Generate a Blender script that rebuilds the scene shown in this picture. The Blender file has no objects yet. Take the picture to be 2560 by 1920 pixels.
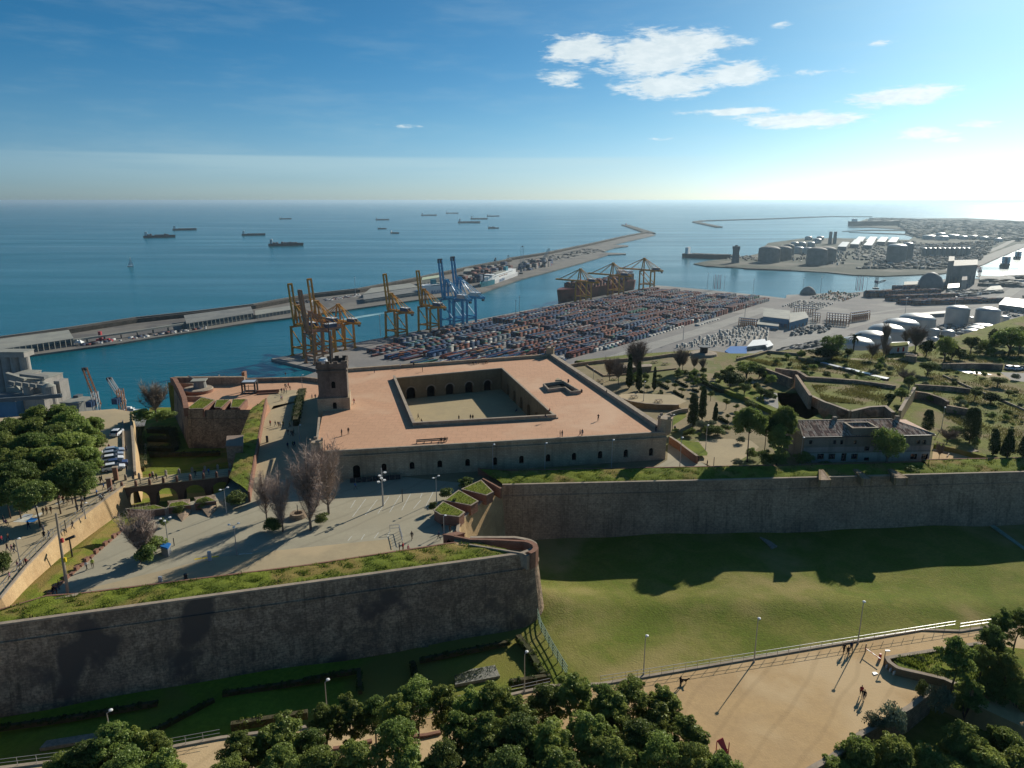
import bpy, bmesh, math, random
import numpy as np
from mathutils import Vector, Matrix
R = math.radians
S = bpy.context.scene
C = S.collection
# ------------------------------------------------------------------ camera, sky, sun, exposure
PITCH, CZ, FPX = R(14.5), 235.0, 1536.0      # camera 235 m above the sea
cam = bpy.data.cameras.new('camera'); camo = bpy.data.objects.new('camera', cam); C.objects.link(camo)
cam.sensor_width = 36; cam.lens = 36 * FPX / 2212; cam.clip_end = 400000; cam.clip_start = 1
camo.location = (0, 0, CZ); camo.rotation_euler = (R(90) - PITCH, 0, 0)
S.camera = camo
SUN_AZ, SUN_EL = R(38), R(26)                # to the right of the view direction
sl = bpy.data.lights.new('sun', 'SUN'); so = bpy.data.objects.new('sun', sl); C.objects.link(so)
sl.energy = 3.05; sl.angle = R(.5); sl.color = (1, .93, .80)
sd = Vector((math.sin(SUN_AZ) * math.cos(SUN_EL), math.cos(SUN_AZ) * math.cos(SUN_EL), math.sin(SUN_EL)))
so.rotation_euler = sd.to_track_quat('Z', 'Y').to_euler()
S.view_settings.view_transform = 'Standard'; S.view_settings.look = 'None'
S.view_settings.exposure = 0.90; S.view_settings.gamma = 1; S.view_settings.use_curve_mapping = False
S.cycles.max_bounces = 5; S.cycles.diffuse_bounces = 3; S.cycles.glossy_bounces = 2
S.cycles.transparent_max_bounces = 8; S.cycles.volume_bounces = 0
S.cycles.use_denoising = True

class NT:
 def __init__(s, t): s.t = t; s.n = t.nodes; s.l = t.links
 def N(s, typ, **k):
  n = s.n.new(typ)
  for a, b in k.items(): setattr(n, a, b)
  return n
 def put(s, sock, v):
  if hasattr(v, 'is_linked') or isinstance(v, bpy.types.NodeSocket): s.l.new(v, sock)
  else: sock.default_value = v
 def m(s, op, a, b=None, c=None, clamp=False):
  n = s.N('ShaderNodeMath', operation=op, use_clamp=clamp); s.put(n.inputs[0], a)
  if b is not None: s.put(n.inputs[1], b)
  if c is not None: s.put(n.inputs[2], c)
  return n.outputs[0]
 def ramp(s, v, lo, hi, a=0., b=1.):
  n = s.N('ShaderNodeMapRange', interpolation_type='SMOOTHSTEP')
  s.put(n.inputs['Value'], v); n.inputs['From Min'].default_value = lo; n.inputs['From Max'].default_value = hi
  n.inputs['To Min'].default_value = a; n.inputs['To Max'].default_value = b
  return n.outputs[0]
 def mix(s, f, a, b, mode='MIX'):
  n = s.N('ShaderNodeMix', data_type='RGBA', blend_type=mode)
  s.put(n.inputs[0], f)
  for sk, v in ((n.inputs[6], a), (n.inputs[7], b)):
   if isinstance(v, tuple) and len(v) == 3: v = v + (1,)
   s.put(sk, v)
  return n.outputs[2]
 def noise(s, vec, scale, detail=4, rough=.55, dist=0.):
  n = s.N('ShaderNodeTexNoise'); s.put(n.inputs['Vector'], vec); n.inputs['Scale'].default_value = scale
  n.inputs['Detail'].default_value = detail; n.inputs['Roughness'].default_value = rough; n.inputs['Distortion'].default_value = dist
  return n.outputs[0]
 def mapping(s, vec, scale=(1, 1, 1), rot=(0, 0, 0)):
  n = s.N('ShaderNodeMapping'); s.put(n.inputs[0], vec); n.inputs['Scale'].default_value = scale; n.inputs['Rotation'].default_value = rot
  return n.outputs[0]

# world: physical sky, with the clouds of the day in it
W = bpy.data.worlds.new('World'); S.world = W; W.use_nodes = True
w = NT(W.node_tree); w.n.clear()
sky = w.N('ShaderNodeTexSky', sky_type='NISHITA', sun_disc=False, sun_elevation=SUN_EL, sun_rotation=SUN_AZ,
   altitude=0, air_density=.6, dust_density=.56, ozone_density=5)
tc = w.N('ShaderNodeTexCoord'); sx = w.N('ShaderNodeSeparateXYZ'); w.l.new(tc.outputs['Generated'], sx.inputs[0])
az = w.m('ARCTAN2', sx.outputs[0], sx.outputs[1]); el = w.m('ARCSINE', sx.outputs[2])
cv = w.N('ShaderNodeCombineXYZ'); w.l.new(az, cv.inputs[0]); w.l.new(el, cv.inputs[1])
def sky_dir(u, v):
 x = (u - 1106) / FPX; t = (v - 829.5) / FPX
 y = math.cos(PITCH) - t * math.sin(PITCH); z = -math.sin(PITCH) - t * math.cos(PITCH)
 return math.atan2(x, y), math.asin(z / math.sqrt(x * x + y * y + z * z))
CLOUDS = [(1258, 106, 75, 32, 1), (1420, 118, 118, 46, 1.1), (1500, 100, 70, 34, 1), (1590, 160, 70, 27, 1), (1440, 186, 105, 26, 1), (1210, 168, 48, 18, .75),
   (1240, 185, 30, 10, .6), (1590, 240, 105, 8, .8), (1730, 258, 130, 17, 1), (1930, 210, 90, 18, 1), (1985, 200, 75, 17, 1), (1690, 55, 22, 10, .45),
   (1910, 93, 32, 7, .5), (2000, 288, 75, 12, .8), (2110, 268, 50, 8, .8), (2050, 303, 40, 7, .7), (1770, 155, 75, 9, .5), (1425, 300, 45, 6, .4),
   (1610, 90, 50, 9, .5), (880, 272, 100, 8, .3), (2212, 100, 60, 10, .3), (2400, 180, 160, 30, .6), (-300, 250, 200, 14, .4), (2700, 90, 200, 40, .6)]
acc = None
for (u, v, a, b, k) in CLOUDS:
 a0, e0 = sky_dir(u, v); a1, _ = sky_dir(u + a, v); _, e1 = sky_dir(u, v - b)
 dx = w.m('MULTIPLY', w.m('SUBTRACT', az, a0), 1 / abs(a1 - a0)); dy = w.m('MULTIPLY', w.m('SUBTRACT', el, e0), 1 / abs(e1 - e0))
 d = w.m('ADD', w.m('MULTIPLY', dx, dx), w.m('MULTIPLY', dy, dy))
 g = w.m('MULTIPLY', w.m('POWER', 2.718, w.m('MULTIPLY', d, -.85)), k)
 acc = g if acc is None else w.m('MAXIMUM', acc, g)
cm = w.mapping(cv.outputs[0], (1, 3.2, 1), (0, 0, R(-7)))
n1 = w.noise(cm, 22, 8, .66, .5); n2 = w.noise(w.mapping(cv.outputs[0], (1, 5, 1), (0, 0, R(-16))), 60, 5, .6)
cl = w.m('ADD', w.m('MULTIPLY', acc, 1.0), w.m('ADD', w.m('MULTIPLY', w.m('SUBTRACT', n1, .5), 1.6), w.m('MULTIPLY', w.m('SUBTRACT', n2, .5), .8)))
cl = w.m('MULTIPLY', w.ramp(cl, .20, .74), w.ramp(acc, .05, .3))
# thin streaks of high cirrus, the low bank of thin cloud over the sea
veil = w.m('MULTIPLY', w.ramp(w.noise(w.mapping(cv.outputs[0], (1.1, 6, 1), (0, 0, R(3))), 5, 6, .6), .44, .74), .22)
bank = w.m('MULTIPLY', w.m('MULTIPLY', w.ramp(el, R(3.0), R(3.3), 1, 0), w.ramp(el, R(1.2), R(3.0), .35, 1)), w.m('MULTIPLY', w.ramp(az, R(-38), R(-20), .35, 1), w.ramp(az, R(8), R(20), 1, 0)))
bank = w.m('MULTIPLY', bank, w.ramp(w.noise(w.mapping(cv.outputs[0], (1, 14, 1)), 4, 5), .25, .6, .45, 1))
veil = w.m('MAXIMUM', w.m('MULTIPLY', veil, .4), w.m('MULTIPLY', bank, .26))
hs = w.N('ShaderNodeHueSaturation'); w.l.new(sky.outputs[0], hs.inputs['Color']); w.put(hs.inputs['Saturation'], w.ramp(el, 0, R(11), .98, 1.16)); hs.inputs['Value'].default_value = 1.0
w.put(hs.inputs['Color'], w.mix(1.0, sky.outputs[0], w.mix(w.ramp(el, 0, R(6)), (.78, .91, .91), (.72, .95, .87)), 'MULTIPLY')); skc = hs.outputs[0]
cc = w.mix(.75, sky.outputs[0], (10.6, 11.2, 10.3))
c1 = w.mix(veil, skc, (7.0, 8.4, 8.0)); cc = w.mix(w.ramp(w.noise(w.mapping(cv.outputs[0], (1, 2.6, 1), (0, 0, R(-12))), 42, 6, .65), .36, .64, .34, 0), cc, (5.5, 7.0, 7.8)); c1 = w.mix(w.m('MULTIPLY', cl, .9), c1, cc)
bg = w.N('ShaderNodeBackground'); w.l.new(c1, bg.inputs[0]); bg.inputs[1].default_value = .052
wo = w.N('ShaderNodeOutputWorld'); w.l.new(bg.outputs[0], wo.inputs[0])

# ------------------------------------------------------------------ points measured on the photograph, dropped onto real heights
TILE = dict(a=(0,480,.28933), b=(640,480,.28933), c=(1280,480,.28933), d=(1920,480,.28933), e=(0,880,.28933), f=(560,880,.28933),
 g=(1120,880,.28933), h=(1740,780,.3707), i=(0,1320,.36166), j=(760,1320,.36166), k=(1500,1320,.36166), l=(1900,1450,.29837),
 m=(660,720,.13562), n=(1020,600,.16275), o=(1600,1020,.16275), q=(1440,840,.16275), r=(400,920,.16275), s=(280,1180,.18987),
 t=(1980,820,.26220), w=(1800,880,.19892), x=(1700,540,.19439), y=(2130,540,.19439), z=(1060,1180,.14467), u=(0,840,.18083), V=(0,0,1.15732))
def vp(t, x, y):
 a, b, s = TILE[t]; return ((a + x * s) / 1.15732, (b + y * s) / 1.15732)
def ray(u, v):
 t = (v - 829.5) / FPX
 return Vector(((u - 1106) / FPX, math.cos(PITCH) - t * math.sin(PITCH), -math.sin(PITCH) - t * math.cos(PITCH)))
def Q(t, x, y, z):
 r = ray(*vp(t, x, y)); k = (z - CZ) / r.z; return Vector((r.x * k, r.y * k, z))
def QQ(t, z, *p): return [Q(t, a, b, z) for a, b in p]
def QW(t, x, y, A, B):                       # the point of the upright plane through A and B
 r = ray(*vp(t, x, y)); n = Vector((B[1] - A[1], A[0] - B[0], 0)); k = (n.x * A[0] + n.y * A[1]) / (n.x * r.x + n.y * r.y)
 return Vector((r.x * k, r.y * k, CZ + r.z * k))
def ztop(t, x, y, Y):                        # height of the pixel at distance Y
 r = ray(*vp(t, x, y)); return CZ + r.z * Y / r.y

# ------------------------------------------------------------------ mesh helpers
class MB:
 def __init__(s): s.v = []; s.f = []; s.c = []
 def face(s, pts, c=None):
  i = len(s.v); s.v += [tuple(p) for p in pts]; s.f.append(tuple(range(i, i + len(pts)))); s.c.append(c)
  return s
 def raw(s, v, f, c=None):
  i = len(s.v); s.v += [tuple(p) for p in v]; s.f += [tuple(i + k for k in q) for q in f]; s.c += [c] * len(f); return s
 def box(s, x, y, z, sx, sy, sz, rz=0., c=None):          # x, y centre, z bottom
  ca, sa = math.cos(rz), math.sin(rz); v = []
  for k in (0, sz):
   for a, b in ((-1, -1), (1, -1), (1, 1), (-1, 1)):
    px, py = a * sx / 2, b * sy / 2; v.append((x + px * ca - py * sa, y + px * sa + py * ca, z + k))
  return s.raw(v, [(0, 3, 2, 1), (4, 5, 6, 7), (0, 1, 5, 4), (1, 2, 6, 5), (2, 3, 7, 6), (3, 0, 4, 7)], c)
 def beam(s, p, q, wd, ht=None, c=None):                  # square beam between two points
  p, q = Vector(p), Vector(q); d = (q - p).normalized(); ht = ht or wd
  up = Vector((0, 0, 1)) if abs(d.z) < .9 else Vector((0, 1, 0))
  a = d.cross(up).normalized() * wd / 2; b = a.cross(d).normalized() * ht / 2
  v = [e + i * a + j * b for e in (p, q) for i, j in ((-1, -1), (1, -1), (1, 1), (-1, 1))]
  return s.raw(v, [(0, 1, 2, 3), (7, 6, 5, 4), (4, 5, 1, 0), (5, 6, 2, 1), (6, 7, 3, 2), (7, 4, 0, 3)], c)
 def tube(s, p, q, r0, r1, n=6, c=None, cap=True):
  p, q = Vector(p), Vector(q); d = (q - p).normalized(); up = Vector((0, 0, 1)) if abs(d.z) < .9 else Vector((0, 1, 0))
  a = d.cross(up).normalized(); b = a.cross(d)
  v = [e + (a * math.cos(6.2832 * k / n) + b * math.sin(6.2832 * k / n)) * r for e, r in ((p, r0), (q, r1)) for k in range(n)]
  f = [(k, n + k, n + (k + 1) % n, (k + 1) % n) for k in range(n)]
  if cap: f += [tuple(range(n)), tuple(range(2 * n - 1, n - 1, -1))]
  return s.raw(v, f, c)
 def lathe(s, prof, x=0, y=0, z=0, n=16, c=None):
  v = []; f = []
  for r, h in prof: v += [(x + r * math.cos(6.2832 * k / n), y + r * math.sin(6.2832 * k / n), z + h) for k in range(n)]
  for j in range(len(prof) - 1): f += [(j * n + k, j * n + (k + 1) % n, (j + 1) * n + (k + 1) % n, (j + 1) * n + k) for k in range(n)]
  f += [tuple(range(n - 1, -1, -1)), tuple(range((len(prof) - 1) * n, len(prof) * n))]
  return s.raw(v, f, c)
 def prism(s, pts, z0, z1, c=None, top=None):             # polygon, any winding; z1 may be a list
  n = len(pts); ar = sum(pts[i][0] * pts[(i + 1) % n][1] - pts[(i + 1) % n][0] * pts[i][1] for i in range(n))
  if ar < 0: pts = pts[::-1]; z1 = z1[::-1] if isinstance(z1, list) else z1; z0 = z0[::-1] if isinstance(z0, list) else z0
  zt = z1 if isinstance(z1, list) else [z1] * n; zb = z0 if isinstance(z0, list) else [z0] * n
  v = [(p[0], p[1], zb[i]) for i, p in enumerate(pts)] + [(p[0], p[1], zt[i]) for i, p in enumerate(pts)]
  return s.raw(v, [tuple(range(n - 1, -1, -1)), tuple(range(n, 2 * n))] + [(i, (i + 1) % n, n + (i + 1) % n, n + i) for i in range(n)], c)
 def rail(s, pts, wd, z0, z1, side=0, close=False, c=None):   # wall of width wd along a polyline; side -1..1 shifts it
  P_ = [Vector((p[0], p[1])) for p in pts]; n = len(P_)
  zt = z1 if isinstance(z1, list) else [z1] * n; zb = z0 if isinstance(z0, list) else [z0] * n
  L, Rr = [], []
  for i in range(n):
   dl = []
   if i > 0 or close: dl.append((P_[i] - P_[i - 1]).normalized())
   if i < n - 1 or close: dl.append((P_[(i + 1) % n] - P_[i]).normalized())
   nn = sum((Vector((-d.y, d.x)) for d in dl), Vector((0, 0))).normalized()
   k = wd / max(.35, nn.dot(Vector((-dl[0].y, dl[0].x))))
   L.append(P_[i] + nn * k * (side + 1) / 2); Rr.append(P_[i] + nn * k * (side - 1) / 2)
  v = []
  for i in range(n): v += [(Rr[i].x, Rr[i].y, zb[i]), (L[i].x, L[i].y, zb[i]), (L[i].x, L[i].y, zt[i]), (Rr[i].x, Rr[i].y, zt[i])]
  f = []
  for i in range(n if close else n - 1):
   j = (i + 1) % n; a, b = 4 * i, 4 * j
   f += [(a, b, b + 3, a + 3), (b + 1, a + 1, a + 2, b + 2), (a + 3, b + 3, b + 2, a + 2), (a + 1, b + 1, b, a)]
  if not close: f += [(0, 3, 2, 1), (4 * n - 4, 4 * n - 3, 4 * n - 2, 4 * n - 1)]
  return s.raw(v, f, c)
 def mesh(s, name, mats, org=(0, 0, 0), smooth=False):
  me = bpy.data.meshes.new(name)
  vv = np.array(s.v, dtype=np.float64).reshape(-1, 3) - np.array(org)
  me.from_pydata(vv.tolist(), [], s.f)
  for m_ in (mats if isinstance(mats, (list, tuple)) else [mats]): me.materials.append(m_)
  uvl = me.uv_layers.new(name='UVMap'); uv = np.zeros((len(me.loops), 2), dtype=np.float32)
  nr = np.zeros(len(me.polygons) * 3); me.polygons.foreach_get('normal', nr); nr = nr.reshape(-1, 3)
  ls = np.zeros(len(me.polygons), int); lt = ls.copy(); me.polygons.foreach_get('loop_start', ls); me.polygons.foreach_get('loop_total', lt)
  vi = np.zeros(len(me.loops), int); me.loops.foreach_get('vertex_index', vi)
  pf = np.repeat(np.arange(len(lt)), lt); co = (vv + np.array(org))[vi]; nf = nr[pf]
  hz = np.hypot(nf[:, 0], nf[:, 1]); flat = np.abs(nf[:, 2]) > .75
  tx, ty = -nf[:, 1] / np.maximum(hz, 1e-6), nf[:, 0] / np.maximum(hz, 1e-6)
  uv[:, 0] = np.where(flat, co[:, 0], co[:, 0] * tx + co[:, 1] * ty); uv[:, 1] = np.where(flat, co[:, 1], co[:, 2])
  uvl.data.foreach_set('uv', uv.ravel())
  if any(c is not None for c in s.c):
   ca = me.color_attributes.new('Col', 'FLOAT_COLOR', 'CORNER'); arr = np.ones((len(me.loops), 4), dtype=np.float32)
   fc = np.array([(c if c is not None else (1, 1, 1)) for c in s.c], dtype=np.float32); arr[:, :3] = fc[pf]
   ca.data.foreach_set('color', arr.ravel())
  if smooth: me.polygons.foreach_set('use_smooth', [True] * len(me.polygons))
  return me
 def obj(s, name, mats, parent=None, loc=None, smooth=False):
  org = tuple(parent.location) if (parent is not None and not parent.get('_local')) else (loc or (0, 0, 0))
  o = bpy.data.objects.new(name, s.mesh(name, mats, org, smooth)); C.objects.link(o)
  if parent is not None: o.parent = parent
  elif loc: o.location = loc
  return o
def thing(name, label, cat, loc=(0, 0, 0), group=None, local=False):
 o = bpy.data.objects.new(name, None); C.objects.link(o); o.location = loc; o.empty_display_size = .5
 o['label'] = label; o['category'] = cat
 if group: o['group'] = group
 if local: o['_local'] = 1
 return o
def tag(o, label=None, cat=None, group=None, kind=None):
 for k, v in (('label', label), ('category', cat), ('group', group), ('kind', kind)):
  if v: o[k] = v
 return o
def struct(mb, name, mat, smooth=False): return tag(mb.obj(name, mat, smooth=smooth), kind='structure')
def sheet(name, pts, z, mat):
 zz = z if isinstance(z, list) else [z] * len(pts)
 o = MB().face([(p[0], p[1], q) for p, q in zip(pts, zz)]); me = o.obj(name, mat)
 if me.data.polygons[0].normal.z < 0: me.data.flip_normals()
 return tag(me, kind='structure')
KIDS = {}
def kids(o):
 return [c for c in o.children]
def copy_tree(o, loc, rz=0., sc=1., label=None, group=None, tilt=None, mats=None):
 r = o.copy(); C.objects.link(r); r.location = loc; r.rotation_euler = (tilt[0] if tilt else 0, tilt[1] if tilt else 0, rz)
 r.scale = (sc, sc, sc) if not isinstance(sc, tuple) else sc
 if label: r['label'] = label
 if group: r['group'] = group
 for ch in KIDS.setdefault(o.name, list(o.children)):
  c = ch.copy(); C.objects.link(c); c.parent = r
  for g in KIDS.setdefault(ch.name, list(ch.children)):
   d = g.copy(); C.objects.link(d); d.parent = c
 return r
PROTOS = []
def bin_proto(o):
 PROTOS.append(o); return o

# ------------------------------------------------------------------ materials
MATS = {}
def M(name, c1, c2=None, scale=.5, rough=.85, bump=0., bscale=None, spec=.13, metal=0., stain=None, stscale=.05, strange=(.5, .62), brick=None, rnd=0., attr=False,
  streak=0., fine=.0, tracks=0., emit=None, sheen=0., coords='Object', dist=.0):
 """procedural paint/stone/plant material: two tones mixed by noise, stains, optional coursed blocks"""
 m = bpy.data.materials.new(name); m.use_nodes = True; t = NT(m.node_tree); b = t.n['Principled BSDF']
 tc = t.N('ShaderNodeTexCoord'); g = t.N('ShaderNodeNewGeometry'); vec = g.outputs['Position'] if coords == 'World' else tc.outputs['Object']
 c2 = c2 or tuple(x * .8 for x in c1)
 col = t.mix(t.ramp(t.noise(vec, scale, 5, .6, dist), .33, .67), c1, c2)
 if attr:
  a = t.N('ShaderNodeVertexColor'); a.layer_name = 'Col'; col = t.mix(1., a.outputs[0], t.mix(t.ramp(t.noise(vec, scale, 3), .3, .7), (1, 1, 1), (.75, .75, .75)), 'MULTIPLY')
 if brick:
  bw, bh, mort, dark, tone = brick
  br = t.N('ShaderNodeTexBrick'); t.l.new(tc.outputs['UV'], br.inputs['Vector']); br.inputs['Scale'].default_value = 1; br.inputs['Brick Width'].default_value = bw
  br.inputs['Row Height'].default_value = bh; br.inputs['Mortar Size'].default_value = mort; br.inputs['Color1'].default_value = (1, 1, 1, 1)
  br.inputs['Color2'].default_value = (tone,) * 3 + (1,); br.inputs['Mortar'].default_value = (dark,) * 3 + (1,); br.inputs['Bias'].default_value = 0
  col = t.mix(1., col, br.outputs['Color'], 'MULTIPLY')
 if fine:
  col = t.mix(t.m('MULTIPLY', t.ramp(t.noise(vec, scale * 14, 3, .7), .35, .68), fine), col, tuple(x * .45 for x in c2))
 if streak:
  sv = t.mapping(tc.outputs['UV'], (.9, .07, 1)); col = t.mix(t.m('MULTIPLY', t.ramp(t.noise(sv, 1.0, 5, .6), .5, .72), streak), col, tuple(x * .28 for x in c2))
 if stain:
  col = t.mix(t.ramp(t.noise(vec, stscale, 4, .55, .3), *strange), col, stain)
 if tracks:
  wv = t.N('ShaderNodeTexWave'); t.put(wv.inputs['Vector'], t.mapping(vec, (1, 1, 1), (0, 0, R(35)))); wv.inputs['Scale'].default_value = .06; wv.inputs['Distortion'].default_value = 7; wv.inputs['Detail'].default_value = 3; wv.inputs['Detail Scale'].default_value = .35
  col = t.mix(t.m('MULTIPLY', t.ramp(wv.outputs['Fac'], .93, 1.), tracks), col, tuple(x * .45 for x in c2))
 if rnd:
  oi = t.N('ShaderNodeObjectInfo'); hs = t.N('ShaderNodeHueSaturation')
  t.put(hs.inputs['Value'], t.m('ADD', t.m('MULTIPLY', oi.outputs['Random'], rnd * 2), 1 - rnd))
  t.put(hs.inputs['Hue'], t.m('ADD', t.m('MULTIPLY', t.m('FRACT', t.m('MULTIPLY', oi.outputs['Random'], 7.3)), rnd * .10), .5 - rnd * .05)); t.put(hs.inputs['Color'], col); col = hs.outputs[0]
 t.put(b.inputs['Base Color'], col if not isinstance(col, tuple) else col + (1,))
 b.inputs['Roughness'].default_value = rough; b.inputs['Metallic'].default_value = metal; b.inputs['Specular IOR Level'].default_value = spec
 if bump:
  bn = t.N('ShaderNodeBump'); bn.inputs['Strength'].default_value = 1; bn.inputs['Distance'].default_value = bump
  t.put(bn.inputs['Height'], t.noise(vec, bscale or scale * 6, 4, .65)); t.l.new(bn.outputs[0], b.inputs['Normal'])
 if emit: b.inputs['Emission Color'].default_value = emit + (1,); b.inputs['Emission Strength'].default_value = 1
 MATS[name] = m
 return m
def leafmat(name, c1, c2, rnd=.27, trans=.25, scale=.35):
 m = bpy.data.materials.new(name); m.use_nodes = True; t = NT(m.node_tree); t.n.clear()
 tc = t.N('ShaderNodeTexCoord'); oi = t.N('ShaderNodeObjectInfo')
 col = t.mix(t.ramp(t.noise(tc.outputs['Object'], scale, 4, .6), .32, .68), c1, c2)
 col = t.mix(t.m('MULTIPLY', t.ramp(t.noise(tc.outputs['Object'], scale * 9, 2, .6), .4, .7), .45), col, tuple(x * .5 for x in c2))
 hs = t.N('ShaderNodeHueSaturation'); t.put(hs.inputs['Value'], t.m('ADD', t.m('MULTIPLY', oi.outputs['Random'], rnd * 2), 1 - rnd)); t.put(hs.inputs['Color'], col)
 t.put(hs.inputs['Hue'], t.m('ADD', t.m('MULTIPLY', t.m('FRACT', t.m('MULTIPLY', oi.outputs['Random'], 5.7)), .03), .485))
 d = t.N('ShaderNodeBsdfDiffuse'); tr = t.N('ShaderNodeBsdfTranslucent'); gl = t.N('ShaderNodeBsdfGlossy'); gl.inputs['Roughness'].default_value = .45
 for x in (d, tr): t.put(x.inputs['Color'], hs.outputs[0])
 gl.inputs['Color'].default_value = (.5, .55, .4, 1)
 m1 = t.N('ShaderNodeMixShader'); m1.inputs[0].default_value = trans; t.l.new(d.outputs[0], m1.inputs[1]); t.l.new(tr.outputs[0], m1.inputs[2])
 m2 = t.N('ShaderNodeMixShader'); m2.inputs[0].default_value = .04; t.l.new(m1.outputs[0], m2.inputs[1]); t.l.new(gl.outputs[0], m2.inputs[2])
 o = t.N('ShaderNodeOutputMaterial'); t.l.new(m2.outputs[0], o.inputs[0]); MATS[name] = m
 return m
def water():
 m = bpy.data.materials.new('sea_water'); m.use_nodes = True; t = NT(m.node_tree); b = t.n['Principled BSDF']
 g = t.N('ShaderNodeNewGeometry'); p = g.outputs['Position']
 n_big = t.noise(t.mapping(p, (.0004, .0016, 1), (0, 0, R(15))), 1, 5, .6)
 col = t.mix(t.ramp(n_big, .3, .7), (.0, .088, .120), (.0, .116, .152))
 t.put(b.inputs['Base Color'], col); t.put(b.inputs['Roughness'], t.ramp(t.noise(t.mapping(p, (.0007, .004, 1), (0, 0, R(12))), 1, 6, .65), .3, .7, .17, .27)); b.inputs['IOR'].default_value = 1.33; b.inputs['Specular IOR Level'].default_value = .22
 h1 = t.noise(t.mapping(p, (.02, .055, 1), (0, 0, R(20))), 1, 8, .62); h2 = t.noise(t.mapping(p, (.3, .5, 1), (0, 0, R(-12))), 1, 3, .6)
 bn = t.N('ShaderNodeBump'); bn.inputs['Distance'].default_value = 1.3; bn.inputs['Strength'].default_value = .75
 t.put(bn.inputs['Height'], t.m('ADD', h1, t.m('MULTIPLY', h2, .12))); t.l.new(bn.outputs[0], b.inputs['Normal'])
 return m
m_sea = water()
m_stone = M('dressed_stone', (.56, .43, .29), (.41, .315, .21), .25, .9, .05, 3, brick=(.85, .40, .035, .66, .82), streak=.4, fine=.3)
m_rampart = M('rampart_stone', (.60, .44, .30), (.31, .225, .16), .16, .92, .09, 2.5, brick=(.85, .40, .035, .66, .80), streak=.6, fine=.75, stain=(.12, .095, .08), stscale=.10, strange=(.52, .64), dist=2.5)
m_rampart2 = M('far_rampart_stone', (.52, .385, .265), (.35, .26, .185), .12, .92, .06, 2.5, brick=(.85, .40, .035, .66, .84), streak=.5, fine=.6, dist=1.)
m_plaster = M('lime_render_wall', (.56, .40, .22), (.44, .30, .16), .3, .9, .08, 2, fine=.35, streak=.2)
m_brick = M('red_brick', (.34, .185, .13), (.27, .145, .10), .6, .9, .02, 6, brick=(.3, .09, .012, .7, .75), fine=.2)
m_coping = M('pale_coping', (.40, .33, .25), (.30, .245, .19), .7, .9, .02, 6, fine=.2)
m_terr = M('terracotta_terrace', (.58, .335, .205), (.55, .32, .195), .05, .85, .01, 5, brick=(2.4, 2.4, .05, .78, .95), fine=.16, stain=(.57, .37, .24), stscale=.06, strange=(.5, .75), dist=.8, spec=.2)
m_court = M('courtyard_paving', (.42, .34, .20), (.38, .31, .19), .2, .9, .01, 5, brick=(1.2, .6, .012, .8, .93), fine=.08)
m_concrete = M('concrete_quay', (.21, .195, .17), (.165, .155, .14), .02, .9, fine=.25, stain=(.12, .115, .11), stscale=.008, strange=(.5, .6))
m_quay2 = M('yard_asphalt', (.24, .225, .21), (.195, .185, .178), .015, .9, fine=.2, stain=(.28, .265, .24), stscale=.006, strange=(.52, .6))
m_asph = M('old_parking_asphalt', (.39, .355, .26), (.335, .305, .225), .12, .9, .01, 6, fine=.12, stain=(.36, .32, .23), stscale=.06, strange=(.5, .7), tracks=.18)
m_sand = M('sandy_ground', (.52, .355, .18), (.46, .315, .165), .08, .95, .04, 3, fine=.14, stain=(.56, .41, .235), stscale=.05, strange=(.5, .65), dist=1., tracks=.16)
m_sand2 = M('beige_paving', (.43, .35, .22), (.38, .31, .20), .1, .95, .02, 3, fine=.12, stain=(.47, .37, .23), stscale=.07, strange=(.5, .65))
m_lawn = M('moat_lawn', (.19, .27, .03), (.14, .21, .025), .09, 1, .12, 3.5, fine=.35, stain=(.20, .185, .045), stscale=.035, strange=(.48, .66), coords='World', dist=.6)
m_lawn2 = M('worn_lawn', (.125, .165, .022), (.20, .20, .045), .13, 1, .15, 2.5, fine=.45, stain=(.28, .23, .09), stscale=.045, strange=(.47, .66), coords='World', dist=.8)
m_grass = M('rough_grass', (.20, .235, .03), (.13, .17, .025), .25, 1, .15, 4, fine=.4, stain=(.25, .19, .06), stscale=.13, strange=(.46, .62))
m_dry = M('dry_hill_grass', (.23, .24, .065), (.15, .175, .045), .10, 1, .2, 3, fine=.4, stain=(.24, .19, .10), stscale=.05, strange=(.48, .62))
m_soil = M('dark_soil_slope', (.10, .085, .05), (.06, .065, .03), .05, 1, .3, 1, fine=.4)
m_pebble = M('gravel_bed', (.36, .34, .29), (.22, .22, .19), 2.5, 1, .1, 5, fine=.5)
m_white = M('white_paint', (.78, .78, .76), (.70, .70, .68), 1, .45, spec=.5)
m_silver = M('white_tank_metal', (.42, .41, .38), (.35, .345, .33), .05, .38, spec=.5, metal=.3, streak=.12)
m_grey = M('galvanised_metal', (.42, .43, .44), (.34, .35, .36), 2, .4, metal=.5, spec=.5)
m_dark = M('dark_metal', (.035, .035, .04), (.02, .02, .022), 2, .5, spec=.5)
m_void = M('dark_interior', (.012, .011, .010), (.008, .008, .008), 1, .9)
m_glass = M('dark_window_glass', (.02, .03, .04), (.015, .02, .03), 1, .12, spec=.8)
m_line = M('white_road_paint', (.70, .70, .64), (.5, .5, .45), 1.5, .8, fine=.4)
m_yel = M('yellow_paint', (.75, .55, .03), (.62, .45, .03), 1, .6)
m_blue = M('blue_plastic', (.02, .16, .46), (.02, .13, .38), 1, .8, spec=.15)
m_red = M('red_paint', (.42, .03, .04), (.33, .025, .03), 1, .5, spec=.5)
m_cry = M('yellow_crane_steel', (.50, .24, .03), (.38, .18, .025), .1, .75, spec=.08, rnd=.12)
m_cro = M('rust_crane_steel', (.34, .15, .06), (.26, .11, .05), .1, .5, spec=.4)
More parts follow.
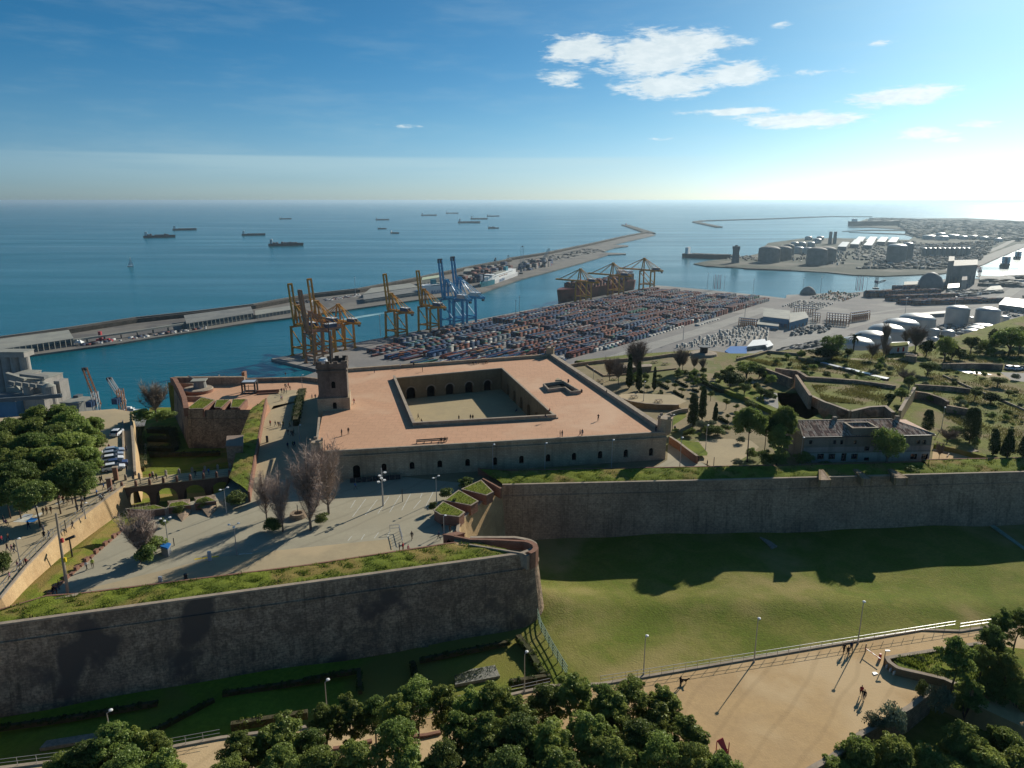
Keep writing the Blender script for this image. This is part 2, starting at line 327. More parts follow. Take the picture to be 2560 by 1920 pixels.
m_crb = M('blue_crane_steel', (.01, .25, .50), (.012, .22, .38), .1, .45, spec=.4)
m_crg = M('pale_crane_steel', (.45, .46, .46), (.36, .38, .38), .1, .5, spec=.4)
m_navy = M('navy_house_panel', (.03, .06, .13), (.025, .05, .10), .3, .5)
m_blueshed = M('blue_shed_cladding', (.09, .24, .36), (.07, .20, .31), .1, .6, streak=.2)
m_shed = M('pale_shed_roof', (.33, .33, .28), (.26, .26, .23), .05, .7, fine=.15)
m_shed2 = M('weathered_shed_wall', (.24, .24, .22), (.17, .175, .17), .04, .8, streak=.3)
m_dwall = M('grey_terminal_wall', (.13, .15, .16), (.10, .12, .13), .1, .6)
m_silo = M('silo_concrete', (.40, .37, .33), (.30, .28, .25), .08, .85, streak=.5, fine=.2)
m_rock = M('breakwater_rock', (.12, .105, .085), (.07, .063, .052), .12, 1, .8, .3, fine=.4)
m_box = M('container_paint', (1, 1, 1), None, .3, .8, attr=True, spec=.08)
m_tank = M('industrial_tank', (.25, .235, .21), (.19, .18, .16), .05, .7, streak=.25)
m_ind = M('industrial_mix', (1, 1, 1), None, .1, .8, attr=True, spec=.2)
m_hull = M('dark_ship_hull', (.05, .03, .03), (.035, .025, .028), .05, .5, spec=.4, rnd=.1)
m_shipred = M('red_ship_hull', (.22, .045, .03), (.12, .03, .022), .05, .5)
m_deck = M('ship_deck', (.22, .14, .09), (.16, .11, .08), .1, .7)
m_bark = M('pine_bark', (.12, .085, .06), (.07, .05, .038), 3, .95, .03, 12)
m_gbark = M('grey_bark', (.17, .14, .115), (.10, .085, .07), 2, .95, .03, 10)
m_twig = M('pinkish_twigs', (.46, .365, .31), (.35, .275, .23), .6, .95, rnd=.08)
m_twig2 = M('brown_twigs', (.27, .215, .165), (.19, .15, .12), .6, .95, rnd=.08)
m_pine = leafmat('pine_needles', (.29, .345, .085), (.17, .225, .055), trans=.5)
m_pine2 = leafmat('pine_needles_dark', (.21, .27, .07), (.125, .175, .048), trans=.45)
m_cyp = leafmat('cypress_foliage', (.075, .10, .034), (.042, .062, .024), trans=.1)
m_bush = leafmat('shrub_leaves', (.14, .17, .045), (.085, .115, .035))
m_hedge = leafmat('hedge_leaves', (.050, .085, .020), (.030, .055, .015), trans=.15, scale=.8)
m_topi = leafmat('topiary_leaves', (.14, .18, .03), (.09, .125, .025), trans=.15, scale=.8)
m_tuft = leafmat('wild_grass_tufts', (.22, .25, .045), (.13, .165, .030), rnd=0, trans=.35, scale=.25)
m_tuft2 = leafmat('dry_grass_tufts', (.22, .20, .07), (.13, .135, .04), rnd=0, trans=.35, scale=.25)
m_silverleaf = leafmat('silver_shrub_leaves', (.20, .23, .15), (.12, .15, .09), trans=.15)
m_rooft = M('clay_roof_tiles', (.60, .42, .32), (.46, .30, .23), 1.2, .9, .02, 4, fine=.3, stain=(.50, .42, .34), stscale=.8, strange=(.56, .7))
m_solar = M('pale_grey_panel', (.42, .46, .50), (.38, .42, .46), 1, .35, spec=.5)
m_wood = M('weathered_wood', (.26, .20, .14), (.18, .14, .10), 2, .8)
# ------------------------------------------------------------------ the setting: sea, land, hill, moat
A_ = 170000
tag(MB().face([(-A_, -A_, 0), (A_, -A_, 0), (A_, A_, 0), (-A_, A_, 0)]).obj('sea', m_sea), kind='structure')
def land(name, pts, z, mat, z0=-2): return struct(MB().prism(pts, z0, z), name, mat)
QA = Vector((-364, 1050, 3)); ea = Vector((.629, .777, 0)); eb = Vector((.777, -.629, 0))
def ab(a, b, z=3): p = QA + ea * a + eb * b; p.z = z; return p
coast = [ab(0, 0), ab(1226, 0), Q('c', 1330, 812, 3), Q('c', 1700, 846, 3), Q('d', 0, 900, 3), Q('d', 150, 918, 3), Q('x', 1365, 1050, 3), Q('x', 1370, 1015, 3), Q('x', 1700, 1000, 3), Q('y', 0, 985, 3), Q('y', 660, 922, 3), Q('y', 900, 880, 3), Q('y', 1160, 815, 3), Q('y', 1700, 802, 3), Q('y', 1960, 765, 3), Q('y', 2212, 748, 3), Vector((3200, 2600, 3)), Vector((3200, 200, 3)), Vector((-1400, 200, 3)), Vector((-1400, 760, 3)), Vector((-640, 872, 3)), Q('e', 560, 330, 3), Q('e', 690, 480, 3), Q('e', 870, 592, 3), Q('e', 1060, 548, 3), Q('e', 1500, 540, 3), Vector((-330, 800, 3)), ab(0, 120)]
land('port_ground', coast, 3, m_quay2)
pier_near = [Q('a', -900, 1560, 3)] + QQ('a', 3, (240, 1412), (1000, 1310), (1600, 1215), (2212, 1118)) + QQ('b', 3, (180, 1100), (700, 1030), (900, 1000), (1400, 930), (1950, 868)) + QQ('c', 3, (80, 750), (340, 683), (600, 612), (830, 542), (985, 536), (985, 530), (760, 520), (880, 484), (1005, 468), (1005, 460), (870, 455), (1240, 372))
pier_far = [Q('c', 1190, 352, 3)] + QQ('c', 3, (1000, 388), (700, 458), (300, 543), (0, 590)) + QQ('b', 3, (2212, 600), (1900, 660), (1400, 770), (900, 870), (500, 915), (0, 1010)) + QQ('a', 3, (1700, 1075), (1200, 1130), (600, 1225), (0, 1310), (-900, 1440))
land('pier_ground', pier_near + pier_far, 3, m_concrete)
bw = thing('sea_wall', 'long dark rock sea wall along the seaward side of the outer pier', 'sea wall', (0, 0, 3))
MB().rail([p for p in pier_far], 22, -3, 11, side=-1).obj('rubble_mound', m_rock, bw)
MB().rail([p for p in pier_far], 6, 11, 13.5, side=-3.2).obj('crest_wall', m_concrete, bw)
hk = thing('breakwater', 'dark rock breakwater arm angled off the pier end', 'breakwater', (0, 0, 0))
MB().rail(QQ('c', 3, (1200, 358), (975, 285)), 70, -3, 7).obj('rubble_mound', m_rock, hk); MB().lathe([(6, 0), (5, 14), (3, 15)], Q('c', 985, 287, 3).x, Q('c', 985, 287, 3).y, 7, 8).obj('beacon', m_red, hk)
hk = thing('breakwater', 'thin dark breakwater across the horizon with an angled tip', 'breakwater', (0, 0, 0))
MB().rail(QQ('c', 3, (1580, 260), (1650, 250), (2212, 233)) + QQ('d', 3, (550, 212), (900, 214)), 60, -3, 9).obj('outer_arm', m_rock, hk)
MB().rail(QQ('c', 3, (1580, 261), (1790, 305)), 60, -3, 9).obj('angled_tip', m_rock, hk)
south = QQ('c', 3, (1570, 618), (1680, 640), (2000, 655)) + QQ('d', 3, (0, 665), (510, 692), (740, 715), (1000, 725), (1300, 712), (1500, 704), (1560, 695)) + QQ('y', 3, (1560, 690), (1690, 590), (2212, 368)) + [Vector((4200, 5200, 3)), Vector((12000, 8400, 3))] + QQ('d', 3, (2212, 250), (1700, 225), (850, 232), (770, 262), (765, 290), (1190, 315), (1265, 383), (1220, 413), (580, 398), (300, 400), (0, 440)) + QQ('c', 3, (2120, 535), (1900, 575), (1700, 592))
m_south = M('harbour_earth', (.10, .105, .08), (.055, .07, .05), .006, .95, fine=.35, stain=(.16, .15, .12), stscale=.004, strange=(.5, .6))
land('south_port_ground', south, 3, m_south)
for pts in (QQ('d', 3, (640, 340), (900, 325), (1300, 330), (1300, 336), (900, 331)), QQ('d', 3, (700, 347), (1200, 362), (1250, 385), (1180, 366)), QQ('d', 3, (700, 305), (800, 298), (1300, 312), (1250, 330), (900, 306)), QQ('x', 3, (340, 630), (450, 635), (450, 645), (340, 645)), QQ('x', 3, (820, 665), (1430, 685), (1430, 698), (820, 675)), QQ('x', 3, (590, 640), (730, 645), (730, 655), (590, 655)), QQ('x', 3, (420, 500), (680, 500), (680, 516), (420, 512))):
 land('jetty', pts, 4, m_rock)
# roads in the port
def road(name, pts, wd, z, mat): return struct(MB().rail(pts, wd, z - .4, z), name, mat)
m_road = M('pale_road', (.33, .315, .285), (.28, .27, .245), .03, .9, fine=.15)
road('port_road', QQ('d', 3, (-100, 1420), (480, 1200), (960, 1075), (1330, 1052), (1700, 1040)), 42, 3.05, m_road)
road('port_road', QQ('y', 3, (1330, 1330), (1700, 1180), (2000, 1010), (2300, 800)), 26, 3.07, m_road)
road('port_road', QQ('y', 3, (-60, 1300), (640, 1195), (1290, 1180), (1480, 1100), (1250, 1080)), 12, 3.09, m_road)
road('port_road', QQ('y', 3, (1260, 705), (1560, 620), (1700, 560), (2212, 360)), 60, 3.06, m_road)
road('port_road', QQ('y', 3, (1600, 510), (1900, 400), (2150, 270)), 30, 3.06, m_road)
road('port_road', QQ('c', 3, (700, 1500), (1300, 1300), (1700, 1180), (2212, 1000)), 30, 3.05, m_road)
# castle hill and its slopes
rim = [(-420, 90, 150), (-260, 140, 168), (-150, 182, 171), (-128, 202, 166), (-119, 238, 160), (-60, 242, 166), (14, 262, 172.5), (36, 266, 172.5)]
rim += [(p.x, p.y + 1, 172.5) for p in QQ('q', 173, (0, 425), (800, 330), (1450, 285)) + QQ('c', 173, (1650, 1385), (1900, 1420)) + QQ('d', 173, (-60, 1420), (200, 1385), (620, 1390), (1000, 1400), (1400, 1330), (1700, 1250), (2100, 1120), (2400, 1040))]
rim += [(480, 300, 160), (900, 200, 120)]
mb = MB(); rows = []
for k, (dy, f) in enumerate(((0, 0), (18, .12), (60, .5), (110, .86), (170, 1.0))):
 rows.append([(x + (x * .02 * k), y + dy + 6 * math.sin(x * .05 + k), (z * (1 - f) + 2.5 * f) + (3 * math.sin(x * .09 + y * .05) if 0 < k < 4 else 0)) for x, y, z in rim])
for k in range(4):
 for i in range(len(rim) - 1): mb.face([rows[k][i], rows[k][i + 1], rows[k + 1][i + 1], rows[k + 1][i]])
struct(mb, 'hillside', m_soil)
def grid_sheet(name, x0, x1, y0, y1, n, m_, zf, mat, keep=None):
 v = [(x0 + (x1 - x0) * i / n, y0 + (y1 - y0) * j / m_, zf(x0 + (x1 - x0) * i / n, y0 + (y1 - y0) * j / m_)) for j in range(m_ + 1) for i in range(n + 1)]
 f = [(j * (n + 1) + i, j * (n + 1) + i + 1, (j + 1) * (n + 1) + i + 1, (j + 1) * (n + 1) + i) for j in range(m_) for i in range(n)]
 if keep: f = [q for q in f if keep((v[q[0]][0] + v[q[2]][0]) / 2, (v[q[0]][1] + v[q[2]][1]) / 2)]
 return struct(MB().raw(v, f), name, mat, smooth=True)
def moat_z(x, y):
 z = 163 + .25 * math.sin(x * .11 + y * .07) + .15 * math.sin(x * .31 - y * .19)
 d = math.hypot(x - 7, y - 116); z += 1.5 * math.exp(-(d / 6) ** 2)
 r = math.exp(-((y - 117 + (x - 30) * .02) / 4.5) ** 2) * .8 * (1 if x > 5 else 0)
 return z + r - .3
WL = [Vector((-82.5, 87.0)), Vector((-73.1, 89.6)), Vector((-32.5, 100.9)), Vector((1.8, 110.6)), Vector((3.9, 112.2)), Vector((4.6, 114.2)), Vector((3.3, 116)), Vector((.5, 117.0)), Vector((-7.5, 117.0)), Vector((-11.0, 123.4)), Vector((-9.6, 129.5)), Vector((-6.3, 136.7)), Vector((-2.1, 144.1)), Vector((42.4, 146.7)), Vector((116.7, 151.7)), Vector((210, 158))]
grid_sheet('moat_lawn', -110, 2, 74, 104, 50, 20, moat_z, m_lawn)
grid_sheet('moat_meadow', 2, 215, 74, 160, 70, 50, moat_z, m_lawn2)
grid_sheet('moat_corner_lawn', -14, 2, 104, 146, 8, 20, moat_z, m_lawn)
tw = [Vector(p[:2]) for p in QQ('s', 174, (1420, 520), (1060, 500), (700, 560), (200, 560))]
ditchL = [Vector((-74.2, 125.4)), Vector((-74.1, 113.9)), Vector((-73.7, 101.1)), Vector((-76.2, 93.5))]
LB = [Vector(p[:2]) for p in QQ('r', 176, (205, 160), (430, 640), (1350, 640), (1280, 1040), (1190, 1250), (1080, 1650))]
LB[2] = Vector((-76.0, 198.3)); LB[3] = Vector((-70.2, 174.7)); LB[4] = Vector((-67.4, 164.3)); LB[5] = Vector((-63.6, 152.0))
plat = WL + [Vector((330, 170)), Vector((420, 330))] + [Vector((p[0], p[1])) for p in rim[::-1][2:-4]] + [Vector((-60, 241))] + LB + [Vector((-62.6, 143.5)), Vector((-66.5, 138.2)), Vector((-72.5, 133.5)), Vector((-74.2, 125.4))] + ditchL[1:] + [Vector((-79.5, 90.5))]
PLZ = 174.0
# split the fort ground into a front terrace and the upper ground (same height, butted)
struct(MB().prism([WL[i] for i in range(0, 13)] + [Vector((-2.1, 160)), Vector((-60, 160))] + plat[plat.index(LB[4]) + 1:], 160, PLZ), 'fort_ground', m_asph)
struct(MB().prism(WL[12:] + [Vector((330, 170)), Vector((420, 330))] + [Vector((p[0], p[1])) for p in rim[::-1][2:-4]] + [Vector((-60, 241)), Vector((-60, 160)), Vector((-2.1, 160))], 160, PLZ), 'garden_ground', m_dry)
struct(MB().prism([Vector((-60, 241)), LB[0], LB[1], LB[2], LB[3], LB[4], Vector((-60, 160))], 160, PLZ), 'bastion_ground', m_terr)
# ditch left of the fort and the road on its far side
RD = [Vector(p[:2]) for p in QQ('e', 174, (1030, 1200),)] + [Vector((-85.3, 121.5)), Vector((-83.2, 110)), Vector((-80.6, 99.8)), Vector((-83.5, 91)), Vector((-88, 84))]
RDN = [Vector((-112.9, 203)), Vector((-107.9, 193.3)), Vector((-97.9, 175)), Vector((-85.6, 151.0)), Vector((-85.2, 146))]
v = [(-85.4, 146, 169.2), (-62.5, 152, 169.2), (-62.5, 140, 169.2), (-72, 132, 169.4), (-74, 125, 169.8), (-74, 113, 171), (-73.7, 101, 172.4), (-76.2, 93.5, 173.3), (-81, 86, 173.6), (-84.5, 86, 173.6), (-80.6, 99.8, 172.4), (-83.2, 110, 171.2), (-85.3, 121.5, 169.9)]
struct(MB().face(v[::-1]).raw([(-85.4, 146, 169.2), (-62.5, 152, 169.2), (-67, 165, 165.5), (-96, 165, 165.5), (-60, 245, 163), (-130, 245, 163)], [(0, 1, 2, 3), (3, 2, 4, 5)]), 'ditch_lawn', m_grass)
hill_left = [Vector((-113.5, 203)), Vector((-120, 206)), Vector((-150, 196)), Vector((-260, 150)), Vector((-260, 40)), Vector((-95, 40)), Vector((-88, 84))]
struct(MB().prism(RDN[::-1][::-1] + RD + hill_left[::-1], 158, PLZ), 'forecourt_ground', m_sand2)
# near side of the moat
edge = QQ('i', 166, (-300, 1700), (0, 1655), (1170, 1512), (1530, 1445)) + QQ('j', 166, (560, 1300), (1420, 1150), (1700, 1088)) + QQ('k', 166, (0, 1075), (2212, 700)) + QQ('l', 166, (1660, 425), (1970, 378))
EDGE = edge + [Vector((edge[-1].x + 60, edge[-1].y + 14, 166))]
low = QQ('l', 166, (1345, 880), (1440, 925), (1250, 1075), (830, 1300), (610, 1480), (380, 1600)) + [Vector((38, 50, 166)), Vector((38, -30, 166))]
struct(MB().prism(EDGE + [Vector((150, 112, 166)), Vector((150, 60, 166))] + QQ('l', 166, (2212, 1235), (1900, 1090), (1600, 960), (1450, 900)) + low + [Vector((-180, -30, 166)), Vector((-180, 80, 166))], 150, 166), 'near_promenade', m_sand)
sheet('lower_slope', [(20, -40), (260, -40), (260, 115), (30, 100)], 162, m_soil)
struct(MB().prism(EDGE + [EDGE[-1] + Vector((0, -.5, 0))] + [e + Vector((.12, -.5, 0)) for e in EDGE[::-1]], 162, 166.22), 'promenade_kerb', m_coping)
# lawn strips, garden lawns, paving patches: sheets a few millimetres above the ground
LZ = PLZ + .004
G = lambda n, t, pts, m, k=1: sheet(n, QQ(t, PLZ, *pts), PLZ + .004 * k, m)
m_garden = M('garden_earth', (.31, .245, .145), (.22, .185, .105), .06, .95, .03, 3, fine=.2, stain=(.15, .16, .05), stscale=.05, strange=(.5, .62), dist=1.)
sheet('garden_gravel', [(-2, 145.2), (-59, 161), (-59.5, 240), (14, 261), (36, 265)] + QQ('q', 174, (0, 430), (800, 335), (1450, 290), (1700, 275)) + QQ('w', 174, (-80, 60), (-60, 380), (150, 520), (440, 640), (690, 760), (1000, 900)) + [(66, 172), (66, 150)], PLZ + .002, m_garden)
G('sandy_clearing', 'o', [(440, 560), (860, 520), (1300, 470), (1700, 500), (1830, 600), (1700, 700), (1380, 900), (1050, 900), (860, 780)], m_sand2)
G('garden_lawn', 'o', [(430, 180), (700, 40), (720, 130), (520, 260), (430, 350)], m_grass)
G('garden_lawn', 'q', [(1240, 960), (1330, 920), (1480, 960), (1580, 1040), (1300, 1020)], m_grass)
G('garden_path', 'w', [(440, 380), (590, 470), (720, 520), (740, 720), (560, 640), (545, 540), (360, 350)], m_road, 2)
G('garden_lawn', 'w', [(360, 350), (545, 540), (560, 640), (420, 600), (300, 540)], m_grass)
G('garden_lawn', 'w', [(720, 510), (1150, 520), (1400, 700), (1100, 850), (740, 720)], m_grass)
G('hill_meadow', 't', [(1330, 1090), (2212, 1300), (2600, 1340), (2700, 900), (2500, 500), (1700, 240), (1200, 180), (300, 240), (-300, 220), (-560, 330), (-350, 420), (0, 860), (700, 900), (1300, 900)], m_dry)
G('terrace_garden_paving', 't', [(1350, 1130), (2010, 1272), (1330, 1285)], m_sand, 2)
G('forest_track', 't', [(560, 290), (1100, 290), (1420, 370), (2212, 470), (2212, 510), (1900, 480), (1500, 390), (1250, 330), (1000, 300), (560, 302)], m_sand2, 2)
G('forest_track', 't', [(1980, 420), (2230, 430), (2230, 515), (2100, 500)], m_road, 3)
G('clay_court', 'q', [(2030, 440), (2212, 420), (2260, 520), (2150, 540)], m_garden, 2)
G('white_gravel', 't', [(1570, 402), (1720, 408), (1910, 445), (1680, 432)], m_white, 3)  # gravel patch beside the track, coloured plain white
G('fort_paving', 'f', [(420, 330), (700, 330), (640, 430), (400, 500), (370, 400)], m_sand2, 2)
sheet('sandy_strip', QQ('j', 174, (0, 135), (600, 75), (620, 165), (0, 262)) + QQ('i', 174, (1000, 390), (520, 440), (1500, 200)), LZ, m_sand2)
sheet('approach_paving', [(-66.5, 165), (-63.6, 152), (-43, 148.8), (-58, 223), (-66, 216), (-73, 209)], PLZ + .008, m_sand2)
G('grey_apron', 'o', [(430, 560), (850, 790), (1100, 900), (130, 965), (420, 800)], m_asph, 1)
# parking bay lines
for x0, y0, x1, y1 in [(1135,1280,1095,1345),(1225,1270,1110,1425),(1325,1275,1220,1410),(1425,1250,1330,1395),(1525,1235,1430,1385),(1612,1225,1535,1368),(1700,1280,1637,1353),(1712,1220,1695,1262),(1808,1208,1740,1340),(1105,1590,1070,1632),(1215,1575,1185,1622),(1335,1560,1298,1610),(1435,1545,1412,1598)]:
 a, b = Q('f', x0, y0, PLZ), Q('f', x1, y1, PLZ); tag(MB().rail([a, b], .13, PLZ + .002, PLZ + .010).obj('bay_line', m_line), kind='structure')
for x0, y0, x1, y1 in [(1085,1150,1180,1135),(1190,1135,1275,1125),(1310,1120,1405,1110)]:
 tag(MB().rail([Q('s', x0, y0, PLZ), Q('s', x1, y1, PLZ)], .45, PLZ + .002, PLZ + .012).obj('yellow_marking', m_yel), kind='structure')
for x0, y0, x1, y1 in [(1670,1085,1750,1075),(1760,1078,1845,1070)]:
 tag(MB().rail([Q('s', x0, y0, PLZ), Q('s', x1, y1, PLZ)], .3, PLZ + .002, PLZ + .012).obj('white_marking', m_line), kind='structure')
def flat_mark(t, pts, m): tag(MB().prism(QQ(t, PLZ, *pts), PLZ + .002, PLZ + .012).obj('ground_banner', m), kind='structure')
flat_mark('e', [(110, 1468), (180, 1425), (270, 1430), (215, 1472)], m_line); flat_mark('e', [(215, 1470), (270, 1430), (335, 1440), (290, 1470)], m_blue); flat_mark('e', [(180, 1425), (215, 1400), (290, 1400), (270, 1428)], m_solar); flat_mark('e', [(290, 1420), (350, 1385), (370, 1390), (335, 1430)], m_line); flat_mark('e', [(460, 1315), (520, 1285), (560, 1285), (500, 1318)], m_line); flat_mark('e', [(630, 1198), (660, 1172), (690, 1175), (655, 1200)], m_line)

# ------------------------------------------------------------------ port: shared builders
def along(o, v): o.rotation_euler[2] = math.atan2(v.y, v.x); return o
def truss(mb, p, q, w_, h, n, t=.5):                         # lattice boom: four chords with bracing
 p, q = Vector(p), Vector(q); d = q - p; u = d.normalized(); a = Vector((0, 0, 1)) if abs(u.z) < .9 else Vector((0, 1, 0))
 sX = u.cross(a).normalized() * w_ / 2; sY = sX.cross(u).normalized() * h / 2
 for i, j in ((-1, -1), (1, -1), (1, 1), (-1, 1)): mb.beam(p + sX * i + sY * j, q + sX * i + sY * j, t)
 for k in range(n):
  A0, B0 = p + d * k / n, p + d * (k + 1) / n
  for i in (-1, 1): mb.beam(A0 + sX * i - sY, B0 + sX * i + sY, t * .6); mb.beam(A0 + sX * i + sY, B0 + sX * i + sY, t * .6)
  mb.beam(B0 - sX + sY, B0 + sX + sY, t * .6)
def sts_crane(mat, boom_up, house, label, tip=None):
 """ship-to-shore gantry crane, quay rail along x, water towards +y"""
 r = thing('gantry_crane', label, 'gantry crane', local=True)
 for sx_ in (-1, 1):
  for sy in (-1, 1):
   mb = MB().beam((sx_ * 11, sy * 15, 1.5), (sx_ * 10, sy * 15, 46), 3.0, 2.6).box(sx_ * 11, sy * 15, 0, 9, 1.8, 1.8); mb.obj('leg', mat, r)
 for sy in (-1, 1): MB().beam((-11, sy * 15, 12), (11, sy * 15, 12), 2.3).obj('portal_beam', mat, r); MB().beam((-10.5, sy * 15, 44.5), (10.5, sy * 15, 44.5), 2.6).obj('portal_beam', mat, r)
 for sx_ in (-1, 1): MB().beam((sx_ * 11, -15, 14), (sx_ * 11, 15, 14), 2.2).obj('side_beam', mat, r); MB().beam((sx_ * 10.8, -15, 15), (sx_ * 10.5, 15, 43), 1.3).obj('side_brace', mat, r)
 mb = MB()
 for s_ in (-1, 1): mb.beam((s_ * 3.2, -42, 47.5), (s_ * 3.2, 17, 47.5), 1.8, 3.4)
 for y_ in range(-42, 17, 7): mb.beam((-3.2, y_, 48), (3.2, y_, 48), .7)
 mb.obj('girder', mat, r)
 mb = MB();
 for s_ in (-1, 1): mb.beam((s_ * 6, 13, 46), (s_ * 2.2, 10, 76), 2.0).beam((s_ * 6, -13, 46), (s_ * 2.2, 9, 76), 1.4)
 mb.box(0, 9.5, 75, 7, 4, 2.4).beam((-5, 12, 56), (5, 12, 56), .8).obj('apex_frame', mat, r)
 mb = MB()
 for s_ in (-1, 1): mb.beam((s_ * 2.2, 9, 76), (s_ * 3.2, -40, 49), .8).beam((s_ * 2.2, 9, 76), (s_ * 3.2, -24, 49), .75)
 an = R(83) if boom_up else 0; c_, s2 = math.cos(an), math.sin(an); bp = lambda d, h: (17 + d * c_ - h * s2, 48 + d * s2 + h * c_)
 bm = MB(); L = 60
 for s_ in (-1, 1):
  for k in range(6): bm.beam((s_ * 3.2,) + bp(L * k / 6, 0), (s_ * 3.2,) + bp(L * (k + 1) / 6, 0), 1.7, 3.0)
  if not boom_up: mb.beam((s_ * 2.2, 10, 76), (s_ * 3.2, 17 + 52, 49), .8).beam((s_ * 2.2, 10, 76), (s_ * 3.2, 17 + 28, 49), .8)
  else: mb.beam((s_ * 2.2, 10, 76), (s_ * 3,) + bp(34, 0), .4)
 for k in range(0, 13, 2): y_, z_ = bp(L * k / 12, 1); bm.beam((-3.2, y_, z_), (3.2, y_, z_), .8)
 y_, z_ = bp(L, 0); bm.box(0, y_, z_ - 1, 8, 2.2, 2.8)
 bo = bm.obj('boom', mat, r)
 if tip: MB().box(0, y_, z_ - 5, 8.6, 2.9, 7).obj('boom_tip', tip, bo)
 mb.obj('stays', mat, r)
 MB().box(0, -24, 49.2, 9, 17, 5.5).obj('machinery_house', house, r)
 MB().box(0, -24, 54.7, 9.4, 17.4, .5).obj('house_roof', m_white, r)
 MB().box(3, -38, 42, 3, 4, 3).obj('operator_cab', m_dark, r)
 return r
yaw_q = math.atan2(ea.y, ea.x)
def put_crane(pr, a, b, sc, label, rz=0.):
 return copy_tree(pr, ab(a, b, 3.1), yaw_q + rz, sc, label, 'ship to shore gantry cranes on the container quay')
py_up = sts_crane(m_cry, True, m_navy, 'x'); py_dn = sts_crane(m_cry, False, m_navy, 'x'); pb = sts_crane(m_crb, True, m_crg, 'x', m_dark); pr_ = sts_crane(m_cro, True, m_navy, 'x')
PROTOS += [py_up, py_dn, pb, pr_]
put_crane(pr_, 30, 78, 1.0, 'rust-brown gantry crane with raised boom nearest the quay corner', R(90))
put_crane(py_up, 44, 22, 1.0, 'yellow gantry crane, boom raised, first behind the castle tower flagpole')
put_crane(py_up, 80, 22, 1.04, 'yellow gantry crane, boom raised, second behind the castle tower')
put_crane(py_dn, 120, 22, .92, 'yellow gantry crane with lowered boom behind two raised ones', 0.05)
put_crane(py_up, 233, 22, 1.0, 'yellow gantry crane standing alone, boom raised, left of the blue cranes')
put_crane(py_up, 311, 22, 1.0, 'yellow gantry crane with raised boom just left of the blue pair')
put_crane(pb, 372, 22, 1.15, 'bright blue gantry crane, left one of the tall blue pair')
put_crane(pb, 407, 22, 1.17, 'bright blue gantry crane, right one of the tall blue pair')
put_crane(py_dn, 818, 22, 1.0, 'yellow gantry crane, boom lowered over the bow of the container ship')
put_crane(py_dn, 965, 22, 1.05, 'yellow gantry crane, boom lowered over the middle of the container ship')
put_crane(py_dn, 1125, 22, 1.08, 'yellow gantry crane, boom lowered over the stern of the container ship')
for i, (a, b) in enumerate([(6, 2), (60, 2), (1226, 6)]): pass
# mobile harbour cranes
def jib(label, foot, tipv, mat, wd=2.4, base=None):
 r = thing('harbour_crane', label, 'harbour crane', tuple(foot))
 f = Vector(foot)
 MB().box(f.x, f.y, f.z, 12, 12, 4).obj('undercarriage', m_dark, r)
 mb = MB(); truss(mb, f + Vector((0, 0, 4)), f + Vector((0, 0, 32)), 5, 5, 5, .8); mb.obj('mast', base or m_crg, r)
 mb = MB(); truss(mb, f + Vector((2, 2, 16)), tipv, wd, wd, 12, .75); mb.obj('jib', mat, r)
 MB().box(tipv.x, tipv.y, tipv.z - 1, 5, 4, 3).obj('jib_head', m_dark, r); MB().box(f.x - 3, f.y - 4, 20, 6, 9, 6).obj('machinery_house', m_navy, r)
 MB().beam(tipv, tipv - Vector((0, 0, 30)), .25).obj('hoist_rope', m_dark, r)
f1 = Q('e', 850, 590, 3); tz = lambda t, x, y, Y: Vector((ray(*vp(t, x, y)).x * Y / ray(*vp(t, x, y)).y, Y, ztop(t, x, y, Y)))
jib('mobile harbour crane with long red lattice jib by the silos', f1, tz('e', 733, 150, f1.y + 25), m_cro, 4)
f1 = Q('e', 1055, 545, 3) + Vector((6, -8, 0)); jib('mobile harbour crane with long cream lattice jib at the wharf', f1, tz('e', 945, 235, f1.y + 25), m_crg, 4, m_cro)
f1 = Q('n', 1345, 395, 3); jib('small harbour crane with upright jib far out on the pier', f1, tz('n', 1342, 285, f1.y), m_crg, 5)
f1 = Q('n', 1525, 505, 3); jib('red-brown slewing crane on the pier left of the white ferry mast', f1, tz('n', 1540, 245, f1.y + 10), m_cro, 7)
f1 = Q('n', 1735, 520, 3); jib('tall pale gantry-mounted crane with upright jib beside the white ferry', f1, tz('n', 1758, 100, f1.y + 10), m_crg, 9)
f1 = Q('n', 2050, 410, 3); jib('dark green crane with slanted jib out on the pier', f1, tz('n', 2165, 140, f1.y + 10), m_crg, 7, m_dwall)
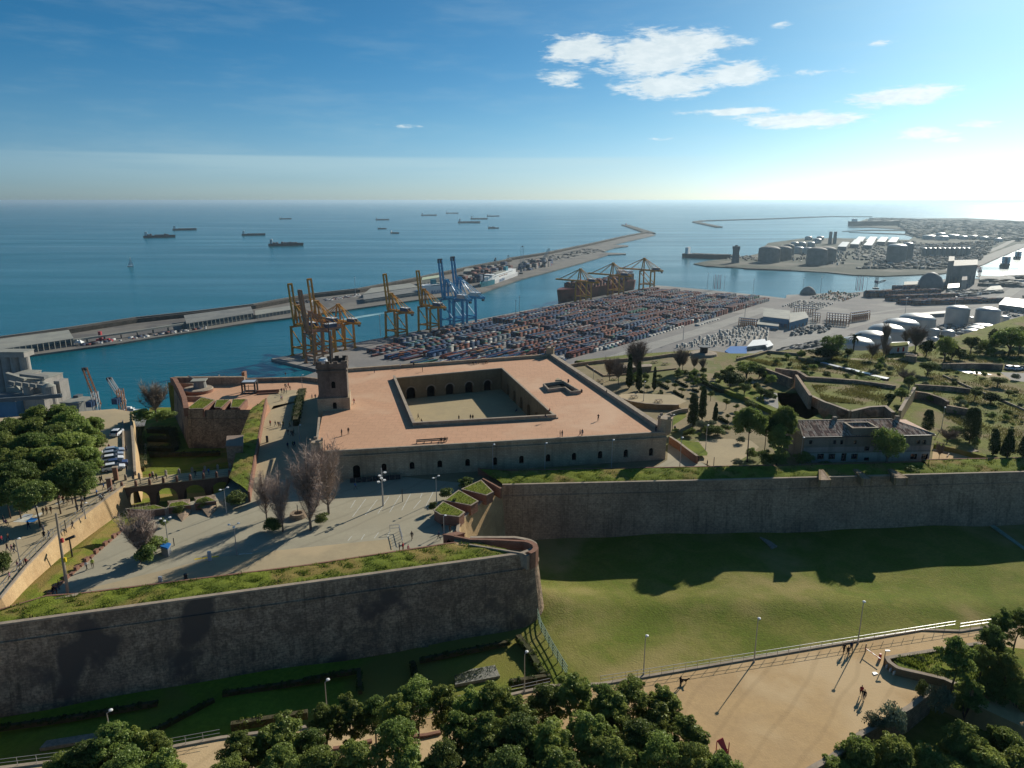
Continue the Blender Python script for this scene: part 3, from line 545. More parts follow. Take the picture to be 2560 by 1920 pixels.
# ------------------------------------------------------------------ containers
PAL = [(.24, .055, .04), (.19, .05, .04), (.30, .09, .05), (.03, .10, .24), (.02, .07, .18), (.05, .18, .30), (.05, .20, .14), (.42, .41, .38), (.33, .12, .06), (.26, .27, .28), (.16, .06, .06), (.42, .22, .10)]
PNAME = ['brick red', 'dark red', 'rusty orange', 'blue', 'navy', 'teal blue', 'green', 'white', 'orange', 'grey', 'maroon', 'tan']
PW = [11, 12, 5, 16, 18, 7, 4, 2, 3, 12, 10, 2]
rng = random.Random(5); nrng = np.random.default_rng(7)
cont = []                                                    # (x, y, z, yaw, colour index, block text, tier, stack height, long)
def block(a0, b0, na, nb, cols=None, hmax=4, dens=.92, txt='', pal=None, hbase=None):
 hb = max(1, hmax - rng.choice([0, 0, 1, 1])); b_c = rng.choices(range(12), PW)[0]
 for j in range(nb):
  h0 = max(1, hb - (rng.random() < .22)); base = rng.choices(range(12), PW)[0]; on = rng.random() < dens
  for i in range(na):
   if rng.random() < .2: on = rng.random() < dens
   if not on: continue
   if rng.random() < .22: base = b_c if rng.random() < .4 else rng.choices(range(12), PW)[0]
   h = max(1, h0 - (rng.random() < .07)); p = ab(a0 + i * 12.35, b0 + j * 2.62)
   for k in range(h):
    ci = base if rng.random() < .85 else rng.choices(range(12), PW)[0]
    if pal: ci = rng.choice(pal)
    cont.append((p.x, p.y, 3.06 + k * 2.62, yaw_q, ci, txt, k, h, 1))
for ia, a0 in enumerate(range(205, 1110, 84)):
 for ib, b0 in enumerate(range(50, 350, 29)):
  hm = 3 if a0 < 420 else 4
  block(a0 + rng.uniform(-9, 9), b0, 6, 8 if a0 > 300 else rng.randint(5, 8), hmax=hm, dens=.85 if a0 < 300 else (.88 if a0 < 500 else .97), txt='in the terminal yard', pal=[0, 1, 10, 10, 1, 9, 4] if (a0 > 560 and rng.random() < .5) else None)
for a0 in (118, 160):
 for ib, b0 in enumerate(range(78 if a0 < 130 else 62, 350, 27)):
  block(a0 + rng.uniform(-8, 8), b0 + rng.uniform(-2, 2), 3, rng.randint(5, 8), hmax=rng.choice([1, 2, 2, 3]), dens=.8, txt='in the near yard corner')
for a0, b0, na, nb in [(352, 346, 9, 4), (520, 352, 11, 4), (680, 372, 8, 3)]: block(a0, b0, na, nb, hmax=2, dens=.97, txt='in a row along the yard road', pal=[7])
# white stacks in the near empty depot, short ones on end-on slots
wa, wb, wc, wd_ = Q('c', 1430, 1345, 3), Q('c', 1920, 1185, 3), Q('c', 2212, 1195, 3), Q('c', 2190, 1320, 3)
for i in range(26):
 for j in range(13):
  s_, t_ = i / 25, j / 12; p = (wa * (1 - s_) + wb * s_) * (1 - t_) + (wd_ * (1 - s_) + wc * s_) * t_
  if rng.random() < .30: continue
  h = rng.choice([1, 1, 1, 2, 2, 3])
  for k in range(h): cont.append((p.x, p.y, 3.06 + k * 2.62, yaw_q + .02, 7, 'in the white depot stacks', k, h, .5))
for (t_, x_, y_, n_, m_, pl, hh) in [('x', 1330, 1165, 9, 9, [7, 7, 9], 1), ('x', 1690, 1060, 12, 9, [7, 9, 6, 11], 2)]:
 p0 = Q(t_, x_, y_, 3)
 for i in range(n_):
  for j in range(m_):
   if rng.random() < .25: continue
   for k in range(rng.randint(1, hh)): cont.append((p0.x + i * 9 + j * 7, p0.y + i * 11 - j * 6, 3.06 + k * 2.62, yaw_q, rng.choice(pl), 'in the small yard by the basin', k, hh, .75))
for (x_, y_, n_, m_, h_) in [(230, 1050, 16, 7, 6), (500, 1095, 15, 6, 5), (650, 1140, 18, 6, 4), (540, 960, 18, 3, 5), (820, 1150, 20, 4, 4)]:
 p0 = Q('y', x_, y_, 3)
 for i in range(n_):
  for j in range(m_):
   for k in range(max(1, h_ - rng.choice([0, 0, 1]))): cont.append((p0.x + i * 12.6 * .98 - j * 1.2 + 6, p0.y + i * 12.6 * .2 + j * 3.0 + 2, 3.06 + k * 2.62, .2, rng.choice([4, 4, 0, 8, 1, 3, 10]), 'in the high stacks beyond the yard', k, h_, 1))
def vis_key(c):
 d = Vector((c[0], c[1], c[2] - CZ)); u = 1106 + FPX * c[0] / (c[1] * math.cos(PITCH) - (c[2] - CZ) * math.sin(PITCH))
 ang = math.atan2(c[1] * math.sin(PITCH) * 0 + (CZ - c[2]), c[1]) - PITCH; v_ = 829.5 + FPX * math.tan(ang)
 roof = 808 - (u - 755) * .0815 if u < 1200 else 772 + min(0, (1200 - u) * .06)
 return d.length if (740 < u < 2212 and v_ < roof - 2 and c[6] == c[7] - 1) else 1e9
order = sorted(range(len(cont)), key=lambda i: vis_key(cont[i])); near = set(order[:296])
def cont_mb(c, col=None):
 L = 12.19 * (1 if c[8] == 1 else c[8]); return MB().box(c[0], c[1], c[2], L, 2.44, 2.59, c[3], col)
protoc = {}
def cont_mesh(ci, L):
 if (ci, L) not in protoc:
  mm = M('container_' + PNAME[ci].replace(' ', '_'), tuple(x * (.8 if ci != 7 else 1.6) for x in PAL[ci]), tuple(x * (.6 if ci != 7 else 1.4) for x in PAL[ci]), .4, .8, streak=.15, spec=.08) if ('container_' + PNAME[ci].replace(' ', '_')) not in MATS else MATS['container_' + PNAME[ci].replace(' ', '_')]
  l = L / 2; mb = MB().box(0, 0, .08, L - .3, 2.32, 2.43)
  for s_ in (-1, 1): mb.box(s_ * (l - .1), 0, 0, .2, 2.44, 2.59)
  for s_ in (-1, 1): mb.box(0, s_ * 1.17, 2.45, L - .4, .1, .14)
  protoc[(ci, L)] = mb.mesh('shipping_container', mm)
 return protoc[(ci, L)]
for i in sorted(near):
 c = cont[i]; L = 12.19 * c[8]; o = bpy.data.objects.new('shipping_container', cont_mesh(c[4], L)); C.objects.link(o); o.location = c[:3]; o.rotation_euler[2] = c[3]
 st = 'standing on the ground' if c[7] == 1 else 'topmost of a stack of %s' % ['', 'one', 'two', 'three', 'four', 'five', 'six'][c[7]]
 tag(o, '%s shipping container %s %s' % (PNAME[c[4]], st, c[5]), 'container', 'shipping containers in the port')
rest = [cont[i] for i in range(len(cont)) if i not in near]
def box_cloud(name, arr, cols, mat):                         # arr: x y z yaw sx sy sz
 a = np.array(arr, dtype=float); n = len(a)
 base = np.array([(-1, -1, 0), (1, -1, 0), (1, 1, 0), (-1, 1, 0), (-1, -1, 1), (1, -1, 1), (1, 1, 1), (-1, 1, 1)], float)
 v = np.zeros((n, 8, 3)); lx = base[None, :, 0] * a[:, 4:5] / 2; ly = base[None, :, 1] * a[:, 5:6] / 2; c_, s_ = np.cos(a[:, 3:4]), np.sin(a[:, 3:4])
 v[:, :, 0] = a[:, 0:1] + lx * c_ - ly * s_; v[:, :, 1] = a[:, 1:2] + lx * s_ + ly * c_; v[:, :, 2] = a[:, 2:3] + base[None, :, 2] * a[:, 6:7]
 fb = np.array([(4, 5, 6, 7), (0, 1, 5, 4), (1, 2, 6, 5), (2, 3, 7, 6), (3, 0, 4, 7)]); f = (fb[None] + 8 * np.arange(n)[:, None, None]).reshape(-1, 4)
 me = bpy.data.meshes.new(name); me.vertices.add(n * 8); me.vertices.foreach_set('co', v.ravel()); me.loops.add(len(f) * 4); me.loops.foreach_set('vertex_index', f.ravel())
 me.polygons.add(len(f)); me.polygons.foreach_set('loop_start', np.arange(len(f)) * 4); me.polygons.foreach_set('loop_total', np.full(len(f), 4)); me.update(); me.validate()
 me.materials.append(mat); ca = me.color_attributes.new('Col', 'FLOAT_COLOR', 'CORNER'); cc = np.ones((n, 20, 4)); cc[:, :, :3] = np.array(cols)[:, None, :]; ca.data.foreach_set('color', cc.ravel())
 o = bpy.data.objects.new(name, me); C.objects.link(o); return o
def jit(c):
 k = rng.uniform(.75, 1.2); g_ = sum(c) / 3
 return tuple(min(.75, x * k * 1.05) for x in c) if g_ > .38 else tuple((x * .75 + g_ * .25) * k * .68 for x in c)
tag(box_cloud('container_stacks', [(c[0], c[1], c[2], c[3], 12.19 * c[8], 2.44, 2.59) for c in rest], [jit(PAL[c[4]]) for c in rest], m_box), 'thousands of stacked red, blue, white and grey shipping containers filling the port yard', 'containers', kind='stuff')
# ------------------------------------------------------------------ ships
def ship(name, label, cat, loc, yaw, L, Wd, H, hull, deck, house_h, boxes=0, cargo=None, group=None, funnel=True, boot=None):
 r = thing(name, label, cat, loc, group); r['_local'] = 1; r.rotation_euler[2] = yaw
 n = 10; st = [(-L/2, .72), (-L*.46, .95), (-L*.3, 1), (L*.25, 1), (L*.36, .85), (L*.44, .5), (L*.5, .04)]
 v = []; f = []
 for (x, k) in st:
  fl = H * (1.15 if x > L*.33 else 1); v += [(x * (.96 if x > 0 else 1), -Wd/2*k*.82, -1), (x, -Wd/2*k, fl), (x, Wd/2*k, fl), (x * (.96 if x > 0 else 1), Wd/2*k*.82, -1)]
 for i in range(len(st) - 1):
  a, b = 4 * i, 4 * i + 4; f += [(a, b, b + 1, a + 1), (a + 2, b + 2, b + 3, a + 3), (a + 1, b + 1, b + 2, a + 2)]
 f += [(0, 1, 2, 3), (27, 26, 25, 24)]
 h = MB().raw(v, f).obj('hull', hull, r)
 hx = -L * .40
 MB().box(hx, 0, H, L * .055, Wd * .86, house_h).box(hx, 0, H + house_h - 2, L * .04, Wd * 1.0, 2.6).obj('deckhouse', m_white, r)
 if funnel: MB().box(hx - L * .04, 0, H, L * .02, Wd * .25, house_h * .95).obj('funnel', m_red if L > 250 else m_navy, r)
 MB().tube((hx, 0, H + house_h), (hx, 0, H + house_h + L * .05), .5, .3, 5).tube((L * .42, 0, H), (L * .42, 0, H + L * .06), .5, .3, 5).obj('mast', m_grey, r)
 if cargo == 'box':
  arr, col = [], []
  nb = max(4, int(L * .72 / 14));
  for i in range(nb):
   x = hx + L * .06 + i * 14
   if x > L * .40: break
   hh = rng.randint(2, boxes) if rng.random() > .12 else 0
   for j in range(max(3, int(Wd / 5))):
    for k in range(max(0, hh - rng.choice([0, 0, 1]))): arr.append((x, (j - (int(Wd / 5) - 1) / 2) * 4.7, H + .4 + k * 2.6, 0, 12.2, 4.5, 2.5)); col.append(jit(rng.choice([PAL[0], PAL[1], PAL[10], PAL[2], PAL[4], PAL[8]])))
  o = box_cloud('deck_cargo', arr, col, m_box); o.parent = r; o['kind'] = 'stuff'
 elif cargo == 'tank':
  mb = MB().box(0, 0, H, L * .6, Wd * .12, 2)
  for k in range(5): mb.box(-L * .22 + k * L * .12, 0, H, L * .05, Wd * .7, 1.6)
  mb.obj('deck_piping', m_deck, r)
 elif cargo == 'bulk':
  mb = MB()
  for k in range(4): mb.box(-L * .2 + k * L * .15, 0, H, L * .11, Wd * .6, 2.5)
  mb.obj('hatch_covers', m_deck, r)
 return r
GA = 'ships at anchor off the port'
for t_, x_, y_, L, hd, cg, lab in [('a', 1380, 393, 190, 0, 'box', 'dark container ship at anchor, nearer of the two ships on the far left'),
 ('a', 1597, 330, 180, 0.05, 'bulk', 'dark bulk carrier at anchor behind and right of the leftmost container ship'), ('b', -20, 375, 155, 0, 'bulk', 'dark cargo ship at anchor left of and behind the biggest one'), ('b', 262, 465, 180, -.02, 'box', 'largest dark loaded container ship at anchor, nearest on the open sea'),
 ('b', 255, 235, 150, 0, 'tank', 'tiny faint ship alone near the horizon on the left'), ('b', 1092, 243, 165, 0, 'bulk', 'faint ship with pale bridge near the horizon, left of centre'), ('b', 1090, 320, 75, 0, 'tank', 'small dark ship below the faint one left of centre'),
 ('b', 1200, 358, 75, -.6, 'tank', 'small dark tug-like ship turned obliquely'), ('b', 1495, 205, 250, 0, 'tank', 'long low ship near the horizon above the blue cranes'), ('b', 1695, 187, 230, 0, 'tank', 'farthest pale ship on the horizon, centre'),
 ('b', 1842, 268, 240, 0, 'tank', 'long dark tanker with tall white bridge, centre of the anchorage'), ('b', 1928, 236, 220, 0, 'bulk', 'dark ship just behind the long tanker'), ('b', 2050, 212, 190, 0, 'bulk', 'faint ship on the right end of the far row'), ('b', 2052, 315, 95, 0, 'box', 'small dark ship low on the right of the anchorage')]:
 p = Q(t_, x_, y_, 0); yaw = hd - math.atan2(p.x, p.y) * 1.0
 ship('cargo_ship', lab, 'ship', tuple(p), yaw, L, L * .15, L * .055 + 3, m_hull, m_deck, L * .10 + 4, 3 if L < 185 else 4, cg, GA)
sb = thing('sailing_boat', 'small sailing boat with white sails alone on the open sea', 'sailing boat', tuple(Q('a', 1130, 645, 0)), local=True)
sb.scale = (1.7,) * 3
MB().raw([(-7, -1.6, 1.3), (-7, 1.6, 1.3), (2, 2, 1.5), (7, 0, 2), (2, -2, 1.5), (-6.5, 0, -.5), (5, 0, -.5)], [(0, 4, 3, 2, 1), (0, 1, 5), (1, 2, 6, 5), (2, 3, 6), (3, 4, 6), (4, 0, 5, 6)]).obj('hull', m_white, sb)
MB().tube((1, 0, 1), (1, 0, 21), .15, .1, 5).tube((1, 0, 2.5), (-6, 0, 2.5), .12, .1, 5).obj('mast', m_grey, sb)
MB().raw([(.7, .1, 3), (-6, .1, 3), (-3.4, .7, 9), (.7, .1, 20), (.7, -.1, 3), (-6, -.1, 3), (-3.4, .5, 9), (.7, -.1, 20)], [(0, 1, 2, 3), (7, 6, 5, 4), (1, 5, 6, 2), (2, 6, 7, 3)]).obj('mainsail', m_white, sb)
MB().raw([(1.2, .1, 19), (6.6, .1, 2.5), (1.6, .8, 3), (1.2, -.1, 19), (6.6, -.1, 2.5), (1.6, .6, 3)], [(0, 1, 2), (5, 4, 3), (1, 4, 5, 2), (2, 5, 3, 0)]).obj('jib_sail', m_white, sb)
# the container ship at the quay and the two ferries
c0 = ab(960, -32, 0)
cs = ship('container_ship', 'huge rust-red container ship moored under the lowered yellow cranes', 'ship', tuple(c0), yaw_q + math.pi, 345, 46, 26, m_shipred, m_deck, 26, 6, 'box')
MB().box(-140, 0, 20, 30, 40, 24).obj('accommodation_block', m_cro, cs)
TXT = 0
def text_mesh(s_, size, mat, parent, loc, rot, name='lettering'):
 cu = bpy.data.curves.new(name, 'FONT'); cu.body = s_; cu.size = size; cu.extrude = .08; cu.resolution_u = 2
 o = bpy.data.objects.new(name + '_tmp', cu); C.objects.link(o); dg = bpy.context.evaluated_depsgraph_get(); me = bpy.data.meshes.new_from_object(o.evaluated_get(dg)); bpy.data.objects.remove(o)
 o = bpy.data.objects.new(name, me); C.objects.link(o); me.materials.clear(); me.materials.append(mat); o.location = loc; o.rotation_euler = rot
 if parent: o.parent = parent
 return o
m_ferrytxt = M('ferry_blue_lettering', (.03, .16, .36), (.03, .14, .3), 1, .5)
m_teal = M('teal_hull_paint', (.02, .20, .26), (.02, .17, .22), .1, .5)
def ferry(label, pA, pB, Wd, H, bow):
 r = thing('ferry', label, 'ferry', tuple((pA + pB) / 2), local=True); d = pB - pA; L = d.length; r.rotation_euler[2] = math.atan2(d.y, d.x)
 st = [(-L/2, .9), (-L*.3, 1), (L*.2, 1), (L*.36, .8), (L*.45, .45), (L*.5, .03)]
 for nm, z0, z1, mt, xs in (('hull', -1, H * .52, m_white, 1), ('superstructure', H * .52, H, m_white, .86)):
  v = []; f = []
  for x, k in st:
   k2 = k * (1 if nm == 'hull' else .97); v += [(x * xs, -Wd/2*k2*(.86 if nm == 'hull' else 1), z0), (x * xs, -Wd/2*k2, z1), (x * xs, Wd/2*k2, z1), (x * xs, Wd/2*k2*(.86 if nm == 'hull' else 1), z0)]
  for i in range(len(st) - 1):
   a, b = 4 * i, 4 * i + 4; f += [(a, b, b + 1, a + 1), (a + 2, b + 2, b + 3, a + 3), (a + 1, b + 1, b + 2, a + 2)]
  f += [(0, 1, 2, 3), (23, 22, 21, 20)]; MB().raw(v, f).obj(nm, mt, r)
 MB().box(L * .30, 0, H, L * .07, Wd * .9, 4).obj('bridge', m_white, r); MB().box(L * .305, 0, H + 1.3, L * .072, Wd * .92, 1.4).obj('bridge_windows', m_glass, r)
 MB().box(-L * .2, 0, H, L * .07, Wd * .35, 12).obj('funnel', m_teal, r); MB().box(L * .02, 0, H, L * .3, Wd * .6, 2.5).obj('upper_deck', m_shed, r)
 MB().tube((L * .24, 0, H), (L * .24, 0, H + 16), .6, .4, 5).obj('mast', m_grey, r)
 for s_ in (-1, 1):
  for k in range(4): MB().box(-L * .1 + k * L * .07, s_ * (Wd / 2 - .2), H * .72, L * .045, 1.6, 2).obj('lifeboat', m_cro, r)
  MB().box(-L * .02, s_ * Wd / 2 * .975, H * .88, L * .55, .6, 1.1).obj('window_band', m_glass, r)
 if bow:
  mb = MB()
  for s_ in (-1, 1): mb.raw([(-L * .5 * bow, s_ * 0, 0)] * 0 or [], [])
 MB().box(-L * .5 * 1.0, 0, 1, .8, Wd * .7, H * .45).obj('stern_door', m_dwall, r)
 text_mesh('BALEÀRIA', H * .42, m_ferrytxt, r, (-L * .30, -Wd / 2 - .15, H * .16), (R(90), 0, 0)); text_mesh('BALEÀRIA', H * .42, m_ferrytxt, r, (L * .12, Wd / 2 + .15, H * .16), (R(90), 0, R(180)))
 return r
fa, fb_ = Q('n', 250, 880, 0), Q('n', 1040, 790, 0)
ferry('long white and pale blue ferry moored at the pier behind the blue cranes', fa + Vector((-20, 25, 0)), fb_ + Vector((-20, 25, 0)), 26, 26, 0)
fa, fb_ = Q('n', 1740, 560, 0), Q('n', 1200, 750, 0)
f2 = ferry('white ferry with teal bow moored on the pier beside the tall upright cranes', fa + Vector((-22, 0, 0)), fb_ + Vector((-12, 22, 0)), 26, 27, 0)
L2 = (fb_ - fa).length
mb = MB();
for i in range(6):
 k = [.98, .9, .78, .6, .35, .08][i]; x = L2 * (.25 + .05 * i)
 if i < 5:
  k2 = [.9, .78, .6, .35, .08][i]
  for s_ in (-1, 1): q = [(x, s_ * (13 * k + .5), 1), (x + L2 * .05, s_ * (13 * k2 + .5), 1), (x + L2 * .05, s_ * (13 * k2 + .9), 17), (x, s_ * (13 * k + .9), 17)]; mb.face(q if s_ < 0 else q[::-1])
mb.obj('bow_paint', m_teal, f2)
# wake of a boat in the dock channel
tag(sheet('boat_wake', QQ('b', 0, (720, 1100), (1130, 1035), (1280, 1020), (1130, 1048), (760, 1110)), .02, M('wake_foam', (.35, .50, .50), (.10, .25, .32), .03, .6)), kind='structure')
# moored boats near the wharf
yb = thing('motor_yacht', 'white motor yacht moored beyond the bare tree on the left', 'yacht', tuple(Q('e', 1135, 515, 0)), local=True)
MB().raw([(-9, -2.6, 2), (-9, 2.6, 2), (5, 2.4, 2.4), (10, 0, 3), (5, -2.4, 2.4), (-9, -2, -.5), (-9, 2, -.5), (8, 0, -.5)], [(0, 4, 3, 2, 1), (0, 1, 6, 5), (1, 2, 3, 7, 6), (3, 4, 0, 5, 7)]).obj('hull', m_white, yb)
MB().box(-1, 0, 2.2, 9, 4, 2).box(-2, 0, 4.2, 5, 3.4, 1.6).obj('cabin', m_white, yb); MB().box(-1, 0, 2.9, 9.1, 4.1, .8).obj('cabin_windows', m_glass, yb)
for k, (x_, y_) in enumerate([(930, 570), (1010, 580)]):
 tg = thing('barge', ['dark flat barge moored left of the brick gatepost', 'dark flat barge moored nearest the brick gatepost'][k], 'barge', tuple(Q('e', x_, y_, 0)), local=True); MB().box(0, 0, -.5, 26, 9, 4.5).obj('hull', m_dark, tg); MB().box(-8, 0, 4, 6, 6, 4).obj('wheelhouse', m_navy, tg)
# ------------------------------------------------------------------ port buildings
def hall(name, label, cat, base, z1, wallm, roofm, t=None, z=3, bands=None, wins=0, group=None, rise=1.2):
 """long building on a four-cornered base (front-left, front-right, back-right, back-left)"""
 b = [Vector(p) for p in base]; c = sum(b, Vector((0, 0, 0))) / 4; r = thing(name, label, cat, (c.x, c.y, z), group)
 MB().prism(b, z - .5, z1).obj('wall', wallm, r)
 e = [p + (p - c).normalized() * 1.2 for p in b]
 MB().prism(e, z1 + .02, [z1 + .6, z1 + .6, z1 + .6 + rise, z1 + .6 + rise]).obj('roof', roofm, r)
 A, B = b[0], b[1]; d = (B - A); L = d.length; d.normalize(); n = Vector((d.y, -d.x, 0))
 for (f0, f1, m) in bands or []:
  MB().beam(A + n * .15 + d * 1.5 + Vector((0, 0, z - A.z + (z1 - z) * (f0 + f1) / 2)), B + n * .15 - d * 1.5 + Vector((0, 0, z - A.z + (z1 - z) * (f0 + f1) / 2)), .5, (z1 - z) * (f1 - f0)).obj('window_band', m, r)
 if L > 25 and not wins:
  q_ = int(min(9, max(2, L / 16)))
  for k in range(q_):
   p = A + d * L * (k + .5) / q_ + n * .06; MB().beam((p.x, p.y, z + (z1 - z) * .22), (p.x + d.x * L * .4 / q_, p.y + d.y * L * .4 / q_, z + (z1 - z) * .22), .3, (z1 - z) * .42).obj('door', m_dwall if wallm is not m_dwall else m_shed2, r)
 for k in range(wins):
  p = A + d * L * (k + .5) / wins + n * .5; MB().beam((p.x, p.y, z), (p.x, p.y, z1), .9).obj('pillar', m_shed, r)
 return r
def quad4(t, z, p): return QQ(t, z, *p)
hall('ferry_terminal', 'long white-roofed glass-fronted terminal on the pier at the far left', 'terminal', quad4('a', 3, [(-60, 1440), (640, 1330), (600, 1260), (-60, 1350)]), 15, m_dwall, m_shed, bands=[(.25, .75, m_glass)], wins=14)
hall('ferry_terminal', 'long grey terminal building with raised glazed storey on the left pier', 'terminal', quad4('a', 3, [(1620, 1190), (2190, 1095), (2170, 1040), (1600, 1120)]), 14, m_dwall, m_shed2, bands=[(.5, .85, m_glass), (.12, .3, m_shed)], wins=16)
hall('harbour_shed', 'low pale shed with dark openings on the pier behind the first cranes', 'shed', quad4('b', 3, [(0, 1095), (310, 1045), (300, 1018), (0, 1060)]), 10, m_shed2, m_shed, wins=10)
hall('harbour_shed', 'dark-fronted long shed on the pier left of the lone yellow crane', 'shed', quad4('b', 3, [(935, 965), (1400, 895), (1390, 860), (930, 925)]), 12, m_dwall, m_shed2, bands=[(.55, .8, m_shed)])
hall('harbour_shed', 'broad flat-roofed shed behind the lone yellow crane on the pier', 'shed', quad4('b', 3, [(930, 915), (1400, 850), (1330, 822), (1000, 865)]), 12, m_shed2, m_shed)
hall('harbour_shed', 'pale green roofed box shed between yellow and blue cranes', 'shed', quad4('n', 3, [(215, 700), (500, 650), (490, 620), (230, 665)]), 18, m_shed, M('pale_green_roof', (.45, .52, .36), (.40, .46, .32), .05, .7))
hall('harbour_shed', 'grey shed on the pier behind the right blue crane', 'shed', quad4('n', 3, [(780, 690), (1020, 650), (1010, 600), (800, 625)]), 16, m_shed2, m_shed)
hall('harbour_shed', 'white canopy shed right of the blue crane booms', 'shed', quad4('n', 3, [(850, 570), (1040, 560), (1000, 520), (880, 530)]), 20, m_shed2, m_shed)
wk = thing('walkway_bridge', 'long elevated pale walkway running along the left pier', 'walkway', tuple(Q('a', 1100, 1230, 3))); pts = [Q('a', 600, 1330, 3), Q('a', 1180, 1245, 3), Q('a', 1700, 1160, 3)]
MB().rail(pts, 5, 10, 13).obj('deck', m_shed, wk)
for k in range(9):
 p = pts[0].lerp(pts[2], k / 8); MB().box(p.x, p.y, 2.5, 2, 2, 7.5).obj('pillar', m_concrete, wk)
for k, (x_, y_, s_) in enumerate([(873, 1285, 9), (940, 1290, 8)]):
 p = Q('a', x_, y_, 3); tg = thing('loader', ['red dockside loader tower on the left pier', 'low red dock loader beside the loader tower'][k], 'loader', tuple(p)); MB().box(p.x, p.y, 3, s_ * .5, s_ * .5, 16 if k == 0 else 5).obj('tower', m_red, tg); MB().box(p.x, p.y, 3, s_ * 1.6, 5, 3).obj('base', m_red, tg)
for k in range(3):
 p = Q('a', 650 + 22 * k, 1322, 3); tg = thing('white_tent', 'small white pointed tent, %s of three on the pier edge' % ['left', 'middle', 'right'][k], 'tent', tuple(p)); MB().raw([(p.x-5,p.y-5,7),(p.x+5,p.y-5,7),(p.x+5,p.y+5,7),(p.x-5,p.y+5,7),(p.x,p.y,12)], [(0,1,4),(1,2,4),(2,3,4),(3,0,4)]).obj('canopy', m_white, tg)
 MB().box(p.x-4.5,p.y-4.5,3,.4,.4,4).box(p.x+4.5,p.y-4.5,3,.4,.4,4).box(p.x+4.5,p.y+4.5,3,.4,.4,4).box(p.x-4.5,p.y+4.5,3,.4,.4,4).obj('poles', m_grey, tg)
# low clutter on the pier: cars, stacks, containers beyond the ferries
arr, col = [], []
def scatter(t, quad, n, sz, pal, yaw=yaw_q, z=3.05, stk=1):
 A, B, C2, D = [Q(t, x, y, 3) for x, y in quad]
 for _ in range(n):
  s_, q_ = rng.random(), rng.random(); p = (A * (1 - s_) + B * s_) * (1 - q_) + (D * (1 - s_) + C2 * s_) * q_
  k = rng.choice(sz); c = jit(rng.choice(pal))
  for h in range(rng.randint(1, stk)): arr.append((p.x, p.y, z + h * k[2], yaw + rng.uniform(-.03, .03), *k)); col.append(c)
CARP = [(.4, .4, .4), (.05, .05, .06), (.2, .2, .22), (.3, .05, .04), (.05, .08, .18), (.55, .55, .53)]
scatter('b', [(600, 945), (900, 900), (890, 880), (590, 930)], 120, [(4.5, 1.9, 1.5)], [(.6, .6, .58)] * 3 + CARP)
scatter('b', [(340, 975), (500, 950), (490, 935), (350, 955)], 60, [(4.5, 1.9, 1.5), (9, 3, 3)], CARP)
scatter('b', [(1750, 800), (2150, 760), (2212, 640), (1900, 700)], 200, [(12, 2.5, 2.6), (25, 12, 7), (14, 8, 5)], [PAL[0], PAL[1], PAL[4], (.15, .15, .16), (.3, .3, .3)], stk=3)
scatter('c', [(80, 690), (340, 640), (330, 600), (60, 640)], 150, [(12, 2.5, 2.6), (20, 10, 6)], [PAL[3], PAL[0], (.15, .15, .16), (.3, .28, .25)], stk=3)
scatter('c', [(100, 640), (820, 510), (700, 480), (150, 580)], 140, [(12, 8, 3), (4.5, 1.9, 1.5), (40, 25, .4)], [(.2, .18, .15), (.3, .27, .22), (.12, .11, .1), (.1, .12, .12)])
scatter('a', [(700, 1335), (1800, 1180), (1800, 1165), (700, 1320)], 70, [(4.5, 1.9, 1.5), (8, 2.5, 3)], CARP)
scatter('b', [(1650, 1190), (2212, 1090), (2212, 1075), (1650, 1170)], 40, [(8, 2.5, 3), (5, 5, 4)], CARP)
tag(box_cloud('pier_clutter', arr, col, m_ind), 'scattered small cars, cargo piles and boxes along the outer pier and quays', 'port clutter', kind='stuff')
arr, col = [], []
scatter('y', [(60, 680), (1500, 690), (1900, 330), (700, 380)], 1500, [(8, 5, 5), (20, 9, 6), (5, 5, 9), (30, 2, 3), (14, 14, 4), (12, 12, 8)], [(.42, .41, .38), (.12, .13, .12), (.26, .26, .24), (.18, .16, .12), (.1, .12, .11)], yaw=.5)
scatter('y', [(0, 560), (800, 600), (900, 330), (0, 300)], 350, [(10, 6, 5), (25, 10, 6)], [(.2, .2, .18), (.1, .11, .1), (.35, .34, .3)], yaw=.9)
scatter('y', [(800, 280), (2212, 330), (2212, 90), (600, 110)], 900, [(60, 20, 8), (30, 18, 7), (90, 30, 9), (16, 16, 12)], [(.2, .2, .18), (.1, .12, .1), (.30, .30, .28), (.15, .16, .13), (.07, .10, .06), (.07, .10, .06)], yaw=.6)
scatter('d', [(900, 260), (2212, 330), (2212, 262), (900, 225)], 500, [(90, 40, 12), (60, 60, 9), (150, 30, 10)], [(.07, .09, .06), (.09, .1, .07), (.16, .17, .15), (.28, .28, .26)], yaw=.6)
scatter('x', [(560, 560), (1000, 580), (1000, 520), (760, 510)], 60, [(10, 6, 4), (20, 3, 3)], [(.15, .14, .12), (.3, .28, .24)])
scatter('x', [(1300, 560), (2100, 640), (2200, 480), (1900, 430)], 160, [(10, 6, 5), (20, 4, 3), (6, 6, 9)], [(.15, .14, .12), (.3, .28, .24), (.45, .44, .4)])
scatter('y', [(1700, 900), (2212, 920), (2212, 790), (1750, 820)], 120, [(30, 12, 6), (14, 8, 5), (50, 20, 7)], [(.25, .25, .23), (.12, .13, .12), (.4, .4, .37)], yaw=.4)
scatter('y', [(1250, 1060), (1900, 990), (1800, 950), (1250, 1000)], 90, [(14, 5, 4), (25, 10, 5), (9, 9, 7)], [(.2, .2, .19), (.1, .11, .1), (.5, .5, .47)], yaw=.3)
scatter('y', [(1000, 1560), (1800, 1540), (1700, 1420), (1050, 1400)], 150, [(8, 3, 3), (20, 1.5, 2), (5, 5, 4)], [(.25, .25, .24), (.12, .13, .12), (.55, .55, .53)], yaw=.3)
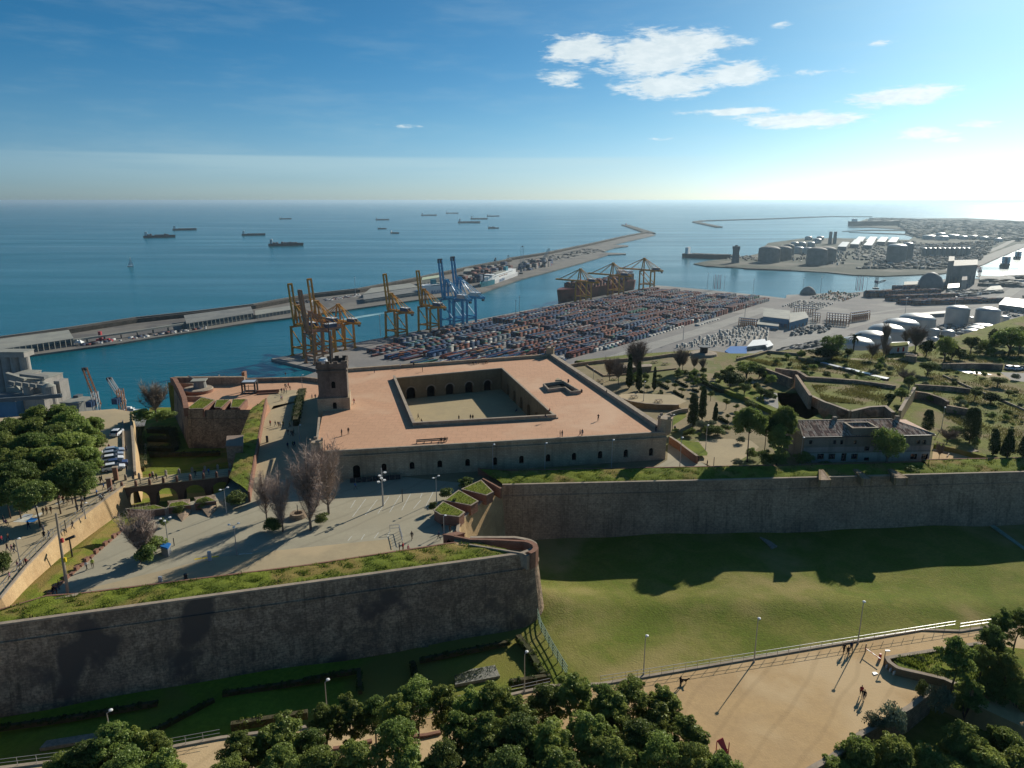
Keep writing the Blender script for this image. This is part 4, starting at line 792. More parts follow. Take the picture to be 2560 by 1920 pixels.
scatter('x', [(1400, 1560), (2000, 1480), (1950, 1400), (1500, 1450)], 90, [(8, 3, 3), (12, 2.5, 2.6), (5, 5, 4)], [(.25, .25, .24), (.1, .11, .12), (.05, .14, .22)], yaw=.9)
scatter('d', [(100, 1400), (440, 1330), (430, 1290), (100, 1370)], 70, [(25, 3, 4), (14, 3, 3)], [(.05, .07, .10), (.12, .12, .12), (.3, .3, .3)], yaw=.72)
scatter('y', [(1950, 1330), (2400, 1250), (2300, 960), (1950, 1150)], 160, [(10, 2.5, 3), (5, 2, 1.6)], [(.5, .5, .48), (.12, .13, .12), (.3, .3, .28)], yaw=.45)
tag(box_cloud('industrial_clutter', arr, col, m_ind), 'dense jumble of small industrial buildings, pipes and sheds across the port land', 'industrial clutter', kind='stuff')
# straddle carriers
cr = thing('straddle_carrier', 'x', 'straddle carrier', local=True); PROTOS.append(cr)
mb = MB()
for sx_ in (-1, 1):
 for sy in (-1, 1): mb.box(sx_ * 4.5, sy * 2.3, 0, .7, .7, 13)
for sy in (-1, 1): mb.box(0, sy * 2.3, 12.4, 10, .6, .8).box(0, sy * 2.3, .4, 10, .6, .9)
mb.obj('frame', m_cro, cr); MB().box(0, 0, 13.2, 4, 5, 1).obj('engine_deck', m_navy, cr); MB().box(0, 0, 9.5, 9, 2.3, .6).obj('spreader', m_dark, cr)
k = 0
for (t_, x0, y0, n_, m_, dx, dy) in [('x', 770, 1400, 9, 2, 24, 8), ('x', 1480, 1230, 9, 2, 30, 6), ('x', 1720, 1330, 3, 2, 30, 8), ('x', 1900, 1330, 8, 3, 36, 10), ('y', -10, 1330, 10, 2, 24, -12)]:
 for i in range(n_):
  for j in range(m_):
   p = Q(t_, x0 + i * dx, y0 + j * 32 + i * dy * .3, 3); copy_tree(cr, (p.x, p.y, 3.1), yaw_q + .3, 1, 'tall rust-red straddle carrier frame parked in a row of them', 'straddle carriers parked in rows')
hall('workshop', 'big blue two-part workshop in the port, its taller left block', 'workshop', quad4('x', 3, [(1060, 1400), (1390, 1440), (1400, 1330), (1070, 1300)]), 19, m_blueshed, m_shed)
hall('workshop', 'big blue workshop block joined on the right of the taller one', 'workshop', quad4('x', 3, [(1400, 1470), (1640, 1400), (1600, 1330), (1405, 1345)]), 17, m_blueshed, m_shed)
hall('workshop', 'low blue annex with pale roof in front of the blue workshop', 'workshop', quad4('x', 3, [(985, 1440), (1260, 1470), (1270, 1410), (1010, 1390)]), 10, m_blueshed, m_shed)
hall('warehouse', 'white low warehouse slab at the near right of the depot', 'warehouse', quad4('c', 3, [(2030, 1370), (2200, 1350), (2180, 1310), (2080, 1320)]), 9, m_shed, m_white)
hall('warehouse', 'small white-roofed warehouse just left of another in the depot', 'warehouse', quad4('d', 3, [(-10, 1370), (40, 1350), (10, 1315), (-40, 1330)]), 8, m_shed, m_white)
tb = thing('tarpaulin', 'bright blue tarpaulin spread on the ground by the depot', 'tarpaulin', (0, 0, 0)); MB().prism(QQ('w', 3, (60, 10), (130, -50), (340, -50), (330, 70), (230, 110)), 3.05, 6).obj('cover', m_blue, tb)
hall('greenhouse_shed', 'long white translucent roofed hall at the right edge of the port', 'hall', quad4('y', 3, [(1880, 1200), (2400, 1270), (2330, 1160), (1960, 1120)]), 14, m_shed2, m_white)
hall('warehouse', 'pale flat-roofed warehouse left of the tree-lined road', 'warehouse', quad4('y', 3, [(1690, 990), (1940, 975), (1900, 930), (1780, 940)]), 9, m_shed2, m_shed)
hall('warehouse', 'long grey shed by the river mouth', 'warehouse', quad4('y', 3, [(1640, 850), (2100, 860), (2080, 815), (1640, 800)]), 9, m_shed2, m_shed2)
hall('warehouse', 'low dark shed behind the white cylinder tanks', 'warehouse', quad4('y', 3, [(890, 1310), (1190, 1290), (1190, 1265), (900, 1290)]), 9, m_dwall, m_dwall)
def tank(label, t, x, y, wpx, hz, mat, dome, group='storage tanks in the port', cat='tank', name='storage_tank', rimm=None):
 p = Q(t, x, y, 3); rr = wpx * TILE[t][2] / 1.15732 / FPX * (p.y * math.cos(PITCH) + (CZ - 3) * math.sin(PITCH)) / 2
 r = thing(name, label, cat, tuple(p), group); MB().lathe([(rr, -.5), (rr, hz)], p.x, p.y, 3, 28).obj('shell', mat, r)
 MB().lathe([(rr * 1.01, 0), (rr * .93, dome * .35), (rr * .75, dome * .68), (rr * .45, dome * .9), (rr * .1, dome)], p.x, p.y, 3 + hz, 28).obj('dome_roof', rimm or m_silver, r, smooth=True)
 return r
for (x_, y_, wd_, hz, dm, nm) in [(820, 1475, 420, 22, 10, 'farthest and rightmost'), (615, 1550, 420, 22, 10, 'second farthest'), (425, 1640, 440, 22, 11, 'middle'), (240, 1740, 440, 22, 11, 'second nearest'), (30, 1830, 440, 22, 11, 'nearest and leftmost')]:
 tank('broad white domed fuel tank, %s of the row behind the palm' % nm, 'y', x_, y_, wd_, hz, m_silver, dm)
tank('white cylinder tank with low cone roof, left of a pair', 'y', 1335, 1395, 270, 30, m_silver, 7); tank('white cylinder tank with low cone roof, right of a pair', 'y', 1720, 1420, 280, 30, m_silver, 7)
for i, (x_, y_, wd_, hz) in enumerate([(1520, 1370, 100, 8), (1940, 1400, 120, 14), (1680, 1480, 260, 10), (1590, 1530, 220, 12), (1540, 1570, 200, 12), (1230, 1580, 150, 12), (1050, 1560, 130, 12), (1050, 1660, 90, 10)]):
 tank('low white tank roof among pipes, %s from the left' % ['seventh', 'eighth', 'sixth', 'fifth', 'fourth', 'third', 'second', 'first'][i], 'y', x_, y_, wd_, hz, m_silver, 4)
for i, (x_, y_, wd_, hz) in enumerate([(1140, 590, 270, 48), (1310, 560, 230, 42), (1750, 620, 250, 50), (1870, 600, 240, 48), (1385, 520, 150, 40)]):
 tank('large dark concrete gas tank with domed roof, %s' % ['nearest of the left three', 'middle of the left three', 'front one of the right pair', 'rear one of the right pair', 'rear one on the left'][i], 'x', x_, y_, wd_, hz, m_tank, 13, rimm=m_tank)
for i, (x_, y_, wd_, hz) in enumerate([(1520, 480, 130, 14), (1640, 490, 140, 14), (1560, 400, 110, 12), (1680, 400, 100, 12), (1470, 400, 100, 12), (1760, 350, 110, 12), (1650, 310, 90, 10), (1800, 310, 90, 10)]):
 tank('white curved-roof tank on the spit, %s' % ['front left', 'front middle', 'second row middle', 'second row right', 'second row left', 'third row right', 'back left', 'back right'][i], 'x', x_, y_, wd_, hz * 1.6, m_silver, 8)
for i, (x_, y_, wd_, hz) in enumerate([(990, 300, 160, 18), (1160, 310, 150, 18), (1140, 262, 120, 16), (1300, 290, 150, 18), (1430, 300, 110, 14), (1560, 300, 110, 16), (1700, 310, 110, 14), (1880, 330, 100, 12), (560, 590, 230, 60), (700, 560, 130, 60)]):
 tank('pale distant tank in the far depot, %s from the left' % ['third', 'fifth', 'fourth', 'sixth', 'seventh', 'eighth', 'ninth', 'tenth', 'big first', 'slim second'][i], 'y', x_, y_, wd_, hz, m_tank if i > 7 else m_silver, 9)
for i, x_ in enumerate(range(890, 1500, 62)):
 tank('dark upright silo, %s from the left in the long far silo row' % ['first', 'second', 'third', 'fourth', 'fifth', 'sixth', 'seventh', 'eighth', 'ninth', 'tenth'][i], 'y', x_ + 30, 520, 60, 34, m_tank, 3, 'long row of far silos')
for i, (x_, y_) in enumerate([(90, 345), (240, 345), (380, 350), (520, 355), (40, 385), (210, 400), (-120, 420)]):
 hall('vaulted_shed', 'far pale shed with ribbed white roof, %s' % ['back row first', 'back row second', 'back row third', 'back row fourth', 'front row left', 'front row right', 'leftmost near the chimneys'][i], 'shed', quad4('y', 3, [(x_ - 70, y_ + 25), (x_ + 40, y_ + 30), (x_ + 80, y_ - 20), (x_ - 10, y_ - 25)]), 22, m_shed2, m_silver, rise=6)
for k, x_ in enumerate((1925, 1985)):
 p = Q('x', x_, 360, 3); tg = thing('chimney', ['shorter left', 'taller right'][k] + ' chimney of the pair on the port spit', 'chimney', tuple(p)); MB().lathe([(10, 0), (8, 60), (8.5, 66)], p.x, p.y, 3, 12).obj('shaft', m_tank, tg)
p = Q('x', 710, 600, 3); tg = thing('control_tower', 'dark flared control tower at the tip of the spit', 'tower', tuple(p)); MB().lathe([(15, 0), (13, 22), (12, 40), (14.5, 56), (14.5, 62)], p.x, p.y, 3, 14).obj('shaft', m_dwall, tg); MB().lathe([(6, 0), (5, 4)], p.x, p.y, 65, 10).obj('roof_cabin', m_dark, tg)
p = Q('x', 340, 540, 0); ship('gas_carrier', 'bulky gas carrier moored end-on at the spit jetty', 'ship', tuple(p), -.5, 200, 42, 16, m_hull, m_deck, 26, 0, 'tank')
p = Q('y', 1960, 640, 0); ship('cargo_ship', 'dark cargo ship against the bright river, right edge', 'ship', tuple(p), 1.0, 190, 30, 14, m_hull, m_deck, 24, 0, 'bulk'); p = Q('y', 2120, 540, 0); ship('cargo_ship', 'second dark ship farther up the bright river', 'ship', tuple(p), 1.0, 150, 26, 10, m_hull, m_deck, 20, 0, 'bulk')
p = Q('d', 920, 292, 0); ship('car_carrier', 'large dark car carrier in the far basin', 'ship', tuple(p), .12, 520, 55, 42, m_hull, m_deck, 22, 0, 'bulk', funnel=False)
# grain terminal in the middle distance right
hall('grain_silo_block', 'tall grey grain silo block beside the river, with a tower at its left', 'silo', quad4('y', 3, [(1260, 900), (1570, 880), (1580, 800), (1270, 810)]), 58, m_tank, m_tank)
hall('grain_silo_block', 'slim grey elevator tower left of the grain silo block', 'tower', quad4('y', 3, [(1190, 920), (1265, 910), (1270, 840), (1200, 840)]), 74, m_tank, m_tank)
hall('grain_silo_block', 'shorter grey block in front of the grain silo', 'silo', quad4('y', 3, [(1390, 960), (1460, 955), (1460, 900), (1400, 900)]), 30, m_silo, m_silo)
hall('warehouse', 'white low building in front of the grain silo', 'warehouse', quad4('y', 3, [(1220, 990), (1370, 975), (1370, 930), (1230, 940)]), 15, m_shed, m_white)
hall('harbour_shed', 'pale long shed on the quay left of the dark cone heap', 'shed', quad4('y', 3, [(665, 925), (900, 915), (890, 880), (670, 890)]), 11, m_shed2, m_shed)
dm = thing('dome_silo', 'dark domed silo heap beside the grain terminal', 'silo', tuple(Q('y', 1000, 950, 3))); p = Q('y', 1000, 950, 3); MB().lathe([(30, 0), (30, 18), (24, 34), (12, 44), (3, 47)], p.x, p.y, 3, 20).obj('dome', m_dwall, dm, smooth=True)
dm = thing('salt_heap', 'small grey conical heap at the basin corner', 'heap', tuple(Q('x', 1645, 1005, 3))); p = Q('x', 1645, 1005, 3); MB().lathe([(20, 0), (16, 10), (9, 17), (2, 20)], p.x, p.y, 3, 14).obj('mound', m_shed2, dm, smooth=True)
f1 = Q('y', 305, 940, 3); jib('dark ship unloader crane with horizontal arm at the basin quay', f1, tz('y', 420, 830, f1.y), m_dwall, 4, m_dwall)
f1 = Q('y', 1635, 790, 3); jib('red harbour crane against the bright river', f1, tz('y', 1600, 640, f1.y), m_red, 8, m_red)
f1 = Q('y', 940, 900, 3); jib('slim dark crane beside the cone heap', f1, tz('y', 870, 830, f1.y), m_dwall, 3, m_dwall)
for base_x, t_ in ((425, 'x'), (40, 'y')):
 for k in range(6):
  p = Q(t_, base_x + k * 18, 940 if t_ == 'x' else 960, 3); tg = thing('flagpole', 'thin striped mast in the row of six on the %s quay' % ('left' if t_ == 'x' else 'right'), 'mast', tuple(p), 'rows of thin masts on the quay'); MB().tube((p.x, p.y, 3), (p.x, p.y, 42), .8, .5, 5).obj('mast', m_red if k % 2 else m_grey, tg)
for t_, x_, y_, h_ in [('x', 350, 945, 42), ('x', 565, 965, 38), ('x', 938, 1010, 38), ('x', 1575, 1000, 38), ('x', 830, 1330, 38), ('x', 1805, 990, 40), ('y', 185, 960, 34), ('y', 680, 1265, 34), ('y', 1310, 1250, 34), ('b', 860, 900, 45), ('b', 1075, 1245, 36), ('n', 1655, 1200, 36), ('n', 1710, 1190, 42), ('x', 40, 1590, 40)]:
 p = Q(t_, x_, y_, 3); tg = thing('floodlight_mast', 'slender port floodlight mast', 'floodlight mast', tuple(p), 'slender floodlight masts across the port'); MB().tube((p.x, p.y, 3), (p.x, p.y, 3 + h_), .55, .3, 6).obj('pole', m_grey, tg); MB().box(p.x, p.y, 3 + h_, 3, 3, 1).obj('lamp_ring', m_grey, tg)
# ------------------------------------------------------------------ grain silos at the left edge
sil = thing('grain_silos', 'tall row of round concrete silos with flat roof at the left edge', 'silos', tuple(Q('u', 200, 700, 3)))
Ys = 835; a_ = lambda x, y, Y: Vector((ray(*vp('u', x, y)).x * Y / ray(*vp('u', x, y)).y, Y, ztop('u', x, y, Y)))
pr0 = a_(400, 480, Ys); zt = a_(300, 280, Ys).z; zr = a_(300, 215, Ys).z; xr = a_(395, 300, Ys).x; step = a_(240, 300, Ys).x - a_(115, 300, Ys).x
for k in range(6): MB().lathe([(step * .52, 0), (step * .52, zt - 3)], xr - step * (k + .5), Ys, 3, 20).obj('silo', m_silo, sil, smooth=False)
MB().box(xr - step * 3.2, Ys + 2, zt, step * 6.4, step * 1.7, zr - zt).obj('head_house', m_silo, sil); MB().box(xr - step * 3.2, Ys + 2, zr, step * 6.5, step * 1.8, 1).obj('roof', m_shed, sil)
cpx = thing('cement_works', 'jumble of pale cement works buildings, tanks and conveyors at the left edge', 'cement works', tuple(Q('u', 500, 900, 3)))
def ubox(nm, x0, x1, yt, Y, dp, mat, z0=3, parent=None, yb=None, rm=None):
 A, B = a_(x0, yt, Y), a_(x1, yt, Y); z0 = a_(x0, yb, Y).z if yb else z0
 o = MB().box((A.x + B.x) / 2, Y + dp / 2, z0, B.x - A.x, dp, A.z - z0, -.12).obj(nm, mat, parent or cpx)
 if rm: MB().box((A.x + B.x) / 2, Y + dp / 2, A.z + .01, B.x - A.x + 1, dp + 1, .8, -.12).obj('roof', rm, parent or cpx)
 return o
ubox('block', 100, 330, 560, 800, 30, m_silo, rm=m_shed); ubox('block', 330, 620, 600, 795, 32, m_silo, rm=m_shed); ubox('block', 80, 330, 720, 775, 20, m_silo, rm=m_shed); ubox('block', 320, 640, 880, 745, 25, m_silo, rm=m_shed2)
ubox('tower', 745, 830, 625, 770, 14, m_silo); ubox('tower', 440, 530, 640, 775, 10, m_silo, rm=m_shed); ubox('annex', 840, 1110, 930, 745, 25, m_shed2, rm=m_shed); ubox('tower', 1010, 1085, 825, 765, 8, m_dwall); ubox('block', -300, 260, 900, 740, 30, m_blueshed, rm=m_dwall)
for x_, yt, wd_, Y in ((670, 690, 170, 760), (385, 690, 130, 765), (600, 660, 140, 775)):
 A = a_(x_ - wd_ / 2, yt, Y); B = a_(x_ + wd_ / 2, yt, Y); MB().lathe([((B.x - A.x) / 2, 0), ((B.x - A.x) / 2, A.z - 3)], (A.x + B.x) / 2, Y, 3, 18).obj('round_tank', m_silo, cpx); MB().lathe([((B.x - A.x) / 2 * 1.04, 0), ((B.x - A.x) / 8, 3)], (A.x + B.x) / 2, Y, A.z, 18).obj('tank_roof', m_shed, cpx)
MB().beam(a_(-50, 890, 735), a_(850, 825, 735), 3, 4).obj('conveyor', m_dwall, cpx); MB().beam(a_(190, 650, 765), a_(290, 760, 765), 4, 3).obj('conveyor', m_shed, cpx); MB().beam(a_(90, 520, 790), a_(350, 600, 790), 5, 3).obj('conveyor', m_shed, cpx); MB().beam(a_(300, 530, 785), a_(640, 570, 785), 8, 3).obj('conveyor', m_shed2, cpx)
for k in range(5): MB().beam(a_(120 + k * 100, 640 + k * 12, 760), a_(200 + k * 100, 660 + k * 10, 760), 3, 4).obj('gantry', m_shed2, cpx)
sheet('wharf_sand', QQ('e', 3, (690, 495), (870, 590), (860, 640), (740, 620), (690, 600)), 3.06, m_shed)
sheet('wharf_apron', QQ('e', 3, (1110, 560), (1300, 545), (1200, 620), (1110, 610)), 3.06, m_shed)
m_courtw = M('courtyard_masonry', (.30, .22, .125), (.24, .175, .10), .2, .9, .03, 4, brick=(.6, .3, .025, .7, .85), streak=.3, fine=.2)
# ------------------------------------------------------------------ ramparts
def scarp(name, label, pts, z0, z1, mat, batter=1.6, cap=None, capw=.9, org=None, caph=.25, sub=6, cordon=True, cat='rampart'):
 """battered retaining wall facing outwards (right-hand side of the walk is outside)"""
 r = thing(name, label, cat, (pts[0][0], pts[0][1], min(z0) if isinstance(z0, list) else z0))
 P_ = [Vector(p[:2]) for p in pts]; n = len(P_); out = []
 for i in range(n):
  dl = ([(P_[i] - P_[i-1]).normalized()] if i else []) + ([(P_[i+1] - P_[i]).normalized()] if i < n - 1 else [])
  nn = sum((Vector((d.y, -d.x)) for d in dl), Vector((0, 0))).normalized(); out.append(nn / max(.4, nn.dot(Vector((dl[0].y, -dl[0].x)))))
 zt = z1 if isinstance(z1, list) else [z1] * n; zb = z0 if isinstance(z0, list) else [z0] * n
 mb = MB(); hc = .80
 for i in range(n - 1):
  a0 = P_[i] + out[i] * batter; b0 = P_[i+1] + out[i+1] * batter
  am, bm_ = P_[i] + out[i] * batter * .12, P_[i+1] + out[i+1] * batter * .12
  za, zb_ = zb[i] + (zt[i] - zb[i]) * hc, zb[i+1] + (zt[i+1] - zb[i+1]) * hc
  mb.face([(a0.x, a0.y, zb[i] - .6), (b0.x, b0.y, zb[i+1] - .6), (bm_.x, bm_.y, zb_), (am.x, am.y, za)])
  mb.face([(am.x, am.y, za), (bm_.x, bm_.y, zb_), (P_[i+1].x, P_[i+1].y, zt[i+1]), (P_[i].x, P_[i].y, zt[i])])
 w_ = mb.obj('masonry', mat, r)
 if cordon:
  mb = MB().rail([p + o_ * batter * .12 for p, o_ in zip(P_, out)], .36, [b + (t - b) * hc - .1 for b, t in zip(zb, zt)], [b + (t - b) * hc + .12 for b, t in zip(zb, zt)], side=-.4); mb.obj('cordon', mat, r)
 if cap: MB().rail([p + o_ * .08 for p, o_ in zip(P_, out)], capw, [t - .02 for t in zt], [t + caph for t in zt], side=1).obj('coping', cap, r)
 return r
nose = [WL[3], WL[4], WL[5], WL[6], WL[7]]
nz = []
for i in range(4):
 for k in range(3): nz.append(nose[i].lerp(nose[i+1], k / 3))
nz.append(nose[4])
def smooth_line(p, it=2):
 for _ in range(it): p = [p[0]] + [(p[i-1] + p[i] * 2 + p[i+1]) / 4 for i in range(1, len(p) - 1)] + [p[-1]]
 return p
nz = smooth_line(nz)
r1 = scarp('rampart', 'long stained battered stone rampart across the left foreground ending in a rounded nose', [WL[0], WL[1], WL[2]] + nz + [WL[8]], 163, 176.2, m_rampart, 1.6, m_coping, .7)
crv = smooth_line([WL[8], WL[8].lerp(WL[9], .5), WL[9], WL[9].lerp(WL[10], .5), WL[10], WL[10].lerp(WL[11], .5), WL[11], WL[11].lerp(WL[12], .5), WL[12]], 2)
scarp('curved_rampart', 'curved sunlit rampart recess between the left rampart and the long far one', crv, 163, 174.3, m_plaster, 1.2, m_coping, .6, cordon=False)
r2 = scarp('rampart', 'very long straight grey stone rampart behind the green moat meadow', [WL[12], WL[13], WL[14], WL[15], Vector((330, 170))], 163, 174.9, m_rampart2, 1.2, m_coping, .6)
# turf-topped parapets: a sloping bank with rough grass
def turf_bank(name, label, outer, inner, zo, zi, z0, mat=m_grass, brick=m_brick, tuft=True, dens=3.0, th=.45, tm=None):
 r = thing(name, label, 'grass bank', (outer[0][0], outer[0][1], z0))
 n = max(len(outer), len(inner)); O = [Vector(p[:2]) for p in outer]; I = [Vector(p[:2]) for p in inner]
 def res(P_, m_):
  L = [0];
  for i in range(1, len(P_)): L.append(L[-1] + (P_[i] - P_[i-1]).length)
  o = []
  for k in range(m_):
   d = L[-1] * k / (m_ - 1); j = max(0, min(len(P_) - 2, sum(1 for q in L if q <= d) - 1)); o.append(P_[j].lerp(P_[j+1], (d - L[j]) / max(1e-6, L[j+1] - L[j])))
  return o
 m_ = max(6, int((O[-1] - O[0]).length / 1.2)); O, I = res(O, m_), res(I, m_); K = 6; v = []; f = []
 for i in range(m_):
  for k in range(K):
   t_ = k / (K - 1); p = O[i].lerp(I[i], t_); bmp = (.22 * math.sin(i * .9 + k * 1.7) + .16 * math.sin(i * 2.1 - k)) if 0 < k < K - 1 else 0
   v.append((p.x, p.y, zo + (zi - zo) * t_ + bmp * .6 + (.15 if 0 < k < K - 1 else 0)))
 for i in range(m_ - 1):
  for k in range(K - 1): f.append((i * K + k, (i + 1) * K + k, (i + 1) * K + k + 1, i * K + k + 1))
 MB().raw(v, f).obj('turf', mat, r, smooth=True)
 MB().rail(I, .35, z0 - .3, zi + .12, side=0).obj('inner_wall', brick, r)
 if tuft:
  area = sum(((O[i+1] - O[i]).length * (I[i] - O[i]).length) for i in range(m_ - 1)); N_ = int(area * dens * 6)
  vs = []
  for _ in range(N_):
   i = rng.random() * (m_ - 1.001); j = int(i); t_ = rng.uniform(.04, .96); p = O[j].lerp(O[j+1], i - j).lerp(I[j].lerp(I[j+1], i - j), t_)
   cl = .5 + .5 * math.sin(p.x * 1.3 + 2 * math.sin(p.y * 1.7)) ; h = th * rng.uniform(.3, 1.1) * (.5 + cl)
   z = zo + (zi - zo) * t_ - .05; an = rng.random() * 6.28; w2 = .11; ca, sa = math.cos(an) * w2, math.sin(an) * w2; lx, ly = rng.uniform(-.3, .3) * h, rng.uniform(-.3, .3) * h
   vs.append(((p.x - ca, p.y - sa, z), (p.x + ca, p.y + sa, z), (p.x + lx, p.y + ly, z + h)))
  o = tri_obj('grass_tufts', np.array(vs), tm or m_tuft, r); o['kind'] = 'stuff'
 return r
def tri_obj(name, tris, mat, parent=None, link=True):
 n = len(tris); me = bpy.data.meshes.new(name); me.vertices.add(n * 3)
 org = np.array(parent.location) if (parent is not None and not parent.get('_local')) else np.zeros(3)
 me.vertices.foreach_set('co', (np.asarray(tris).reshape(-1, 3) - org).ravel()); me.loops.add(n * 3); me.loops.foreach_set('vertex_index', np.arange(n * 3)); me.polygons.add(n)
 me.polygons.foreach_set('loop_start', np.arange(n) * 3); me.polygons.foreach_set('loop_total', np.full(n, 3)); me.update(); me.materials.append(mat)
 if not link: return me
 o = bpy.data.objects.new(name, me); C.objects.link(o)
 if parent is not None: o.parent = parent
 return o
li = [Vector((-79.0, 91.2)), Vector((-71.5, 97.6)), Vector((-67.0, 98.2)), Vector((-34.5, 107.0)), Vector((-11, 114.9)), Vector((-7.0, 115.9))]
lo_ = [Vector((-82.0, 87.6)), Vector((-73.1, 90.3)), Vector((-32.6, 101.6)), Vector((-16, 106.3)), Vector((-2.5, 110.3)), Vector((.2, 111.2))]
turf_bank('parapet_bank', 'long shaggy grass bank along the top of the left rampart', lo_, li, 176.25, 176.1, 174, dens=3.2)
turf_bank('parapet_bank', 'long grass bank along the far rampart in front of the castle facade', [Vector((-1.9, 144.8)), Vector((42.4, 147.4)), Vector((60, 148.6))], [Vector((-7.8, 152.6)), Vector((-1.5, 151.2)), Vector((42.4, 153.5)), Vector((60, 154.5))], 174.95, 175.6, 174, dens=2.6, th=.4)
b2 = QQ('h', 175, (270, 1140), (820, 1125));
turf_bank('parapet_bank', 'shaded grass bank on the rampart in front of the tiled house', [Vector((60, 148.6)), Vector((96, 151.0))], [Vector((60, 154.5)), Vector((96, 157))], 174.95, 175.5, 174, dens=2.2, th=.35)
turf_bank('parapet_bank', 'sunny grass bank on the rampart at the far right', [Vector((96, 151.0)), Vector((116.7, 152.4)), Vector((200, 158))], [Vector((97, 158.4)), Vector((118, 159.5)), Vector((200, 166))], 174.95, 175.5, 174, dens=2.4, th=.4)
for k, (x0, y0, x1, y1, x2, y2) in enumerate([(845, 1045, 835, 1142, 905, 1142), (1075, 1040, 1125, 1134, 1180, 1132), (1310, 1040, 1345, 1130, 1425, 1128)]):
 p = [Q('h', x0, y0 + 10, 176.0), Q('h', x1, y1, 175.4), Q('h', x2, y2, 175.4)]
 r = thing('embrasure', 'weathered gun embrasure cutting the far parapet, %s of three' % ['left', 'middle', 'right'][k], 'embrasure', tuple(p[0])); c_ = (p[1] + p[2]) / 2
 MB().rail([p[0] + Vector((-.3, 0, 0)), p[1]], .45, 174, 175.75).obj('cheek_wall', m_courtw, r); MB().rail([p[0] + Vector((.3, 0, 0)), p[2]], .45, 174, 175.75).obj('cheek_wall', m_courtw, r); MB().prism([p[0], p[1], p[2]], 174, 175.72).obj('sill', m_rampart2, r)
# redan blocks (grass topped, brick sided) on the curved recess
def block_bed(label, t, pts, z, mat=m_grass, h=None, wall=m_brick, tuft=True, z0=173.9, th=.3, tm=None):
 P_ = QQ(t, z, *pts); c = sum(P_, Vector((0, 0, 0))) / len(P_); r = thing('planted_merlon', label, 'merlon', (c.x, c.y, 174))
 MB().prism(P_, z0, z - .12).obj('brick_wall', wall, r); MB().rail(P_, .32, z - .13, z, close=True).obj('coping', m_coping, r)
 q = [p.lerp(c, .06) for p in P_]; MB().prism(q, z - .2, z + .04).obj('turf', mat, r)
 if tuft:
  vs = []; A = 0
  for i in range(1, len(q) - 1):
   a, b, d = q[0], q[i], q[i+1]; ar = (b - a).cross(d - a).length / 2
   for _ in range(int(ar * 14)):
    s_, t_ = rng.random(), rng.random()
    if s_ + t_ > 1: s_, t_ = 1 - s_, 1 - t_
    p = a + (b - a) * s_ + (d - a) * t_; h = th * rng.uniform(.3, 1.1); an = rng.random() * 6.28; ca, sa = math.cos(an) * .09, math.sin(an) * .09
    vs.append(((p.x - ca, p.y - sa, z), (p.x + ca, p.y + sa, z), (p.x + rng.uniform(-.1, .1), p.y + rng.uniform(-.1, .1), z + h)))
  if vs: tri_obj('grass_tufts', np.array(vs), tm or m_tuft, r)['kind'] = 'stuff'
 return r
block_bed('grass-topped brick merlon nearest the rampart corner, beside the parking', 'z', [(175, 655), (330, 515), (695, 690), (605, 765), (285, 725)], 176.2)
block_bed('grass-topped brick merlon in the middle of three, with dry yellow clump', 'z', [(365, 485), (600, 315), (930, 500), (810, 570)], 176.2)
block_bed('grass-topped brick merlon farthest up the curved recess', 'z', [(660, 290), (985, 140), (1190, 340), (1080, 395)], 176.2)
MB_ = MB().rail(QQ('z', 176.2, (1015, 115), (1200, 215), (1330, 290)), .4, 174, 176.3); o = MB_.obj('brick_cheek', m_brick, r2)
c_ = Q('z', 530, 480, 176.2)
# sentry-box exit and sunken walk at the rampart corner
sb_ = thing('brick_sentry_post', 'small brick guard hut with dark arched door at the rampart corner', 'guard hut', tuple(Q('z', 420, 1240, 174)))
P_ = QQ('z', 176.6, (330, 1085), (520, 1110), (700, 1060), (560, 1040)); MB().prism(P_, 174, 176.5).obj('wall', m_brick, sb_); MB().prism([p.lerp(sum(P_, Vector()) / 4, -.08) for p in P_], 176.5, 176.7).obj('roof', m_brick, sb_)
A_p, B_p = P_[0], P_[1]; dd = (B_p - A_p); dn = Vector((dd.y, -dd.x, 0)).normalized(); q = [A_p + dd * .33 + dn * .03, A_p + dd * .66 + dn * .03]
MB().face([(q[0].x, q[0].y, 174), (q[1].x, q[1].y, 174), (q[1].x, q[1].y, 175.5), ((q[0].x+q[1].x)/2, (q[0].y+q[1].y)/2, 175.9), (q[0].x, q[0].y, 175.5)]).obj('door', m_void, sb_)
nw = thing('corner_walk_wall', 'low brick walls round the paved walk on the rampart nose', 'wall', tuple(Q('z', 800, 1180, 176.5)))
MB().rail(QQ('z', 176.6, (520, 1110), (800, 1165), (1250, 1175), (1740, 1200)), .5, 174, 176.7).obj('back_wall', m_brick, nw)
arc = smooth_line([Vector(p[:2]) for p in QQ('z', 176.8, (1740, 1200), (1850, 1215), (1930, 1270), (1950, 1330), (1900, 1380), (1820, 1410))], 1); MB().rail(arc, .9, 174, 177).obj('nose_parapet', m_brick, nw)
MB().rail(QQ('z', 176.6, (780, 1245), (1720, 1400), (1780, 1440), (1850, 1410)), .35, 174, 176.6).obj('front_wall', m_coping, nw)
MB().prism(QQ('z', 175.9, (800, 1170), (1740, 1210), (1900, 1300), (1800, 1400), (1700, 1385), (790, 1240)), 173.9, 175.0).obj('paving', m_court, nw)
MB().prism(QQ('z', 176.4, (520, 1110), (800, 1170), (780, 1250), (530, 1240)), 173.9, 176.2).obj('sloping_top', m_plaster, nw)
lamp_slab = None
